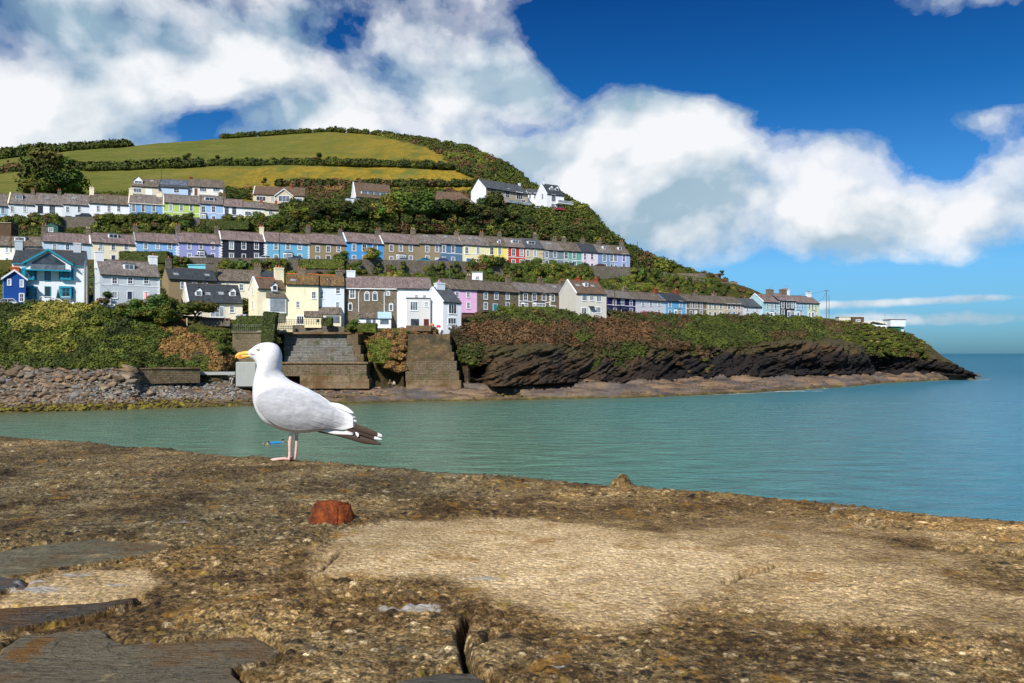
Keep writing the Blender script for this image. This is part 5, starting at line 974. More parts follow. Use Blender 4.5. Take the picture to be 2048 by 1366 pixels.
def inpoly(x,y,p):
    r=False;n=len(p)
    for i in range(n):
        ax,ay=p[i];bx,by=p[(i+1)%n]
        if (ay>y)!=(by>y) and x<(bx-ax)*(y-ay)/(by-ay)+ax: r=not r
    return r
def scatter(pg,n,rm,pal,y0=0,flat=.75,noisecol=None):
    xs=[p[0] for p in pg]; ys=[p[1] for p in pg]; out=[]; k=0
    while len(out)<n and k<n*6:
        k+=1; x=random.uniform(min(xs),max(xs)); y=random.uniform(min(ys),max(ys))
        if not inpoly(x,y,pg): continue
        h=hit(x,y,y0)
        if h is None: continue
        r=random.uniform(*rm); 
        pl=pal
        if noisecol is not None: pl=noisecol(x,y)
        out.append((h.x,h.y,h.z+r*.15,r*random.uniform(.9,1.3),r*random.uniform(.9,1.2),r*flat*random.uniform(.8,1.3),random.uniform(0,6.28),pick(pl,(h.x,h.y))))
    return out
def world_scatter(u0,u1,fy,n,rm,pal,flat=.8):
    out=[]
    for _ in range(n):
        u=random.uniform(u0,u1); a,b=fy(u); Y=random.uniform(a,b); X=(u-1024)/F*Y; r=random.uniform(*rm); 
        out.append((X,Y,ground(u,Y)+r*.15,r*random.uniform(.9,1.3),r,r*flat*random.uniform(.8,1.3),random.uniform(0,6.28),pick(pal,(X,Y))))
    return out
def stuff(name,items,lib=CL,label=None): 
    o=merge(name,items,M_fol,lib); o['kind']='stuff'
    if label: o['label']=label
    return o
green=[(G_M,4),(G_D,2),(G_L,2),(G_G,2)]; dark=[(G_D,5),(G_BK,3),(G_M,3)]; brown=[(G_B,4),(G_BR,4),(G_D,1)]; orange=[(G_O,4),(G_B,3),(G_L,1),(G_Y,1)]; yel=[(G_Y,5),(G_L,3)]; mixg=[(G_M,4),(G_D,4),(G_L,2),(G_BR,1.6),(G_Y,.5)]
# green bank on the left above the shore
def c1f(x,y):
    n=float(fbm(np.array([x*.012]),np.array([y*.03]),o=3,s=301)[0])
    if 30<x<270 and 615<y<715 and n+.16*math.exp(-((x-150)/80)**2-((y-670)/40)**2)>.54: return yel
    if n<.42: return dark
    return green
its=scatter([(-120,612),(0,612),(150,612),(240,634),(300,655),(345,672),(300,700),(350,735),(0,738),(-120,738)],1500,(.5,1.25),green,noisecol=c1f)
stuff('undergrowth',its,CL,'thick green and yellow shrubs on the bank above the boulders')
its=scatter([(285,655),(350,660),(468,664),(472,735),(400,748),(340,742),(310,700)],420,(.35,.9),orange,noisecol=lambda x,y: orange if float(fbm(np.array([x*.02]),np.array([y*.03]),o=2,s=5)[0])>.47 else green)
stuff('bracken',its,CLs,'rust coloured bracken on the bank left of the stone pier')
its=scatter([(300,712),(380,722),(380,748),(290,742)],60,(.3,.7),green)
stuff('shore_grass',its,CLs,'pale green grass above the low beach wall')
# around the sea walls
its=scatter([(715,668),(830,660),(925,660),(925,690),(815,700),(818,745),(790,740),(740,720)],300,(.5,1.1),[(G_M,3),(G_L,2),(G_O,1.3),(G_B,2),(G_D,2)])
its+=scatter([(530,662),(570,662),(570,700),(535,690)],50,(.5,.9),[(G_M,3),(G_L,2),(G_D,2)])
stuff('undergrowth',its,CL,'shrubs hanging over the cliff between the two sea walls')
# top and upper face of the cliff
def cf(x,y):
    n=float(fbm(np.array([x*.012]),np.array([y*.025]),o=3,s=88)[0]); t=(y-np.interp(x,[900,1000,1150,1800,1860],[655,645,645,645,690]))
    if n>.50 and t>4+6*math.sin(x*.02) and x<1500: return [((.115,.066,.034),4),((.08,.05,.028),4),((.05,.04,.02),2)]
    if n<.40: return [(G_M,3),(G_D,4)]
    return [(G_M,3),((.055,.055,.02),4),((.075,.055,.028),3),(G_D,2)] if x<1500 else [(G_M,2),((.055,.055,.02),3),((.085,.06,.028),3),(G_L,1)]
its=scatter([(900,652),(1000,634),(1100,630),(1200,632),(1330,636),(1500,636),(1640,638),(1640,690),(1500,692),(1400,700),(1300,698),(1250,725),(1180,712),(1120,690),(1000,694),(935,730),(905,690)],2900,(.7,1.7),green,noisecol=cf,flat=.85)
its+=scatter([(1150,690),(1240,690),(1250,745),(1190,735)],110,(.5,1.1),[(G_M,3),(G_D,3)])
its+=[i_ for i_ in scatter([(930,690),(1700,680),(1700,735),(1250,750),(1150,745),(930,730)],900,(.3,.9),[(G_D,3),(G_M,2),(G_BR,4),((.06,.045,.022),4)]) if float(fbm(np.array([i_[0]*.09]),np.array([i_[2]*.16]),o=3,s=123)[0])>.54]
stuff('undergrowth',its,CL,'green and brown scrub cloaking the top of the cliff')
its=scatter([(1640,639),(1790,648),(1830,668),(1870,700),(1850,716),(1740,712),(1640,692)],900,(.3,.9),[(G_L,3),(G_M,3),(G_BR,3),(G_Y,.8)],flat=.5)
stuff('undergrowth',its,CLs,'low turf and heather on the headland slope')
# between the lower houses and the middle street, between the middle and the top street
its=world_scatter(-60,1300,lambda u:(float(B5[0](u))+13,float(B9[0](u))-9),1500,(.7,1.6),[(G_M,4),(G_D,3),(G_L,3),(G_G,2),(G_Y,.5)])
its+=world_scatter(1300,1540,lambda u:(float(B5[0](u))+12,float(CREST[0](u))-.5),520,(.6,1.3),[(G_M,3),(G_D,3),(G_L,2),(G_Y,1),(G_BR,2)])
stuff('undergrowth',its,CL,'garden shrubs between the lower road and the middle street')
its=world_scatter(-60,580,lambda u:(float(B9[0](u))+11,float(B12[0](u))-7),700,(.7,1.5),[(G_M,4),(G_D,3),(G_L,2),(G_G,1),(G_BR,1)])
stuff('undergrowth',its,CL,'garden shrubs between the middle and the top street')
# scrub of the hill, right flank and woods
its=scatter([(690,262),(760,268),(860,284),(950,302),(1000,324),(1040,350),(1060,372),(1150,402),(1180,426),(1210,462),(1250,492),(1300,517),(1350,533),(1300,560),(1262,530),(1255,500),(1120,475),(1000,455),(940,420),(940,385),(985,372),(900,334),(905,325),(860,296),(760,272)],2400,(1.0,2.1),[(G_M,3),(G_D,4),(G_BR,2),(G_L,1)],y0=250)
its+=scatter([(1100,395),(1150,400),(1185,428),(1212,464),(1250,494),(1240,530),(1050,470)],300,(.9,1.8),[(G_M,3),(G_D,3),(G_BR,3)],y0=250)
stuff('scrub',its,CLs,'dark gorse and bramble scrub on the right flank of the hill')
its=scatter([(560,410),(700,398),(830,385),(950,410),(1130,425),(1180,440),(1200,470),(1250,500),(1100,480),(900,465),(700,465),(570,462)],1300,(1.0,2.1),[(G_M,4),(G_D,4),(G_L,1.5),(G_BK,1),(G_BR,.6)],y0=232)
stuff('undergrowth',its,CLs,'dense undergrowth filling the wooded slope below the villas')
its=scatter([(560,378),(640,375),(700,368),(800,372),(940,385),(940,410),(700,400),(560,405)],420,(.8,1.7),[(G_D,3),(G_M,3),(G_BR,2),(G_O,.6)],y0=250)
its+=scatter([(150,390),(260,385),(265,395),(150,402)],60,(.8,1.5),[(G_M,3),(G_L,2),(G_O,.6)],y0=236)
its+=scatter([(440,382),(500,375),(505,400),(440,398)],60,(.9,1.6),[(G_D,3),(G_M,2),(G_O,1)],y0=250)
stuff('scrub',its,CLs,'rough scrub at the foot of the yellowing field')
# hedgerows on the hill
def hedge_line(pts,n,rm,pal,name,label,y0=250,tall=1.0):
    its=[]; L=[0]
    for a,b in zip(pts[:-1],pts[1:]): L.append(L[-1]+math.dist(a,b))
    for i in range(n):
        d=random.uniform(0,L[-1]); j=max(k for k in range(len(L)-1) if L[k]<=d); t=(d-L[j])/(L[j+1]-L[j]); x=pts[j][0]+(pts[j+1][0]-pts[j][0])*t; y=pts[j][1]+(pts[j+1][1]-pts[j][1])*t
        h=hit(x,y,y0)
        if h is None: h=P(x,y,float(CREST[0](x))); h.z=float(CREST[1](x))
        r=random.uniform(*rm); its.append((h.x,h.y+random.uniform(-1,1),h.z+r*.35*tall,r*1.25,r,r*tall,random.uniform(0,6.28),pick(pal)))
    o=merge(name,its,M_fol,CLs); tag(o,label,'hedgerow','hedgerows on the hill'); return o
hedge_line([(130,336),(170,342),(300,338),(398,334)],150,(1.6,3.0),dark,'hedgerow','bushy dark hedgerow across the left of the hill field')
hedge_line([(418,332),(520,331),(650,330),(760,332),(900,336)],190,(1.3,2.3),dark,'hedgerow','long thin dark hedgerow across the middle of the hill')
hedge_line([(440,275),(560,268),(640,264),(660,263),(700,264),(760,270),(860,284),(950,302)],170,(1.2,2.2),[(G_D,3),(G_M,3)],'hedgerow','hedgerow along the skyline of the hill',tall=.9)
hedge_line([(100,304),(180,297),(260,292)],60,(2.0,3.2),dark,'hedgerow','dark hedgerow on the far left skyline')
hedge_line([(-40,318),(0,316),(30,310),(100,302)],55,(2.2,4.0),[(G_D,3),(G_M,3)],'hedgerow','tall hedgerow behind the big round tree')
hedge_line([(-60,352),(0,350),(60,345)],30,(2.2,3.6),[(G_D,3),(G_BR,2)],'hedgerow','brownish hedgerow left of the big round tree')
hedge_line([(560,372),(700,372),(820,372),(960,372)],120,(1.2,2.2),[(G_D,3),(G_BR,2),(G_BK,2)],'hedgerow','dark hedgerow under the yellowing lower field')
# ---------------------------------------------------------------- trees: trunk with limbs, crown of leaf sprays
def bark(nt,b,ob,pos): setb(nt,b,'Base Color',ramp(nt,noi(nt,pos,3,4,.6),[(.35,(.035,.028,.02)),(.65,(.09,.075,.055))]))
M_bark=material('bark',bark,.9,.1)
def make_tree(seed,h,cw,pal,crown0=.35,blobs=11,wind=0,bs=1.0):
    g=random.Random(seed); tr=MB(); top=h*.62
    tr.tube([(0,0,-.8),(.05*h*.3,0,h*.2),(wind*.4,.02*h,h*.4),(wind,.0,top)],[.045*h*.75,.035*h*.75,.026*h*.75,.008*h],7)
    its=[]
    for i in range(blobs):
        a=g.uniform(0,6.28); rr=cw*.5*math.sqrt(g.uniform(0.02,1))*.72; zz=h*(crown0+(1-crown0)*g.uniform(.1,.86)); k=1-abs(zz/h-(crown0+.28))*.75
        x,y=math.cos(a)*rr*k+wind*(zz/h),math.sin(a)*rr*k; s=cw*g.uniform(.15,.27)*bs; its.append((x,y,zz,s*1.15,s*1.15,s*.82,g.uniform(0,6.28),tuple(c*g.uniform(.75,1.3) for c in g.choice(pal))))
        if i%2==0: tr.tube([(wind*.3,0,h*g.uniform(.2,.4)),(x*.5,y*.5,zz*.75),(x*.9,y*.9,zz-s*.1)],[.016*h,.010*h,.004*h],5)
    st=random.getstate(); random.seed(seed); V=merge('crown',its,M_fol,CLt); random.setstate(st); me=V.data; bpy.data.objects.remove(V)
    return tr.mesh('trunk',M_bark,True),me
TREES={'dark':[make_tree(1,8,8,[G_D,G_BK,G_D]),make_tree(2,8,7,[G_D,G_M]),make_tree(3,9,7,[G_BK,G_D])],
 'green':[make_tree(4,8,8,[G_M,G_L,G_M]),make_tree(5,7,8,[G_M,G_G])],'light':[make_tree(6,6,7,[G_L,G_G,G_Y],.15)],'round':[make_tree(7,6,7.5,[G_M,G_G,G_L],.05,14)],
 'big':[make_tree(8,16,21,[G_D,G_M,G_M,G_G],.04,110,0,.80)],'wind':[make_tree(9,6,5,[G_D,G_BR],.35,8,1.0),make_tree(10,6,4,[G_D,G_M],.3,8,.6)],'pine':[make_tree(12,5,6.4,[G_D,G_M],.42,12,.5)]}
def tree(kind,px,py,hpx,label,cat='tree',name=None,group=None,y0=0,wx=1.0,Y=None):
    h=hit(px,py,y0) if Y is None else P(px,py,Y)
    if h is None: return
    if Y is not None: h.z=ground(px,Y)
    lib=TREES[kind]; tm,cm=lib[random.randrange(len(lib))]; nat={'dark':8.3,'green':8,'light':6,'round':6,'big':16,'wind':6,'pine':5}[kind]
    s=hpx*h.y/F/nat; r=empty(name or {'dark':'broadleaf_tree','green':'broadleaf_tree','light':'small_tree','round':'round_bush','big':'broadleaf_tree','wind':'hawthorn_tree','pine':'pine_tree'}[kind],(h.x,h.y,h.z),random.uniform(0,6.28) if kind not in('wind','pine') else 0,label,cat,group)
    r.scale=(s*wx,s*wx,s); inst('trunk',tm,r); inst('crown',cm,r); return r
tree('big',100,391,92,'huge round dark green tree on the hill behind the white terrace',Y=268,wx=1.0)
tree('wind',1440,557,16,'lone dark bush on the skyline at the tail of the hill','bush',y0=270)
GH='windblown trees standing in the hill hedgerows'; LH='small dark windblown tree in a hedgerow on the hill'
for px,py,hp in ((372,333,28),(352,333,20),(250,337,18),(300,337,17),(320,336,18),(205,340,16),(430,331,20),(460,331,16),(490,331,16),(520,331,15),(565,331,18),(590,330,15),(632,330,24),(655,330,18),(668,330,18),(690,331,15),(725,332,15),(760,333,13),(800,334,13),(830,335,13)): tree('wind',px,py,hp,LH,group=GH,y0=300)
for px,py,hp in ((668,264,12),(560,270,6),(480,275,6),(705,265,8),(720,266,7)): tree('wind',px,py,hp,'tiny tree on the skyline of the hill',group='trees on the hill skyline',Y=float(CREST[0](px))-1)
tree('wind',526,372,16,'first of two dark bushes in the yellow field above the beige bungalow','bush',y0=262); tree('wind',560,373,16,'second of two dark bushes in the yellow field above the beige bungalow','bush',y0=262)
GW='trees of the wooded slope below the villas'
wd=[(640,452,42,'dark'),(668,458,48,'dark'),(695,455,50,'dark'),(722,458,46,'dark'),(745,455,40,'dark'),(770,452,44,'green'),(800,450,62,'green'),(828,452,72,'green'),(862,458,56,'dark'),(890,458,60,'dark'),(915,455,52,'dark'),(940,458,48,'dark'),(965,455,44,'dark'),(1000,458,40,'dark'),(1030,462,32,'dark'),(845,440,50,'dark'),(780,430,40,'green'),(610,455,36,'green'),(590,448,30,'green'),(1060,465,30,'dark'),(1180,476,26,'dark'),(1205,480,22,'dark')]
for px,py,hp,k in wd: tree(k,px,py,hp,'dark green tree in the wood between the middle street and the villas',group=GW,y0=232,wx=1.1)
tree('dark',983,448,62,'tallest dark tree, standing in front of the modern grey-roofed house',y0=240,wx=.9)
tree('light',768,458,48,'yellowish green tree in the middle of the wood',y0=236)
for px,py,hp,l in ((520,455,30,'bright green round bush at the right end of the top street hedge'),(545,462,28,'bright green round bush lower right of the mint green garage'),(378,446,20,'round olive bush in front of the lime green terraced house')): tree('round',px,py,hp,l,'bush',y0=215)
tree('light',742,531,34,'small silvery tree in front of the bright blue house',y0=210); tree('round',683,530,26,'dark round bush beside the tan pebbledashed house','bush',y0=205)
tree('round',706,552,26,'yellow-green bush above the chimneys of the stone house','bush',y0=190); tree('round',510,545,24,'blue-green bush under the white car on the middle street','bush',y0=190)
tree('light',975,545,34,'light green shrub over the wall in front of the yellow house','bush',y0=200); tree('round',1070,552,34,'large rust and green bush under the red house','bush',y0=205); tree('dark',1002,548,32,'dark red-brown bush under the yellow house','bush',y0=205); tree('round',1110,548,26,'dense green bush below the mid grey house','bush',y0=215)
tree('round',1250,535,22,'dark bush where the middle street ends','bush',y0=240)
tree('pine',388,636,42,'windswept spreading tree in front of the dormered cottage',Y=150.5,wx=1.55)
tree('wind',205,612,36,'spiky brown and green tree left of the pale grey house',Y=144.5,wx=1.1); tree('light',190,612,18,'yellow flowering bush beside the telegraph pole','bush',Y=143.6)
tree('round',1098,640,18,'round green bush in the garden of the stone houses','bush',Y=189); tree('light',1026,640,22,'bright lime conical bush in front of the stone houses','bush',Y=192,wx=.6); tree('light',1067,648,16,'small lime conical bush beside the terracotta pots','bush',Y=190,wx=.7); tree('round',1000,640,14,'brownish bush in front of the teal door','bush',Y=192)
tree('round',706,645,24,'yellow flowering climber on the stone house wall','bush',Y=159); tree('wind',1430,553,14,'bushy tuft on the spoil heap','bush',y0=270) if False else None
# clipped hedges
def hedge(pts,Y,hm,dm,label,col=G_D,zoff=0,lib=None):
    """pts: photo columns of the ends and the row of the foot"""
    (u0,v0),(u1,v1)=pts; a=P(u0,v0,Y); b=P(u1,v1,Y); L=(b-a).length; V=[];n=max(3,int(L/.35)); m=MB()
    nx,ny,nz=n+1,max(2,int(dm/.4))+1,max(3,int(hm/.35))+1; bm=bmesh.new(); bmesh.ops.create_cube(bm,size=1); bmesh.ops.subdivide_edges(bm,edges=bm.edges[:],cuts=6,use_grid_fill=True)
    V=np.array([v.co[:] for v in bm.verts]); Fq=np.array([[v.index for v in f.verts] for f in bm.faces]); bm.free()
    V=V*np.array([L,dm,hm]); V+=((fbm(V[:,0]*1.2+u0,V[:,1]*1.2,V[:,2]*1.2,o=3,s=4)-.5)*.5)[:,None]*np.sign(V)*.8
    g=np.random.default_rng(int(u0)); k=int(26*(L*hm*2+L*dm)/2)+40; face=g.integers(0,3,k); p=(g.uniform(-.5,.5,(k,3)))*np.array([L,dm,hm])
    nn=np.zeros((k,3)); 
    p[face==0,1]=-dm/2; nn[face==0,1]=-1; p[face==1,2]=hm/2; nn[face==1,2]=1; sg=np.where(g.random(k)<.5,-1,1); p[face==2,0]=(sg*L/2)[face==2]; nn[face==2,0]=sg[face==2]
    nn+=g.normal(size=(k,3))*.5; nn/=np.linalg.norm(nn,axis=1)[:,None]; A_=np.cross(nn,g.normal(size=(k,3))); A_/=np.linalg.norm(A_,axis=1)[:,None]; B_=np.cross(nn,A_); s=g.uniform(.12,.26,k)[:,None]; p=p+nn*.08
    Q=np.stack([p-A_*s,p-B_*s,p+A_*s,p+B_*s],1).reshape(-1,3); Vv=np.concatenate([V,Q]); FF=np.concatenate([Fq,np.arange(4*k).reshape(k,4)+len(V)])
    c=np.array(col)[None,:]*np.concatenate([np.full(len(V),.8),np.repeat(g.uniform(.7,1.6,k),4)])[:,None]
    o=mesh_np('hedge',Vv,FF,M_fol,attrs={'tint':('FLOAT_COLOR',c)}); mid=(a+b)/2; o.location=(mid.x,mid.y,mid.z+hm/2-.1+zoff); o.rotation_euler=(0,-math.atan2(b.z-a.z,L),math.atan2(b.y-a.y,b.x-a.x)); tag(o,label,'hedge'); return o
tree('round',261,642,44,'round clipped bush in front of the pale grey house','bush',Y=143.8,wx=1.0)
tree('round',300,658,54,'large dark bush left of the spreading tree','bush',Y=145.6,wx=.85); tree('round',328,660,52,'second large dark bush touching the spreading tree','bush',Y=146.2,wx=.85)
hedge([(477,660),(548,660)],150.5,2.6,2.5,'long dark green hedge beside the yellow gabled house',G_D)
hedge([(527,690),(552,692)],148.9,6.2,2,'tall narrow dark hedge at the right end of the railings',G_BK)
hedge([(718,663),(753,663)],156.5,1.6,1.6,'low square hedge in front of the conservatory',G_M)
hedge([(648,651),(664,651)],156.4,1.5,1.4,'small box hedge beside the lean-to porch',G_D)
hedge([(395,458),(500,459)],233,2.3,2.5,'long dark hedge under the right end of the top street',G_D)
hedge([(1087,472),(1137,474)],282,3.2,4,'flat topped light green hedge high above the grey houses',G_G)
hedge([(245,526),(340,526)],188,2.6,3,'dark hedge in front of the sky blue house',G_D)
hedge([(600,537),(690,537)],207,2.2,2.5,'long hedge on the wall in front of the tan pebbledashed house',G_M)
hedge([(960,626),(1110,628)],196,1.7,1.6,'clipped hedge in front of the brown stone houses',G_M)
hedge([(996,652),(1045,652)],187,1.5,1.6,'dark low hedge below the lime conical bush',G_D)

# greenery spilling over the retaining walls
def along(us,f,n,rm,pal,spread=1.2):
    out=[]
    for _ in range(n):
        u=random.uniform(*us); 
        if fbm(np.array([u*.012]),np.array([3.]),o=2,s=8)[0]<.33: continue
        Y,z0,z1=f(u); Y-=random.uniform(.2,spread); r=random.uniform(*rm); out.append(((u-1024)/F*Y,Y,random.uniform(z0,z1),r*1.2,r,r*random.uniform(.8,1.2),random.uniform(0,6.28),pick(pal)))
    return out
wallf=lambda u:(float(B9[0](u))-8.3,float(B9[1](u))-3.6,float(B9[1](u))-.3); topf=lambda u:(float(B12[0](u))-6.2,float(B12[1](u))-2.9,float(B12[1](u))+.1)
pl=[(G_M,4),(G_D,2),(G_L,3),(G_G,2),(G_BR,1),(G_Y,.4)]
its=along((80,580),topf,330,(.6,1.3),pl)+along((-40,100),topf,60,(.6,1.3),pl)+along((330,690),wallf,230,(.6,1.3),pl)+along((940,1200),wallf,210,(.7,1.5),pl)+along((1195,1420),wallf,150,(.6,1.2),pl)+along((690,950),wallf,60,(.4,.9),pl)
stuff('ivy',its,CL,'bushes and ivy spilling over the street retaining walls')
# ================================================================ retaining walls and roads of the streets
def ribbon_wall(name,us,f,top,hh,th,mat,label,cat='retaining wall',over=.5):
    m=MB(); pts=[]
    for u in us:
        Y,z=f(u); pts.append(Vector(((u-1024)/F*Y,Y,z)))
    for a,b in zip(pts[:-1],pts[1:]):
        d=(b-a); n=Vector((d.y,-d.x,0)).normalized()*th
        m.add([a+n+Vector((0,0,-hh)),b+n+Vector((0,0,-hh)),b+Vector((0,0,-hh)),a+Vector((0,0,-hh)),a+n+Vector((0,0,over)),b+n+Vector((0,0,over)),b+Vector((0,0,over)),a+Vector((0,0,over))],[(0,1,5,4),(4,5,6,7),(3,7,6,2)])
        if a is pts[0]: m.f.append((len(m.v)-8,len(m.v)-4,len(m.v)-1,len(m.v)-5)); m.m.append(0)
        if b is pts[-1]: m.f.append((len(m.v)-7,len(m.v)-6,len(m.v)-2,len(m.v)-3)); m.m.append(0)
    o=m.build(name,mat); tag(o,label,cat); return o
ribbon_wall('retaining_wall',list(range(330,1425,15)),lambda u:(float(B9[0](u))-7.8,float(B9[1](u))),0,3.6,.4,M_rubble,'long brown stone retaining wall under the middle street')
ribbon_wall('retaining_wall',list(range(100,410,15)),lambda u:(float(B12[0](u))-5.8,float(B12[1](u))),0,2.8,.4,M_rubble,'stone retaining wall under the top street',over=.3)
ribbon_wall('garden_wall',list(range(1150,1640,15)),lambda u:(float(B5[0](u))-2.2,float(B5[1](u))),0,1.2,.35,M_rubble,'low stone wall along the cliff road','wall',over=.75)
ribbon_wall('garden_wall',list(range(545,700,12)),lambda u:(float(B5[0](u))-2.4,float(B5[1](u))),0,1.6,.35,M_rubble,'rubble garden wall above the stepped sea wall','wall',over=-.0)
def ast(nt,b,ob,pos): setb(nt,b,'Base Color',ramp(nt,noi(nt,pos,1.5,5,.6),[(.35,(.045,.045,.047)),(.65,(.075,.073,.07))]))
M_road=material('asphalt',ast,.9,.2)
def ribbon_road(us,f0,f1,dz=.06):
    X=[];Y=[];Z=[]
    for u in us:
        for f in (f0,f1):
            y,z=f(u); X.append((u-1024)/F*y);Y.append(y);Z.append(z+dz)
    n=len(us); V=np.stack([X,Y,Z],1); i=np.arange(n-1)*2; o=mesh_np('road',V,np.stack([i,i+2,i+3,i+1],1),M_road); o['kind']='structure'
ribbon_road(list(range(300,1275,15)),lambda u:(float(B9[0](u))-7.2,float(B9[1](u))),lambda u:(float(B9[0](u))-1.2,float(B9[1](u))))
ribbon_road(list(range(-40,560,15)),lambda u:(float(B12[0](u))-5.3,float(B12[1](u))),lambda u:(float(B12[0](u))-1.,float(B12[1](u))))
ribbon_road(list(range(960,1650,15)),lambda u:(float(B5[0](u))-1.8,float(B5[1](u))),lambda u:(float(B5[0](u))+2.2,float(B5[1](u))))
# ---------------------------------------------------------------- sea defences
def pbox(m,u0,u1,v0,v1,Y0,depth,mi=0,slope=0):
    """block whose front face spans photo columns u0..u1 and rows v0 (top)..v1 (foot) at distance Y0"""
    a=P(u0,v1,Y0); b=P(u1,v1,Y0+slope); zt=P(u0,v0,Y0).z; d=Vector((b.x-a.x,b.y-a.y,0)); n=Vector((-d.y,d.x,0)).normalized()*depth
    p=[Vector((a.x,a.y,a.z)),Vector((b.x,b.y,a.z))]; q=[p[1]+n,p[0]+n]; base=p+q
    m.add([*base,*[Vector((t.x,t.y,zt)) for t in base]],[(0,3,2,1),(4,5,6,7),(0,1,5,4),(1,2,6,5),(2,3,7,6),(3,0,4,7)],mi); return zt
def coursed(nm,c1,c2,mort,bw,bh,stain=(.12,.075,.03),st=.5):
    def fn(nt,b,ob,pos):
        s=nd(nt,'ShaderNodeSeparateXYZ',{0:pos}).outputs; v=nd(nt,'ShaderNodeCombineXYZ',{0:ma(nt,'ADD',s[0],ma(nt,'MULTIPLY',s[1],.35)),1:s[2],2:0.}).outputs[0]
        w=nd(nt,'ShaderNodeVectorMath',{0:v,1:nd(nt,'ShaderNodeVectorMath',{0:nd(nt,'ShaderNodeTexNoise',{'Vector':pos,'Scale':1.2}).outputs[1],'Scale':.25},operation='SCALE').outputs[0]},operation='ADD').outputs[0]
        br=nd(nt,'ShaderNodeTexBrick',{'Vector':w,'Color1':c4(c1),'Color2':c4(c2),'Mortar':c4(mort),'Scale':1.,'Mortar Size':.035,'Brick Width':bw,'Row Height':bh,'Bias':0.})
        c=mix(nt,ramp(nt,noi(nt,pos,2.5,5,.7),[(.35,0.0),(.65,.7)]),br.outputs[0],tuple(x*.5 for x in c1)); c=mix(nt,ramp(nt,noi(nt,pos,.6,6,.75),[(.54,0.0),(.62,.8)]),c,(.06,.07,.02)); c=mix(nt,ramp(nt,noi(nt,pos,.35,4,.65),[(.45,0.0),(.62,st)]),c,stain)
        setb(nt,b,'Base Color',c); bump(nt,b,ma(nt,'SUBTRACT',noi(nt,pos,4,4,.7),br.outputs[1]),.8,.06)
    return material(nm,fn,.9,.2)
M_gabion=coursed('gabion_stone',(.15,.15,.14),(.23,.22,.195),(.42,.40,.35),2.2,.5); M_course=coursed('coursed_stone',(.12,.09,.058),(.20,.155,.10),(.32,.26,.17),.9,.32)
M_brown=coursed('brown_coursed',(.15,.095,.045),(.26,.17,.08),(.20,.15,.09),1.0,.34,(.05,.045,.035),.8); M_conc=coursed('stained_concrete',(.24,.17,.10),(.30,.22,.13),(.18,.13,.08),4.,1.6,(.12,.07,.03),.9)
M_grc=paint((160,163,158),'grey_concrete'); M_pier=coursed('pier_stone',(.22,.175,.105),(.32,.26,.16),(.15,.12,.08),.4,.3,(.12,.09,.05),.4)
sw=empty('sea_wall',P(640,775,149),0,'stepped dark stone sea wall with a coursed base behind the gull','sea wall')
def chb(o,par): o.parent=par; o.matrix_parent_inverse=Matrix.Translation(-par.location); return o
tiers=[(568,694,668,681,154.4),(568,698,681,691,153.8),(568,703,691,702,153.2),(569,708,702,713,152.6),(569,715,713,725,152.0)]
for i,(a,b,v0,v1,Y) in enumerate(tiers):
    m=MB(); pbox(m,a,b,v0,v1,Y,4); o=m.build('wall_tier',M_gabion); chb(o,sw)
for a,b,v0,v1,Y in ((694,716,668,690,153.6),(703,721,690,708,152.8),(708,727,708,725,152.1)): m=MB(); pbox(m,a,b,v0,v1,Y,4); chb(m.build('wall_tier',M_course),sw)
m=MB(); pbox(m,535,733,727,752,150.2,5); chb(m.build('coursed_base',M_course),sw)
m=MB(); pbox(m,530,736,724,727,149.9,5.5); chb(m.build('ledge',M_conc),sw)
m=MB(); pbox(m,600,735,752,777,149.5,4); chb(m.build('concrete_footing',M_conc),sw)
m=MB(); pbox(m,700,738,758,777,148.9,4); chb(m.build('concrete_footing',M_conc),sw)
m=MB(); pbox(m,545,702,664,668,153.4,4); pbox(m,548,585,650,664,154.6,2,1); chb(m.build('terrace_slab',[M_conc,pm_((206,196,164))]),sw)
bw=empty('sea_wall',P(868,776,152),0,'tall brown buttress wall tapering up the cliff','sea wall')
for i,(a,b,v0,v1,Y,mt) in enumerate(((816,900,668,690,156.2,M_brown),(815,903,690,704,155.2,M_brown),(813,908,704,722,154.4,M_brown),(812,913,722,742,153.6,M_course),(811,918,742,761,152.8,M_course),(812,922,761,778,151.8,M_conc))):
    m=MB(); pbox(m,a,b,v0,v1,Y,5); chb(m.build('wall_tier',mt),bw)
m=MB(); pbox(m,465,531,666,732,148.6,5); pbox(m,463,533,663,666,148.4,5.5); tag(m.build('stone_pier',M_pier),'tall square sandy stone pier left of the stepped sea wall','wall')
for i in range(2):   # railings on the pier
    pass
rl=MB(); a=P(463,663,148.6)
for i in range(20):
    x=a.x+.1+i*.36; rl.box(x-.02,x+.02,a.y-.02,a.y+.02,a.z,a.z+1.25)
for z_ in (.1,1.2): rl.box(a.x,a.x+7.1,a.y-.03,a.y+.03,a.z+z_,a.z+z_+.05)
tag(rl.build('railing',M_metal),'grey metal railing on top of the sandy stone pier','railing')
rl=MB(); a=P(549,650,153.4); b=P(652,650,153.4)
for i in range(22): x=a.x+(b.x-a.x)*i/21; rl.box(x-.03,x+.03,a.y-.03,a.y+.03,a.z,a.z+1.1)
for z_ in (.35,.7,1.06): rl.box(a.x,b.x,a.y-.03,a.y+.03,a.z+z_,a.z+z_+.05)
tag(rl.build('railing',M_blk),'black iron railing on the terrace in front of the tall yellow house','railing')
m=MB(); pbox(m,471,512,724,774,137.5,4); o=m.build('concrete_block',M_grc); tag(o,'pale grey concrete block behind the breast of the gull','concrete block')
bv=o.modifiers.new('b','BEVEL'); bv.width=.15
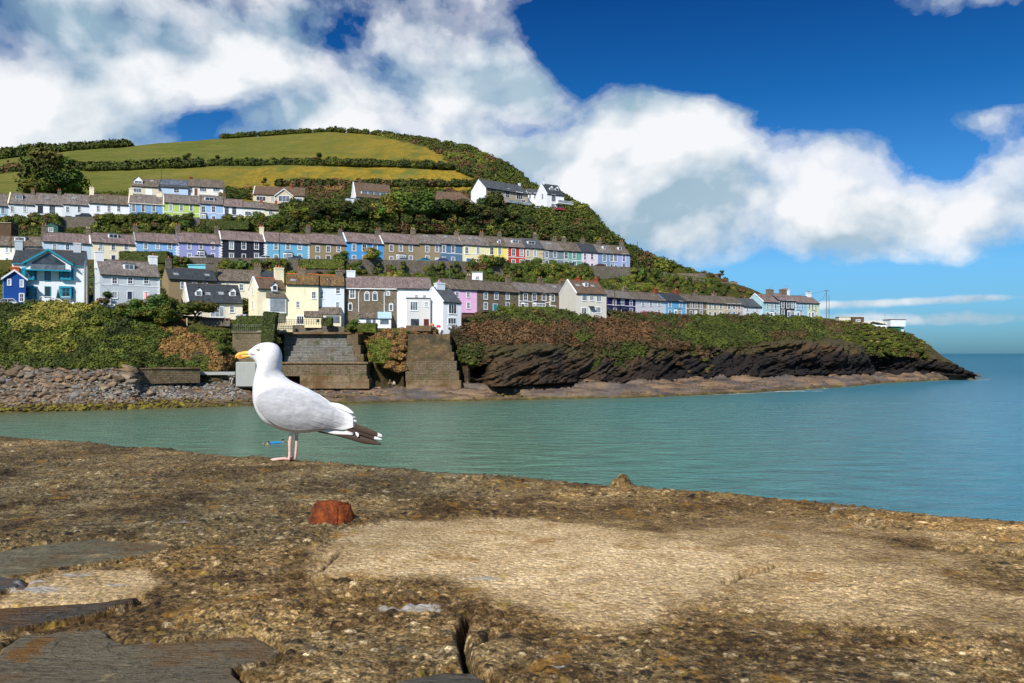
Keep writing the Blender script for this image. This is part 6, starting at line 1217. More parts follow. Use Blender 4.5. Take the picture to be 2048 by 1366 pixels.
m=MB(); a=P(281,743,128); pbox(m,278,400,738,768,129.5,2.5,0,6.); pbox(m,276,402,736,738.5,129.3,2.9,1,6.); tag(m.build('beach_wall',[M_course,M_conc]),'low stone beach wall with pale coping beside the boulders','wall')
m=MB(); pbox(m,398,470,744,750,137,2,0,1.); tag(m.build('slipway_wall',M_grc),'pale low wall running from the beach wall to the concrete block','wall')
for i in range(6):   # steps in the bank
    pass
# ---------------------------------------------------------------- boulders and stones
def rockmesh(seed,sub=2,planes=13):
    g=np.random.default_rng(seed); V,Fq=(ICO2 if sub==2 else ICO1 if sub==1 else ICO3); n=g.normal(size=(planes,3)); n/=np.linalg.norm(n,axis=1)[:,None]; h=g.uniform(.55,1.,planes)
    d=V@n.T; r=np.where(d>.05,h/np.maximum(d,.05),9).min(1); r=np.minimum(r,1.15)
    P_=V*r[:,None]*np.array([1.3,.95,.58]); P_*=(1+.10*(fbm(P_[:,0]*3+seed,P_[:,1]*3,P_[:,2]*3,o=3,s=seed)-.5))[:,None]; return P_,Fq
def rockm(nt,b,ob,pos):
    t=nd(nt,'ShaderNodeAttribute',attribute_name='tint').outputs['Color']; s=nd(nt,'ShaderNodeSeparateXYZ',{0:pos}).outputs; oi=nt.nodes.new('ShaderNodeObjectInfo').outputs['Random']
    rc=ramp(nt,oi,[(0,(.10,.075,.055)),(.2,(.20,.14,.085)),(.4,(.13,.115,.10)),(.55,(.25,.165,.095)),(.7,(.19,.165,.135)),(.85,(.30,.23,.155)),(1,(.15,.16,.17))])
    isinst=nd(nt,'ShaderNodeAttribute',attribute_name='merged').outputs['Fac']; c=mix(nt,isinst,rc,t)
    c=mix(nt,1.,c,ramp(nt,noi(nt,pos,2.2,6,.7),[(.3,(.6,.6,.62)),(.5,(1,1,1)),(.7,(1.4,1.35,1.25))]),'MULTIPLY')
    c=mix(nt,1.,c,(1.0,.98,.93),'MULTIPLY')
    low=ramp(nt,ma(nt,'ADD',s[2],ma(nt,'MULTIPLY',noi(nt,pos,.5,4,.6),1.6)),[(1.55,1.0),(2.3,0.0)]) if False else ramp(nt,ma(nt,'DIVIDE',ma(nt,'ADD',s[2],ma(nt,'MULTIPLY',noi(nt,pos,.5,4,.6),1.6)),4.0),[(.40,1.0),(.56,0.0)])
    weed=ramp(nt,noi(nt,pos,1.1,5,.75),[(.35,(.03,.022,.008)),(.5,(.09,.065,.016)),(.60,(.25,.22,.02)),(.7,(.12,.09,.02))])
    c=mix(nt,low,c,weed); setb(nt,b,'Base Color',c); bump(nt,b,noi(nt,pos,5,5,.7),.6,.06)
M_rock=material('beach_stone',rockm,.8,.3)
def rmesh(seed):
    V,Fq=rockmesh(seed); me=bpy.data.meshes.new('boulder'); me.from_pydata(V.tolist(),[],Fq.tolist()); me.materials.append(M_rock); me.update(); return me
RM=[rmesh(s) for s in range(9)]
st=random.getstate(); random.seed(99); k=0; placed=[]
while k<270:
    x=random.uniform(-8,500); y=random.uniform(733,812); 
    if y>np.interp(x,[0,250,500],[818,812,806]): continue
    big=1 if x<300 and y<795 else .55
    h=hit(x,y)
    if h is None or h.y>139: continue
    s=random.uniform(.40,1.0)*big*(1.1 if y<770 else .8)
    if any((h.x-a)**2+((h.y-b)*1.0)**2<((s+c)*.62)**2 for a,b,c in placed): 
        if random.random()<.8: continue
    placed.append((h.x,h.y,s))
    o=inst('boulder',random.choice(RM),None,(h.x,h.y,h.z+s*.28),(random.uniform(-.4,.4),random.uniform(-.4,.4),random.uniform(0,6.28)),(s,s,s)); tag(o,'weathered brown or grey boulder in the bank of rocks above the water','boulder','boulders piled along the shore'); k+=1
# small stones between them, and pebble beach: past counting
RL=[rockmesh(s,1,9) for s in range(30,38)]
def stones(name,items,label):
    Vs=[];Fs=[];Cs=[];o=0
    for x,y,z,s,col in items:
        V,Fq=RL[random.randrange(8)]; a=random.uniform(0,6.28); c,sn=math.cos(a),math.sin(a); p=V*s; tl=random.uniform(-.5,.5); p=np.stack([p[:,0],p[:,1]*math.cos(tl)-p[:,2]*math.sin(tl),p[:,1]*math.sin(tl)+p[:,2]*math.cos(tl)],1)
        Vs.append(np.stack([p[:,0]*c-p[:,1]*sn+x,p[:,0]*sn+p[:,1]*c+y,p[:,2]+z],1)); Fs.append(Fq+o); o+=len(V); Cs.append(np.broadcast_to(np.array(col),(len(V),3)))
    V=np.concatenate(Vs); ob=mesh_np(name,V,np.concatenate(Fs),M_rock,attrs={'tint':('FLOAT_COLOR',np.concatenate(Cs)),'merged':('FLOAT',np.ones(len(V)))}); tag(ob,label,kind='stuff')
cols=[(.15,.105,.07),(.24,.165,.10),(.14,.125,.11),(.20,.17,.135),(.28,.21,.145),(.17,.18,.185),(.10,.075,.05),(.25,.15,.09)]
gcol=[(.26,.27,.27),(.20,.21,.22),(.33,.33,.31),(.16,.17,.17),(.28,.25,.21)]
it=[]
while len(it)<5200:
    x=random.uniform(-30,520); y=random.uniform(731,822)
    h=hit(x,y)
    if h is None or h.y>142 : continue
    gr=x>170+random.uniform(-60,60) and 762<y<797 or x>390; s=random.uniform(.14,.42)*(.75 if gr else 1.15); it.append((h.x,h.y,h.z+s*.2,s,random.choice(gcol if gr else cols)))
stones('stones',it,'grey and brown shore stones between the boulders')
it=[]
while len(it)<1500:
    x=random.uniform(520,1700); y=np.interp(x,[520,900,1100,1500,1700],[781,785,780,762,752])+random.uniform(-9,12)
    h=hit(x,y)
    if h is None or h.z<.15: continue
    s=random.uniform(.12,.4); it.append((h.x,h.y,h.z+s*.1,s,random.choice(cols)))
stones('stones',it,'loose stones scattered over the brown rock ledges')
random.setstate(st)
# ================================================================ cars
def carmeshes(L=4.1,Wd=1.72,Hh=1.45,van=False):
    hb=.30; belt=.88 if not van else 1.05
    prof=[(-L/2,hb),(-L/2,.62),(-L/2+.1,.80),(-L/2+.95,belt),( L/2-.28,belt+.04),(L/2,.78),(L/2,hb)] if not van else [(-L/2,hb),(-L/2,.8),(-L/2+.15,.98),(-L/2+.8,belt),(L/2,belt),(L/2,hb)]
    body=MB(); w=Wd/2; n=len(prof)
    def loft(m,pr,ws,mi=0):
        vs=[(x,s*wd,z) for s in(-1,1) for (x,z),wd in zip(pr,ws)]; k=len(pr); m.add(vs,[tuple(range(k)),tuple(range(2*k-1,k-1,-1))]+[(i,k+i,k+(i+1)%k,(i+1)%k) for i in range(k)],mi)
    loft(body,prof,[w*.94,w*.98,w,w,w,w*.97,w*.94])
    roof0,roof1=(-L/2+1.75,L/2-.75) if not van else (-L/2+1.35,L/2-.1)
    cab=[(-L/2+1.0,belt),(roof0,Hh-.04),(roof1,Hh),(L/2-.12,belt+.02)] if not van else [(-L/2+.85,belt),(roof0,Hh),(roof1,Hh),(L/2-.02,belt)]
    loft(body,[(roof0-.08,Hh-.09),(roof0,Hh-.02),(roof1,Hh+.02),(roof1+.08,Hh-.07)],[w*.78]*4)
    for x0,x1 in ((cab[0],cab[1]),(cab[3],cab[2])):
        for s in(-1,1): body.tube([(x0[0],s*w*.95,x0[1]),(x1[0],s*w*.77,x1[1])],.045,4)
    xm=(roof0+roof1)/2
    for s in(-1,1): body.tube([(xm,s*w*.95,belt),(xm,s*w*.78,Hh-.03)],.045,4)
    glass=MB(); loft(glass,cab,[w*.93,w*.76,w*.76,w*.93])
    lamp=MB(); lamp.box(-.03,.03,-.17,.17,-.07,.07)
    wh=MB(); wh.tube([(0,-.1,0),(0,.1,0)],.32,12,0); hub=MB(); hub.tube([(0,-.115,0),(0,-.10,0)],.19,8)
    return [(m.mesh(nm,mt)) for m,nm,mt in ((body,'body',M_tr),(glass,'windows',GL[0]),(lamp,'headlight',M_tr),(wh,'tyre',M_blk),(hub,'hubcap',M_metal))]
CM=carmeshes(); CV=carmeshes(4.6,1.9,1.95,True); 
_cp={}
def carpaint(rgb):
    if rgb not in _cp:
        def fn(nt,b,ob,pos): setb(nt,b,'Base Color',lin(rgb)); setb(nt,b,'Coat Weight',.4)
        _cp[rgb]=material('car_paint_%02x%02x%02x'%rgb,fn,.3,.5)
    return _cp[rgb]
def car(px,Yf,rgb,label,ang=None,van=False,dz=.06,row=None,hd=0,cat='car'):
    Y=Yf; X=(px-1024)/F*Y; z=ground(px,Y)+dz if row is None else P(px,row,Y).z
    M=CV if van else CM; L=4.6 if van else 4.1; w=.95 if van else .86
    r=empty('parked_van' if van else 'parked_car',(X,Y,z),ang if ang is not None else R(22+hd),label,cat,'parked vehicles')
    b=inst('body',M[0],r); b.material_slots[0].link='OBJECT'; b.material_slots[0].material=carpaint(rgb); inst('windows',M[1],r)
    for s in(-1,1):
        for x in(-L/2+.75,L/2-.75):
            wl=inst('wheel',M[3],r,(x,s*(w-.11),.32),(0,0,0 if s<0 else math.pi)); inst('hubcap',M[4],wl)
        inst('headlight',M[2],r,(-L/2-.01,s*w*.68,.66))
    return r
ym=lambda u:float(B9[0](u))-5.2; yt=lambda u:float(B12[0](u))-4.2; yl=lambda u:float(B5[0](u))-.2
car(527,ym(527),(216,222,228),'white estate car parked by the black house corner, middle street'); car(413,ym(413),(30,48,58),'dark green car in front of the lilac house, middle street'); car(395,ym(395),(226,228,232),'white car nose left of the dark green car, middle street')
car(590,ym(590),(44,84,108),'dark blue car half hidden in front of the turquoise house'); car(803,ym(803),(150,160,168),'silver grey car under the large bay window, middle street'); car(750,ym(750),(214,210,200),'pale car behind the silvery tree, middle street'); car(846,ym(846),(20,150,176),'bright teal hatchback, middle street'); car(882,ym(882),(46,62,150),'royal blue car beside the teal hatchback')
car(1055,ym(1055),(236,238,240),'white van in front of the scaffolded house',van=True,cat='van'); car(1135,ym(1135),(40,48,56),'dark estate car in front of the sea green house'); car(1166,ym(1166),(86,110,112),'grey green car in front of the pale pink house'); car(1197,ym(1197),(92,34,44),'dark maroon car in front of the steel blue house')
car(168,yt(168),(44,50,52),'black car in front of the white terrace, top street'); car(294,yt(294),(226,230,232),'white car in front of the blue terraced house, top street')
car(12,143.6,(200,212,222),'silver estate car beside the small dark blue house',ang=R(16),row=613.5)
car(1203,yl(1203)-.8,(58,66,64),'dark grey van in front of the detached grey house',van=True,cat='van'); car(1160,yl(1160)-.6,(230,232,232),'white car left of the dark grey van'); car(1286,yl(1286),(206,20,24),'bright red car in front of the plain white house',hd=8); car(1309,yl(1309),(190,24,30),'second smaller looking red car, right of the bright red one',hd=8)
car(1494,yl(1494),(190,200,198),'pale silver car in front of the low white cottage',hd=10); car(1466,yl(1466),(96,62,50),'brown car left of the pale silver car',hd=10); car(1583,yl(1583),(60,90,100),'dark car in front of the black and white house near the headland'); car(1602,yl(1602),(224,228,230),'white car at the end of the cliff road')
car(1074,300,(226,228,230),'white car outside the narrow link house on the hill',ang=R(30),row=419.5); car(1119,299,(150,40,36),'red car outside the twin dormer house on the hill',ang=R(20),row=422)
# ---------------------------------------------------------------- poles, fences, sheds, garden things
def pole(px,top,foot,Y,label,mat=M_wood,rad=.11,arms=0,name='telegraph_pole',cat='pole'):
    a=P(px,foot,Y);b=P(px,top,Y); m=MB(); m.tube([(0,0,-.5),(0,0,b.z-a.z)],[rad,rad*.7],8); r=m.build(name,mat); r.location=a; tag(r,label,cat)
    for i in range(arms):
        q=MB(); z=b.z-a.z-.35-i*.6; q.box(-.9,.9,-.06,.06,z,z+.1); [q.tube([(x,0,z+.1),(x,0,z+.28)],.05,5) for x in(-.8,-.4,.4,.8)]; q.build('crossarm',mat,r)
    return r
p1=pole(1653,580,641,272,'tall telegraph pole beyond the last house on the headland',arms=1); pole(1658,590,640,276,'shorter pole just right of the tall telegraph pole',arms=0)
pole(1382,566,632,246,'telegraph pole in front of the light blue and brown houses'); pole(1229,560,632,214,'telegraph pole in front of the navy blue house'); pole(1275,483,544,262,'telegraph pole right of the lavender end house')
pole(999,472,523,236,'thin dark pole in front of the yellow and red houses',rad=.08); pole(559,452,548,200,'tall wooden pole in front of the turquoise house'); pole(402,392,445,230,'pale telegraph pole by the powder blue terraced house'); pole(323,318,360,275,'telegraph pole standing in the green field above the bungalows'); pole(616,344,372,300,'telegraph pole in the yellow field')
pole(174,533,611,144,'pale wooden pole between the teal house and the grey house',pm_((206,190,160))); pole(22,446,500,180,'grey pole rising behind the house with the teal gable'); pole(899,528,556,205,'thin pole on the wall under the blue car',M_metal,.07)
pole(10,598,614,142,'short sign post beside the silver estate car',M_metal,.06,name='sign_post'); pole(1634,626,641,262,'short thin post near the headland poles',M_metal,.06,name='post'); pole(1770,627,650,268,'thin mast beside the low roofs on the headland',M_metal,.05,name='mast',cat='mast')
def wire(a,b,sag,label,rad=.035):
    m=MB(); pts=[a.lerp(b,t)+Vector((0,0,-sag*4*t*(1-t))) for t in np.linspace(0,1,17)]; m.tube(pts,rad,4); tag(m.build('overhead_wire',M_blk),label,'wire')
T1=P(1653,581,272); wire(T1,P(1382,567,246),3,'overhead wire between the headland pole and the pole by the brown house'); wire(T1+Vector((0,0,-.6)),P(1632,603,276),1,'short wire dropping from the headland pole to the last house')
wire(P(1382,567,246),P(1229,561,214),2,'overhead wire from the brown house pole to the navy house pole')
wire(P(174,534,144),P(22,447,180),1.5,'overhead wire running up from the pale wooden pole')
def shed(name,u0,u1,top,foot,Y,wall,roofc,label,cat='shed',flat=False,door=True,yaw=0):
    a=P(u0,foot,Y); w=(u1-u0)/F*Y; h=(foot-top)/F*Y; r=empty(name,a,R(yaw),label,cat); m=MB()
    if flat: m.box(0,w,0,3,-1,h); m.build('wall',wall,r); q=MB(); q.box(-.15,w+.15,-.2,3.2,h+.002,h+.14); q.build('roof',roofc,r)
    else:
        m.prism([(0,0,-1),(w,0,-1),(w,0,h*.68),(w/2,0,h),(0,0,h*.68)],(0,3,0)); m.build('wall',wall,r); q=MB()
        for s,x in((1,0),(-1,w)): q.prism([(x-s*.15,-.15,h*.66),(w/2,-.15,h+.01),(w/2,-.15,h+.13),(x-s*.15,-.15,h*.66+.12)][::s],(0,3.3,0))
        q.build('roof',roofc,r)
    if door: win(r,w*.5,h*.38,w*.34,h*.36,M_tr,'plain')
    return r
shed('garage',504,523,447,466,236,pm_((150,200,180)),pm_((160,160,150)),'mint green garage under the cream end house','garage',True)
shed('summerhouse',87,116,445,468,206,pm_((40,84,74)),M_blk,'dark green gabled summerhouse above the pale blue house','summerhouse')
shed('shed',376,411,530,546,186,pm_((110,190,206)),pm_((130,200,214)),'turquoise flat roofed shed below the lilac house','shed',True)
shed('shed',944,965,545,562,214,W_,pm_((200,206,206)),'small white outbuilding with a dark window behind the pink house','shed',True)
shed('shed',924,946,627,648,183,pm_((92,60,48)),M_blk,'dark brown garden shed beside the white gabled house','shed',True,False)
shed('shed',-20,22,446,470,200,M_wood,pm_((170,160,140)),'open wooden shed with a pale flat roof at the left edge','shed',True,False)
shed('shed',620,640,449,458,250,pm_((190,206,214)),pm_((190,206,214)),'small pale blue box shed in the trees above the tan house','shed',True,False)
m=MB(); pbox(m,628,688,456,463,245,.3,0,3); tag(m.build('fence',pm_((150,142,128))),'long grey board fence above the tan house','fence')
shed('chalet',1678,1706,634,645,276,pm_((206,204,190)),pm_((196,190,176)),'low cream chalet on the headland','chalet',True,False)
r=shed('chalet',1704,1728,634,646,275,M_wood,pm_((206,204,196)),'dark open-fronted chalet beside the low cream chalet','chalet',True)
r=empty('boathouse',P(1731,654,270),R(4),'long low building with a pale sloping roof on the headland','building'); L=48/F*270
m=MB(); m.box(0,L,0,5,-1.5,.7); m.build('wall',W_,r); q=MB(); q.prism([(-.3,-.4,.6),(L*.3,-.4,2.2),(L*.65,-.4,2.0),(L+.3,-.4,.9),(L+.3,-.4,.7),(L*.3,-.4,1.9)],(0,5.8,0)); q.build('roof',pm_((214,214,204)),r)
r=empty('lookout_hut',P(1781,666,268),R(6),'white and green lookout hut at the edge of the headland','hut'); L=32/F*268
m=MB(); m.box(.8,L*.75,.5,4,-1,2.2); m.build('wall',pm_((16,104,80)),r); m=MB(); m.box(0,L,0,4.4,2.2,4.5); m.build('upper_storey',pm_((214,222,224)),r); m=MB(); m.box(-.2,L+.3,-.2,4.6,4.5,4.68); m.build('roof',M_metal,r); m=MB(); m.box(L*.78,L,1,4,-1,2.0); m.build('annexe',pm_((200,200,190)),r)
# scaffolding
r=empty('scaffolding',(0,0,0),0,'tube scaffolding standing against the cream house','scaffolding'); Yc=YM(1069)-.9
for i,u in enumerate((1052,1060,1068,1077,1087)):
    a=P(u,536,Yc+i*.55); m=MB(); m.tube([a,a+Vector((0,0,(536-494)/F*Yc))],.05,5); m.build('standard',M_metal,r)
for v in (532,518,506): a=P(1051,v,Yc);b=P(1088,v,Yc+2.3); b.z=a.z; m=MB(); m.prism([a,a+Vector((0,.6,0)),a+Vector((0,.6,.08)),a+Vector((0,0,.08))],b-a); m.build('platform',M_wood,r)
# fences round the teal house terrace
m=MB(); pbox(m,47,148,603,609,143.8,.3,0,1.5); tag(m.build('terrace_wall',W_),'low white terrace wall in front of the teal and white house','wall')
m=MB(); a=P(80,602,144.2); b=P(140,602,145.2)
for i in range(16): p=a.lerp(b,i/15); m.box(p.x-.02,p.x+.02,p.y-.02,p.y+.02,a.z-.2,a.z+.8)
m.prism([a+Vector((0,0,.78)),a+Vector((0,.05,.78)),a+Vector((0,.05,.84)),a+Vector((0,0,.84))],b-a); tag(m.build('railing',M_tr),'white railing on the terrace of the teal house','railing')
m=MB(); p=P(116,604,144.6); m.tube([p,p+Vector((0,0,.6)),p+Vector((0,0,.7)),p+Vector((0,0,2.4))],[.04,.04,.32,.03],8); tag(m.build('closed_parasol',pm_((20,70,62))),'closed dark green parasol on the terrace of the teal house','parasol')
m=MB(); pbox(m,213,282,612,619,146.0,.25); tag(m.build('garden_wall',W_),'low white garden wall in front of the pale grey house','wall')
for px in(213,229):
    m=MB(); p=P(px,619,145.7); m.box(p.x-.25,p.x+.25,p.y-.25,p.y+.25,p.z,p.z+1.3); m.box(p.x-.34,p.x+.34,p.y-.34,p.y+.34,p.z+1.3,p.z+1.42); m.add([(p.x-.25,p.y-.25,p.z+1.42),(p.x+.25,p.y-.25,p.z+1.42),(p.x+.25,p.y+.25,p.z+1.42),(p.x-.25,p.y+.25,p.z+1.42),(p.x,p.y,p.z+1.75)],[(0,1,4),(1,2,4),(2,3,4),(3,0,4)]); tag(m.build('gate_post',W_),'%s white gate post in front of the pale grey house'%('left' if px==213 else 'right'),'gate post')
r=pole(288,580,602,147,'white flagpole in front of the pale grey house',M_tr,.04,name='flagpole',cat='flagpole')
q=MB(); n=8
for i in range(n): q.add([(i*.09,.05*math.sin(i*1.3),0),((i+1)*.09,.05*math.sin((i+1)*1.3),0),((i+1)*.09,.05*math.sin((i+1)*1.3),1.2),(i*.09,.05*math.sin(i*1.3),1.2)],[(0,1,2,3)],1 if i in(3,4) else 0)
o=q.build('flag',[pm_((236,196,200)),pm_((200,40,60))],r); o.location=(.05,0,.35)
m=MB(); a=P(343,664,149); 
pbox(m,344,374,638,657,149.2,.15,0); [pbox(m,u,u+1.6,636,659,149.0,.15,1) for u in(342.5,373)]; tag(m.build('garden_fence',[pm_((96,56,40)),pm_((200,190,170))]),'red-brown fence panel between pale posts under the spreading tree','fence')
m=MB(); pbox(m,398,460,636,641,151.5,.3,0,1); pbox(m,398,460,641,652,150.8,.4,1,1); tag(m.build('garden_wall',[pm_((110,70,58)),M_rubble]),'dark rubble garden wall in front of the dormered cottage','wall')
for i,(u,c,hh) in enumerate(((474,(176,186,216),1.1),(480,(120,84,96),.8),(485,(196,206,222),1.0),(490,(50,50,66),.9))):
    a=P(u,629,151.2); m=MB(); k=5
    for j in range(k): m.add([(j*.13,.03*math.sin(j*2+i),-hh),((j+1)*.13,.03*math.sin(j*2+2+i),-hh),((j+1)*.13,.02,0),(j*.13,.02,0)],[(0,1,2,3)])
    o=m.build('washing',pm_(c)); o.location=a; so_=o.modifiers.new('s','SOLIDIFY'); so_.thickness=.02; tag(o,['pale blue towel','brown shirt','light blue sheet','dark navy garment'][i]+' on the washing line by the yellow house','laundry')
m=MB(); m.tube([P(468,628.7,151.2),P(495,628.7,151.2)],.015,4); tag(m.build('washing_line',M_tr),'washing line between the cottage and the yellow gabled house','washing line')
# terracotta pots and white steps in front of the stone houses
for i,u in enumerate((1080,1087,1094,1101)):
    p=P(u,634,191); m=MB(); m.tube([p,p+Vector((0,0,.1)),p+Vector((0,0,.75)),p+Vector((0,0,.8))],[.25,.32,.46,.46],10); tag(m.build('terracotta_pot',M_pot),['first','second','third','fourth'][i]+' from the left of the terracotta pots before the stone house','plant pot','terracotta pots')
m=MB(); pbox(m,1072,1104,636,646,190,.4,0,.6); tag(m.build('garden_wall',pm_((206,200,190))),'white garden wall under the terracotta pots','wall')
m=MB(); pbox(m,812,862,651,662,160.2,.4,0,.6); tag(m.build('garden_wall',coursed('patio_stone',(.22,.14,.08),(.30,.20,.12),(.2,.16,.12),.5,.25)),'warm brown stone garden wall in front of the white house','wall')
for i,(u,v,Y,c) in enumerate(((877,655,161,(226,60,84)),(864,652,161.5,(206,120,60)))): 
    p=P(u,v,Y); q=MB(); q.tube([p,p+Vector((0,0,.1)),p+Vector((0,0,.45)),p+Vector((0,0,.52))],[.42,.5,.34,.06],12); tag(q.build('garden_pouffe' if i==0 else 'planter',pm_(c)),['round pink red garden pouffe by the white gabled house','orange planter beside the pink red pouffe'][i],['pouffe','planter'][i])  # the pink red one is an unidentified item, given a made-up squat round shape
# shapeless spoil and tumbled terrace walls at the end of the hill
for i,(u,v,wd,hh,Y) in enumerate(((1385,560,60,14,280),(1420,556,44,10,281),(1445,574,60,12,279),(1478,586,50,9,280),(1400,575,30,8,278))):
    m=MB(); pbox(m,u-wd/2,u+wd/2,v-hh,v,Y,.6,0,3); tag(m.build('garden_terrace_wall',M_rubble if i%2 else M_st2),['upper grey retaining wall where the hill ends','grass topped wall right of the upper retaining wall','lower tumbled stone wall on the hill tail','last low stone wall on the hill tail','small ruined wall between the terraces on the hill tail'][i],'wall')
# ================================================================ people
def skinm(rgb,nm):
    def fn(nt,b,ob,pos): setb(nt,b,'Base Color',lin(rgb))
    return material('cloth_'+nm,fn,.8,.2)
M_skin=skinm((206,150,120),'skin'); M_hair=skinm((60,44,34),'hair')
def skinmesh(name,verts,edges,rad,mat,parent=None,sub=1):
    me=bpy.data.meshes.new(name); me.from_pydata(verts,edges,[]); o=link(bpy.data.objects.new(name,me),parent); md=o.modifiers.new('skin','SKIN')
    if not me.skin_vertices: return o
    for v,r_ in zip(me.skin_vertices[0].data,rad): v.radius=(r_,r_) if not isinstance(r_,tuple) else r_
    me.skin_vertices[0].data[0].use_root=True; sb=o.modifiers.new('s','SUBSURF'); sb.levels=sub; sb.render_levels=sub; me.materials.append(mat); return o
def person(px,py,Y,label,shirt,trouser,pose='stand',rz=0,s=1.0,Z=None):
    h=hit(px,py) if Z is None else None
    loc=(h.x,h.y,h.z) if h is not None else (P(px,py,Y).x,Y,Z if Z is not None else P(px,py,Y).z)
    J={'stand':dict(hip=(0,0,.92),ch=(0,0,1.35),nk=(0,.0,1.48),hd=(0,-.03,1.64),k=[(-.11,-.02,.5),(.12,-.05,.5)],f=[(-.12,0,.07),(.14,-.03,.07)],t=[(-.12,-.14,.03),(.15,-.17,.03)],e=[(-.27,.0,1.12),(.27,-.02,1.12)],h=[(-.27,-.12,.88),(.26,-.14,.90)]),
       'crouch':dict(hip=(0,0,.34),ch=(0,-.28,.74),nk=(0,-.36,.84),hd=(0,-.46,.96),k=[(-.16,-.36,.50),(.16,-.36,.48)],f=[(-.15,-.12,.08),(.15,-.14,.08)],t=[(-.15,-.26,.03),(.15,-.28,.03)],e=[(-.24,-.42,.52),(.24,-.44,.50)],h=[(-.16,-.58,.28),(.15,-.60,.26)]),
       'sit':dict(hip=(0,0,.20),ch=(0,.02,.64),nk=(0,.01,.76),hd=(0,-.03,.92),k=[(-.14,-.38,.46),(.15,-.40,.42)],f=[(-.14,-.60,.10),(.16,-.66,.10)],t=[(-.14,-.74,.06),(.16,-.80,.06)],e=[(-.27,-.05,.40),(.27,-.10,.42)],h=[(-.18,-.30,.36),(.16,-.32,.38)]),
       'bend':dict(hip=(0,.1,.88),ch=(0,-.28,1.02),nk=(0,-.42,1.0),hd=(0,-.56,.94),k=[(-.11,0,.5),(.12,-.1,.5)],f=[(-.12,.02,.07),(.14,-.1,.07)],t=[(-.12,-.12,.03),(.15,-.24,.03)],e=[(-.22,-.34,.74),(.22,-.36,.74)],h=[(-.14,-.42,.5),(.14,-.44,.48)])}[pose]
    hip,ch,nk,hd=(Vector(J[k]) for k in('hip','ch','nk','hd'))
    V=[hip,(hip+ch)/2,ch,nk,hd+Vector((0,0,-.02)),hd+Vector((0,0,.07))]; E=[(0,1),(1,2),(2,3),(3,4),(4,5)]; Rr=[.14,.12,.15,.055,.085,.075]
    for i in(0,1):
        sg=-1 if i==0 else 1; b=len(V); V+=[hip+Vector((sg*.10,0,-.04)),Vector(J['k'][i]),Vector(J['f'][i]),Vector(J['t'][i])]; E+=[(0,b),(b,b+1),(b+1,b+2),(b+2,b+3)]; Rr+=[.09,.06,.04,.035]
        b=len(V); V+=[ch+Vector((sg*.19,0,.02)),Vector(J['e'][i]),Vector(J['h'][i])]; E+=[(2,b),(b,b+1),(b+1,b+2)]; Rr+=[.055,.04,.03]
    o=skinmesh('person',[tuple(v) for v in V],E,Rr,M_skin); o.location=loc; o.rotation_euler=(0,0,rz); o.scale=(s,)*3; tag(o,label,'person')
    sh=[hip+Vector((0,0,.05)),(hip+ch)/2,ch,ch+Vector((0,0,.06))*.9]; Vs=[tuple(v) for v in sh]; Es=[(0,1),(1,2),(2,3)]; Rs=[.155,.14,.165,.09]
    for i in(0,1):
        sg=-1 if i==0 else 1; b=len(Vs); a=ch+Vector((sg*.19,0,.02)); e=Vector(J['e'][i]); Vs+=[tuple(a),tuple(a.lerp(e,.85))]; Es+=[(2,b),(b,b+1)]; Rs+=[.075,.06]
    skinmesh('shirt',Vs,Es,Rs,skinm(shirt,'%02x%02x%02x'%shirt),o)
    Vt=[tuple(hip)];Et=[];Rt=[.155]
    for i in(0,1):
        sg=-1 if i==0 else 1; b=len(Vt); a=hip+Vector((sg*.10,0,-.04)); k=Vector(J['k'][i]); f=Vector(J['f'][i]); Vt+=[tuple(a),tuple(k),tuple(k.lerp(f,.8))]; Et+=[(0,b),(b,b+1),(b+1,b+2)]; Rt+=[.11,.08,.06]
    skinmesh('trousers',Vt,Et,Rt,skinm(trouser,'%02x%02x%02x'%trouser),o)
    V3,F3=ICO2; mh=bpy.data.meshes.new('hair'); mh.from_pydata([tuple(Vector(v)*.112) for v in V3 if True],[],F3.tolist()); mh.materials.append(M_hair); mh.shade_smooth(); inst('hair',mh,o,tuple(hd+Vector((0,.025,.055))),(0,0,0),(1,1,.9))
    for sg in(-1,1):
        q=MB(); p=hd+Vector((sg*.03,-.092,.01)); q.box(p.x-.012,p.x+.012,p.y-.004,p.y+.004,p.z-.006,p.z+.006); q.build('eye',M_blk,o)
    return o
person(324,763,128,'person in a bright blue skirt crouching among the boulders',(180,70,50),(30,150,220),'crouch',R(60),1.1)
person(418,764,133,'slim person in dark clothes standing by the beach wall',(150,104,84),(44,38,40),'stand',R(10))
person(464,768,135,'person in pale clothes bending near the concrete block',(206,200,196),(190,170,160),'bend',R(-60))
person(780,777,152,'left one of two people under the cave between the sea walls',(64,60,60),(40,38,42),'stand',R(20)); person(788,779,152,'right one of two people under the cave, in a pale top',(190,180,160),(50,46,44),'stand',R(-20))
person(822,780,152,'child in a turquoise green top at the foot of the brown buttress',(70,190,160),(60,160,140),'stand',0,.8)
person(1040,783,156,'person in a white top and dark trousers standing on the rocks',(214,206,206),(60,28,34),'stand',R(15),1.1)
person(1030,787,155,'person in grey sitting on the rocks beside the standing one',(150,150,160),(90,90,100),'sit',R(-30)); person(1088,788,156,'person in a white top crouching on the rocks by the water',(220,214,214),(120,70,50),'crouch',R(-80))
person(1183,787,161,'person in black sitting at the water edge of the rock ledge',(30,30,34),(60,66,60),'sit',R(20),1.1)
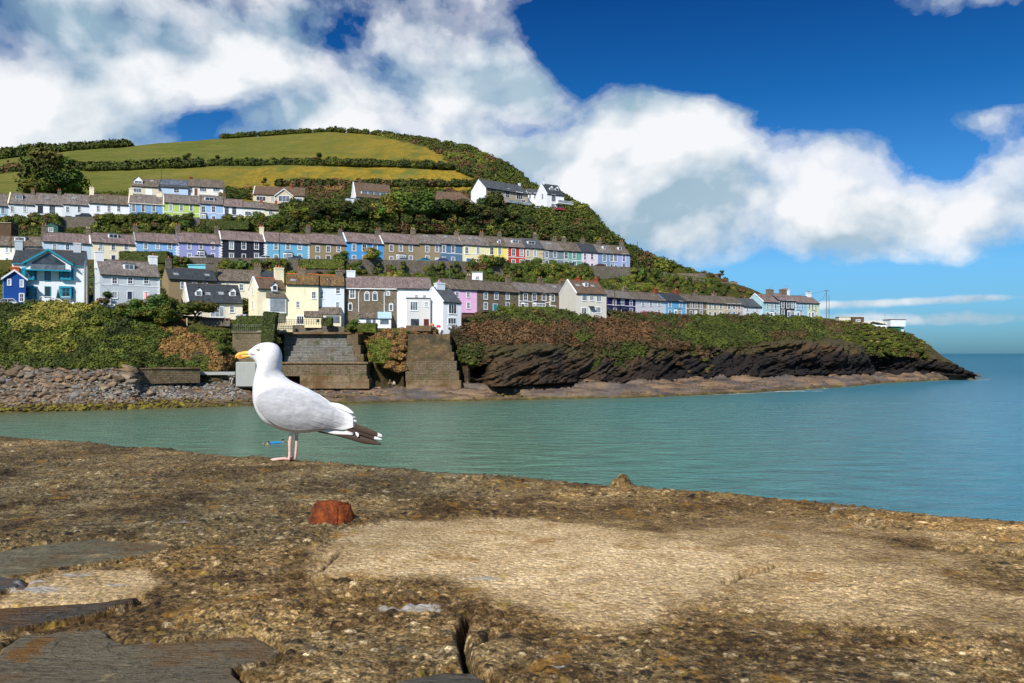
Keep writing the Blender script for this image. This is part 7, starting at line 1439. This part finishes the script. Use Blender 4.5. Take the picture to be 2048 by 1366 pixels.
# swimmers and float
Yw=H*F/(888-HZ)
def swimmer(px,Y,label,hair,rz):
    p=P(px,888,Y); V=[(0,.25,-.18),(0,.05,-.10),(0,-.02,.02),(0,-.03,.14),(0,-.03,.22),(-.2,.05,-.12),(-.42,-.15,-.05),(-.35,-.42,.03),(.2,.05,-.12),(.42,-.12,-.06),(.38,-.38,.02)]
    o=skinmesh('swimmer',V,[(0,1),(1,2),(2,3),(3,4),(1,5),(5,6),(6,7),(1,8),(8,9),(9,10)],[.14,.15,.06,.095,.08,.07,.05,.04,.07,.05,.04],M_skin); o.location=(p.x,Y,0); o.rotation_euler=(0,0,rz); tag(o,label,'person')
    V3,F3=ICO2; mh=bpy.data.meshes.new('hair'); mh.from_pydata([tuple(Vector(v)*.115) for v in V3],[],F3.tolist()); mh.materials.append(skinm(hair,'h%d'%hair[0])); mh.shade_smooth(); inst('hair',mh,o,(0,.02,.20))
swimmer(536,Yw,'swimmer with reddish brown hair in the bay left of the blue bodyboard',(96,50,34),R(-50)); swimmer(566,Yw+1.5,'dark haired swimmer right of the blue bodyboard',(24,22,30),R(60))
bm=bmesh.new(); bmesh.ops.create_cube(bm,size=1); bmesh.ops.scale(bm,vec=(1.25,.55,.09),verts=bm.verts); bmesh.ops.bevel(bm,geom=bm.edges[:],offset=.04,segments=2,affect='EDGES')
for v in bm.verts: v.co.y*=1-.35*max(0,v.co.x/.62)**2; v.co.z+=.06*max(0,v.co.x/.62)**2
me=bpy.data.meshes.new('bodyboard'); bm.to_mesh(me); bm.free(); me.materials.append(skinm((30,150,220),'board')); p=P(552,888,Yw+.5); o=inst('bodyboard',me,None,(p.x,p.y,.06),(R(6),0,R(10))); tag(o,'bright blue bodyboard floating between the two swimmers','bodyboard')
# ================================================================ the gull (herring gull seen from its left side, standing on the wall edge)
YG=3.13
def gp(x,y,dy=0): # sketch units -> world
    px=440+x/4.553; py=660+y/4.553; p=P(px,py,YG); return np.array([p.x,YG+dy,p.z])
GU=YG/F/4.553
gull=empty('seagull',tuple(gp(665,1190)),0,'white and grey seagull with a yellow bill standing on the harbour wall edge','seagull'); gull.location.z=ZW+.004
GO=np.array(gull.location)
def plum(nt,b,ob,pos):
    n=noi(nt,mapv(nt,ob,(14,30,30)),3,5,.6); c=ramp(nt,n,[(.3,(.64,.65,.67)),(.55,(.74,.745,.755)),(.8,(.80,.80,.805))])
    st=nd(nt,'ShaderNodeAttribute',attribute_name='streak').outputs['Fac']; sn=ramp(nt,noi(nt,mapv(nt,ob,(60,60,60)),3,4,.6),[(.42,0.0),(.62,1.0)]); c=mix(nt,ma(nt,'MULTIPLY',st,sn),c,(.50,.50,.53))
    setb(nt,b,'Base Color',c); setb(nt,b,'Sheen Weight',.2); bump(nt,b,noi(nt,mapv(nt,ob,(40,90,90)),4,4,.6),.12,.002); setb(nt,b,'Subsurface Weight',.0)
M_pl=material('white_plumage',plum,.85,.15)
def mantle(nt,b,ob,pos):
    n=noi(nt,mapv(nt,ob,(18,40,50),(0,.5,0)),2.2,5,.6); c=ramp(nt,n,[(.3,(.36,.37,.395)),(.5,(.42,.43,.455)),(.72,(.48,.49,.51))])
    e=nd(nt,'ShaderNodeAttribute',attribute_name='pale').outputs['Fac']; c=mix(nt,e,c,(.80,.80,.81)); setb(nt,b,'Base Color',c); bump(nt,b,noi(nt,mapv(nt,ob,(30,90,160),(0,.6,0)),4,4,.6),.22,.0015)
M_man=material('grey_mantle',mantle,.8,.2)
def darkf(nt,b,ob,pos): setb(nt,b,'Base Color',ramp(nt,noi(nt,mapv(nt,ob,(10,40,90)),5,4,.6),[(.3,(.028,.018,.013)),(.7,(.085,.052,.035))]))
M_dk=material('brown_black_feather',darkf,.6,.3); M_wf=material('white_feather',lambda nt,b,ob,pos:setb(nt,b,'Base Color',(.76,.76,.755)),.7,.2)
def billm(nt,b,ob,pos):
    s=nd(nt,'ShaderNodeSeparateXYZ',{0:ob}).outputs; d=nd(nt,'ShaderNodeVectorMath',{0:ob,1:tuple(gp(188,243)-GO)},operation='SUBTRACT').outputs[0]
    d=nd(nt,'ShaderNodeVectorMath',{0:mapv(nt,d,(1,.25,1.5))},operation='LENGTH').outputs['Value']; c=ramp(nt,noi(nt,ob,60,3,.6),[(.35,(.78,.40,.05)),(.65,(.88,.55,.12))])
    setb(nt,b,'Base Color',mix(nt,ramp(nt,ma(nt,'MULTIPLY',d,40.0),[(.22,1.0),(.42,0.0)]),c,(.80,.13,.02)))
M_bill=material('yellow_bill',billm,.4,.4)
def legm(nt,b,ob,pos): setb(nt,b,'Base Color',ramp(nt,noi(nt,ob,120,4,.7),[(.35,(.62,.34,.29)),(.65,(.80,.54,.49))])); bump(nt,b,noi(nt,ob,260,3,.7),.4,.001)
M_leg=material('pink_leg',legm,.6,.35)
rings=[((262,186),(274,250),.8),((288,168),(292,262),.86),((318,145),(308,270),.86),((360,124),(326,290),.86),((410,113),(338,312),.86),((460,113),(345,336),.86),((505,128),(340,362),.86),((538,160),(332,392),.86),((556,205),(324,420),.88),((561,255),(317,452),.9),((557,305),(310,490),.92),((553,350),(305,535),.92),((566,392),(304,590),.90),((605,435),(309,650),.86),((665,473),(326,712),.82),((740,505),(356,770),.80),((815,540),(400,828),.76),((880,580),(460,872),.72),((935,620),(530,902),.68),((985,655),(610,925),.62),((1030,685),(700,938),.56),((1068,708),(790,936),.50),((1105,735),(880,925),.42),((1135,765),(960,915),.34),((1160,800),(1040,905),.24),((1180,835),(1110,890),.14)]
# smooth the ring list
A=np.array([[*r[0],*r[1],r[2]] for r in rings],float); t=np.arange(len(A)); tt=np.linspace(0,len(A)-1,120)
def cr_(P_,tt):
    o=[]
    for q in tt:
        i=min(int(q),len(P_)-2); f=q-i; p0=P_[max(i-1,0)];p1=P_[i];p2=P_[i+1];p3=P_[min(i+2,len(P_)-1)]
        o.append(.5*((2*p1)+(-p0+p2)*f+(2*p0-5*p1+4*p2-p3)*f*f+(-p0+3*p1-3*p2+p3)*f**3))
    return np.array(o)
A=cr_(A,tt); NS=56; V=[];ST=[]
for k_,(ax,ay,bx,by,wf) in enumerate(A):
    c=np.array([(ax+bx)/2,(ay+by)/2]); u=np.array([ax-bx,ay-by])/2; L=np.hypot(*u)
    for j in range(NS):
        an=2*math.pi*j/NS; q=c+u*math.cos(an); wd=L*wf*math.sin(an)
        if q[1]>0: wd*=1-.10*max(0,math.cos(an))
        p=gp(q[0],q[1])+np.array([0,-wd*GU,0])-GO; V.append(p)
        st=max(0,1-abs(q[0]-450)/90)*max(0,1-abs(q[1]-175)/70)*.55+max(0,1-abs(q[0]-500)/70)*max(0,1-abs(q[1]-260)/110)*.35; ST.append(st)
V=np.array(V); n=len(A); Fq=[]
for i in range(n-1):
    for j in range(NS): j2=(j+1)%NS; Fq.append((i*NS+j,i*NS+j2,(i+1)*NS+j2,(i+1)*NS+j))
V=np.concatenate([V,[V[:NS].mean(0)],[V[-NS:].mean(0)]]); ST=np.array(ST+[0,0])
# feather softness: tiny relief along the body
nrm=fbm(V[:,0]*55,V[:,1]*80,V[:,2]*80,o=3,s=3)-.5; cen=np.array([V[:,0],0*V[:,1],V[:,2]]).T; V[:,1]*=1+nrm*.05
Fa=np.array(Fq+[(n*NS,j,(j+1)%NS,(j+1)%NS) for j in range(0)]+[]) 
bmv=bpy.data.meshes.new('body'); bmv.from_pydata(V.tolist(),[],Fq+[(n*NS,(j+1)%NS,j) for j in range(NS)]+[(n*NS+1,(n-1)*NS+j,(n-1)*NS+(j+1)%NS) for j in range(NS)]); bmv.materials.append(M_pl)
at=bmv.attributes.new('streak','FLOAT','POINT'); at.data.foreach_set('value',ST.astype(np.float32)); bmv.update(); bmv.shade_smooth(); inst('body',bmv,gull)
def halfw(x,y):
    """half width of the body at sketch point (x,y)"""
    best=0
    for ax,ay,bx,by,wf in A[::2]:
        c=np.array([(ax+bx)/2,(ay+by)/2]); u=np.array([ax-bx,ay-by])/2; L=np.hypot(*u); un=u/L; nn=np.array([-un[1],un[0]]); d=np.array([x,y])-c
        if abs(d@nn)<24:
            k=d@un/L
            if abs(k)<1: best=max(best,L*wf*math.sqrt(1-k*k))
    return best
# folded wing: upper and lower outline, feather rows as small steps
up=[(372,640),(392,600),(430,560),(490,525),(560,505),(640,503),(720,525),(800,560),(880,597),(950,640),(1010,682),(1070,715),(1130,742),(1180,768),(1214,800)]
lo=[(376,652),(392,700),(425,745),(470,790),(520,828),(575,862),(640,888),(710,900),(780,904),(850,900),(920,893),(990,892),(1060,896),(1130,905),(1218,880)]
UPc=cr_(np.array(up,float),np.linspace(0,len(up)-1,110)); LOc=cr_(np.array(lo,float),np.linspace(0,len(lo)-1,110)); NT=44
HWG=np.array([[max(halfw(*(UPc[i]*(1-j/NT)+LOc[i]*(j/NT))),10+60*(1-i/110)) for j in range(NT+1)] for i in range(110)])
for _ in range(10):
    E_=np.pad(HWG,1,mode='edge'); HWG=(E_[:-2,1:-1]+E_[2:,1:-1]+E_[1:-1,:-2]+E_[1:-1,2:]+2*HWG)/6
for side in (-1,1):
    V=[];PA=[]
    for i in range(110):
        for j in range(NT+1):
            t_=j/NT; q=UPc[i]*(1-t_)+LOc[i]*t_; 
            hw=HWG[i,j]; s=i/109
            prof=math.sin(math.pi*min(max(t_,0),1))**.45; rim=min(1,s*12)*min(1,(1-s)*6)
            th=(5+13*prof)*min(1,.25+rim)
            # overlapping feathers: rows slanting back and down
            f1=((q[0]*.020+q[1]*.006)%1); f2=(((q[1]-q[0]*.28)*.022+(.25 if int(q[0]*.020+q[1]*.006)%2 else 0))%1); g_=((q[1]-q[0]*.36)*.020)%1; st=min(g_*1.15,(1-g_)*8)*2.4*min(1,max(0,q[0]-700)/220)+(fbm(np.array([q[0]*.008]),np.array([q[1]*.014]),o=2,s=12)[0]-.5)*9
            hw_=hw*.97+th+st*rim*prof
            if q[0]>1000: hw_=max(hw_,34-(q[0]-1000)*.10+th*.6)
            p=gp(q[0],q[1])+np.array([0,side*hw_*GU,0])-GO; V.append(p)
            fr=fbm(np.array([q[0]*.012]),np.array([q[1]*.03]),o=3,s=6)[0]
            PA.append(min(1,max(0,(q[0]-1040)/150))*.9+ .22*max(0,(fr-.52)*5)*(q[0]>700)+max(0,1-s*9)*.7+.25*max(0,t_-.86)/.14+.5*max(0,.12-t_)/.12)
    qq=np.array([[UPc[i]*(1-j/NT)+LOc[i]*(j/NT) for j in range(NT+1)] for i in range(110)]).reshape(-1,2); ca_,sa_=math.cos(.42),math.sin(.42); ua=qq[:,0]*ca_+qq[:,1]*sa_; va=-qq[:,0]*sa_+qq[:,1]*ca_
    f1_,f2_,fi_=cells(ua*.0125,va*.036,5); edge_=np.clip(1-(f2_-f1_)/.22,0,1)*np.clip((qq[:,0]-480)/120,0,1); PA=np.array(PA)+edge_*.16+(fi_-.5)*.10*np.clip((qq[:,0]-480)/120,0,1); V=np.array(V); V[:,1]+=side*(-edge_*1.6+fi_*1.5)*GU; G=grid_faces(110,NT+1)
    if side==1: G=G[:,::-1]
    # hair-fine border fold back to the body
    o=mesh_np('wing',V,G,M_man,gull,smooth=True,attrs={'pale':('FLOAT',np.clip(PA,0,1))}); sd=o.modifiers.new('s','SOLIDIFY'); sd.thickness=.004; sd.offset=-1
    def feather(name,pts,wid,mat,dy0,dy1,thick=2.2,tipm=None):
        """flat tapering feather along pts (sketch), wid widths"""
        C_=cr_(np.array(pts,float),np.linspace(0,len(pts)-1,26)); Wd=np.interp(np.linspace(0,1,26),np.linspace(0,1,len(wid)),wid); V=[];F_=[]
        for i,(c,w) in enumerate(zip(C_,Wd)):
            tdir=C_[min(i+1,25)]-C_[max(i-1,0)]; tdir/=np.hypot(*tdir)+1e-9; nn=np.array([-tdir[1],tdir[0]]); dy=dy0+(dy1-dy0)*i/25
            for a,b in ((-1,0),(-.5,.8),(0,1),(.5,.8),(1,0)):
                q=c+nn*w*a; V.append(gp(*q)+np.array([0,side*(dy+thick*b)*GU,0])-GO)
        for i in range(25):
            for j in range(4): F_.append((i*5+j,i*5+j+1,(i+1)*5+j+1,(i+1)*5+j) if side==-1 else (i*5+j,(i+1)*5+j,(i+1)*5+j+1,i*5+j+1))
        mi=[0]*len(F_)
        if tipm: mi=[1 if tipm[0]<=(k//4)/25<=tipm[1] else 0 for k in range(len(F_))]
        oo=mesh_np(name,np.array(V),np.array(F_),[mat,M_wf],gull,smooth=True,mi=mi); q=oo.modifiers.new('s','SOLIDIFY'); q.thickness=.0012; return oo
    far=side==1
    dx=-14 if far else 0
    for i,(p0,p1,p2,w0) in enumerate((((1000,672),(1110,705),(1214,758),26),((980,700),(1110,745),(1232,800),30),((960,735),(1110,790),(1244,830),30),((950,790),(1100,835),(1232,862),30),((930,840),(1080,880),(1215,938),26))):
        if far and i>2: continue
        feather('tertial_feather',[p0,p1,p2],[w0*.4,w0*.85,w0*.75,w0*.12],M_man if i in(1,3,4) else M_wf,27-i*1.5,16-i*1.5,1.2)
    # primaries: dark with white mirror and tips
    PR=[([(1180,866),(1290,905),(1400,945),(1478,968)],[20,24,20,5],(.78,1.)),([(1170,895),(1280,935),(1390,975),(1474,996)],[22,22,18,5],(.72,1.)),([(900,925),(1100,955),(1300,1005),(1468,1044)],[5,18,26,6],None),([(860,915),(1050,935),(1250,975),(1430,1020)],[5,14,20,6],None)]
    for i,(pts,wid,tip) in enumerate(PR):
        if far and i in(1,): continue
        sh=-6 if far else 0
        feather('primary_feather',[(a+sh,b-(8 if far else 0)) for a,b in pts],wid,M_dk,20-i*3,9-i*2,2.,tip)
    if not far:
        feather('mirror_spot',[(1238,930),(1256,948),(1262,970)],[5,15,6],M_wf,26,26,2.)
        feather('tail_feather',[(900,905),(1050,925),(1215,945)],[8,26,10],M_wf,18,16,2)
# white tail beneath the wing tips
for i in range(-2,3):
    V=[];F_=[]
    for k in range(12):
        s=k/11; x=1020+s*190; y=870+s*66; w=14*(1-.2*s)
        for a in(-1,1): V.append(gp(x,y)+np.array([0,(i*9*(.4+.6*s)+a*w*.6)*GU,-abs(i)*.0006])-GO)
    for k in range(11): F_.append((k*2,k*2+1,k*2+3,k*2+2))
    oo=mesh_np('tail_feather',np.array(V),np.array(F_),M_wf,gull,smooth=True); q=oo.modifiers.new('s','SOLIDIFY'); q.thickness=.0015
# bill: upper and lower mandible
def loft2(name,rg,mat,seg=16):
    V=[];F_=[]
    for (x,yt_,yb,wd) in rg:
        for j in range(seg):
            an=2*math.pi*j/seg; V.append(gp(x,(yt_+yb)/2-(yb-yt_)/2*math.cos(an))+np.array([0,-wd*math.sin(an)*GU,0])-GO)
    for i in range(len(rg)-1):
        for j in range(seg): j2=(j+1)%seg; F_.append((i*seg+j,i*seg+j2,(i+1)*seg+j2,(i+1)*seg+j)[::-1])
    F_.append(tuple(range(seg))); F_.append(tuple((len(rg)-1)*seg+j for j in range(seg))[::-1]); me=bpy.data.meshes.new(name); me.from_pydata(V.tolist() if hasattr(V,'tolist') else [tuple(v) for v in V],[],F_); me.materials.append(mat); me.shade_smooth(); return inst(name,me,gull)
loft2('upper_bill',[(300,192,236,17),(270,190,229,18),(240,191,229,16),(210,195,232,14),(185,200,236,12),(165,207,242,10),(150,217,250,8),(141,230,258,5),(136,246,264,2)],M_bill)
loft2('lower_bill',[(302,229,246,14),(270,228,247,14),(235,222,254,13),(205,226,263,12),(188,230,267,11),(170,236,262,9),(155,242,258,5)],M_bill)
# mouth line: a thin grey crease running back under the eye
m=MB(); m.tube([tuple(gp(x,y)+np.array([0,-(halfw(x,y) if x>268 else 16)*GU*1.005,0])-GO) for x,y in((285,214),(305,216),(325,219),(347,218))],[.0008,.0010,.0009,.0004],6); m.build('gape',pm_((96,84,84)),gull)
for side in(-1,1):
    hw=halfw(376,178); c=gp(376,178)+np.array([0,side*(hw-4.5)*GU,0])-GO
    def ball(nm,r,mat,off,par=None,sc=(1,1,1)):
        V3,F3=ICO3; me=bpy.data.meshes.new(nm); me.from_pydata((V3*r).tolist(),[],F3.tolist()); me.materials.append(mat); me.shade_smooth(); return inst(nm,me,gull,tuple(c+np.array([0,side*off,0])),(0,0,0),sc)
    ball('eye_ring',15*GU,material('eye_ring',lambda nt,b,ob,pos:setb(nt,b,'Base Color',(.55,.34,.16)),.6,.3),0,sc=(1.15,.75,.9)); ball('eye',12.5*GU,material('iris',lambda nt,b,ob,pos:setb(nt,b,'Base Color',(.80,.74,.55)),.15,.6),3.6*GU,sc=(1,.8,.95)); ball('pupil',6*GU,material('pupil',lambda nt,b,ob,pos:setb(nt,b,'Base Color',(.01,.01,.01)),.08,.6),10.6*GU,sc=(1,.6,1))
    m=MB(); m.tube([tuple(c+np.array([dx*GU,side*(3)*GU,dz*GU])) for dx,dz in((-24,2),(-16,5),(-8,9))],[.0006,.0011,.0008],6); m.build('brow_mark',pm_((110,104,104)),gull)
# thighs and legs
def leg(x0,xk,xf,dy,toes):
    base=np.array([0,dy*GU,0]); f=lambda x,y,d=0:tuple(gp(x,y)+base+np.array([0,d*GU,0])-GO)
    zf=.004
    V=[f(x0+8,925),f(x0,955),f(xk,1018),f((xk+xf)/2+1,1100),f(xf,1172)]; V=[tuple(v) for v in V]; E=[(0,1),(1,2),(2,3),(3,4)]; Rr=[17*GU,14*GU,18*GU,12.5*GU,15*GU]
    foot=np.array(f(xf-4,1190)); foot[2]=zf+.002; V.append(tuple(foot)); E.append((4,5)); Rr.append(16*GU)
    me_=[]
    for ang,L in toes:
        d=np.array([math.cos(ang),math.sin(ang),0]); b=len(V)
        for k,(fr,h_,r_) in enumerate(((.35,.0055,12),(.7,.0035,10.5),(1,.0012,6.))): p=foot+d*L*fr*GU; p=np.array([p[0],p[1],zf-.003+h_]); V.append(tuple(p)); E.append((5 if k==0 else b+k-1,b+k)); Rr.append(r_*GU)
        me_.append((b,b+1,b+2))
    b=len(V); p=foot+np.array([18*GU,4*GU,.001]); V.append(tuple(p)); E.append((5,b)); Rr.append(4*GU)
    o=skinmesh('leg',V,E,Rr,M_leg,gull,2)
    # webs between the front toes
    m=MB()
    for a,c_ in zip(me_[:-1],me_[1:]):
        A0=[Vector(foot)]+[Vector(V[i]) for i in a]; B0=[Vector(foot)]+[Vector(V[i]) for i in c_]
        for i in range(3):
            if i==0: m.add([A0[0]+Vector((0,0,.0015)),A0[1],B0[1]],[(0,1,2)])
            else: m.add([A0[i],A0[i+1],(A0[i+1]*.42+B0[i+1]*.42+A0[0]*.16),B0[i+1],B0[i]],[(0,1,2,3,4)])
    w=m.build('web',M_leg,o,smooth=True); q=w.modifiers.new('s','SOLIDIFY'); q.thickness=.0022
    q=MB(); q.tube([f(x0+16,880),f(x0+10,915),f(x0+2,950),f(x0-1,972)],[.018,.015,.0085,.0045],14); q.build('thigh',M_pl,gull,smooth=True)
leg(655,643,640,-26,[(R(180-4),172),(R(180+20),150),(R(180-30),140)])
leg(688,690,676,30,[(R(180-4),120),(R(180+20),110),(R(180-30),110)])
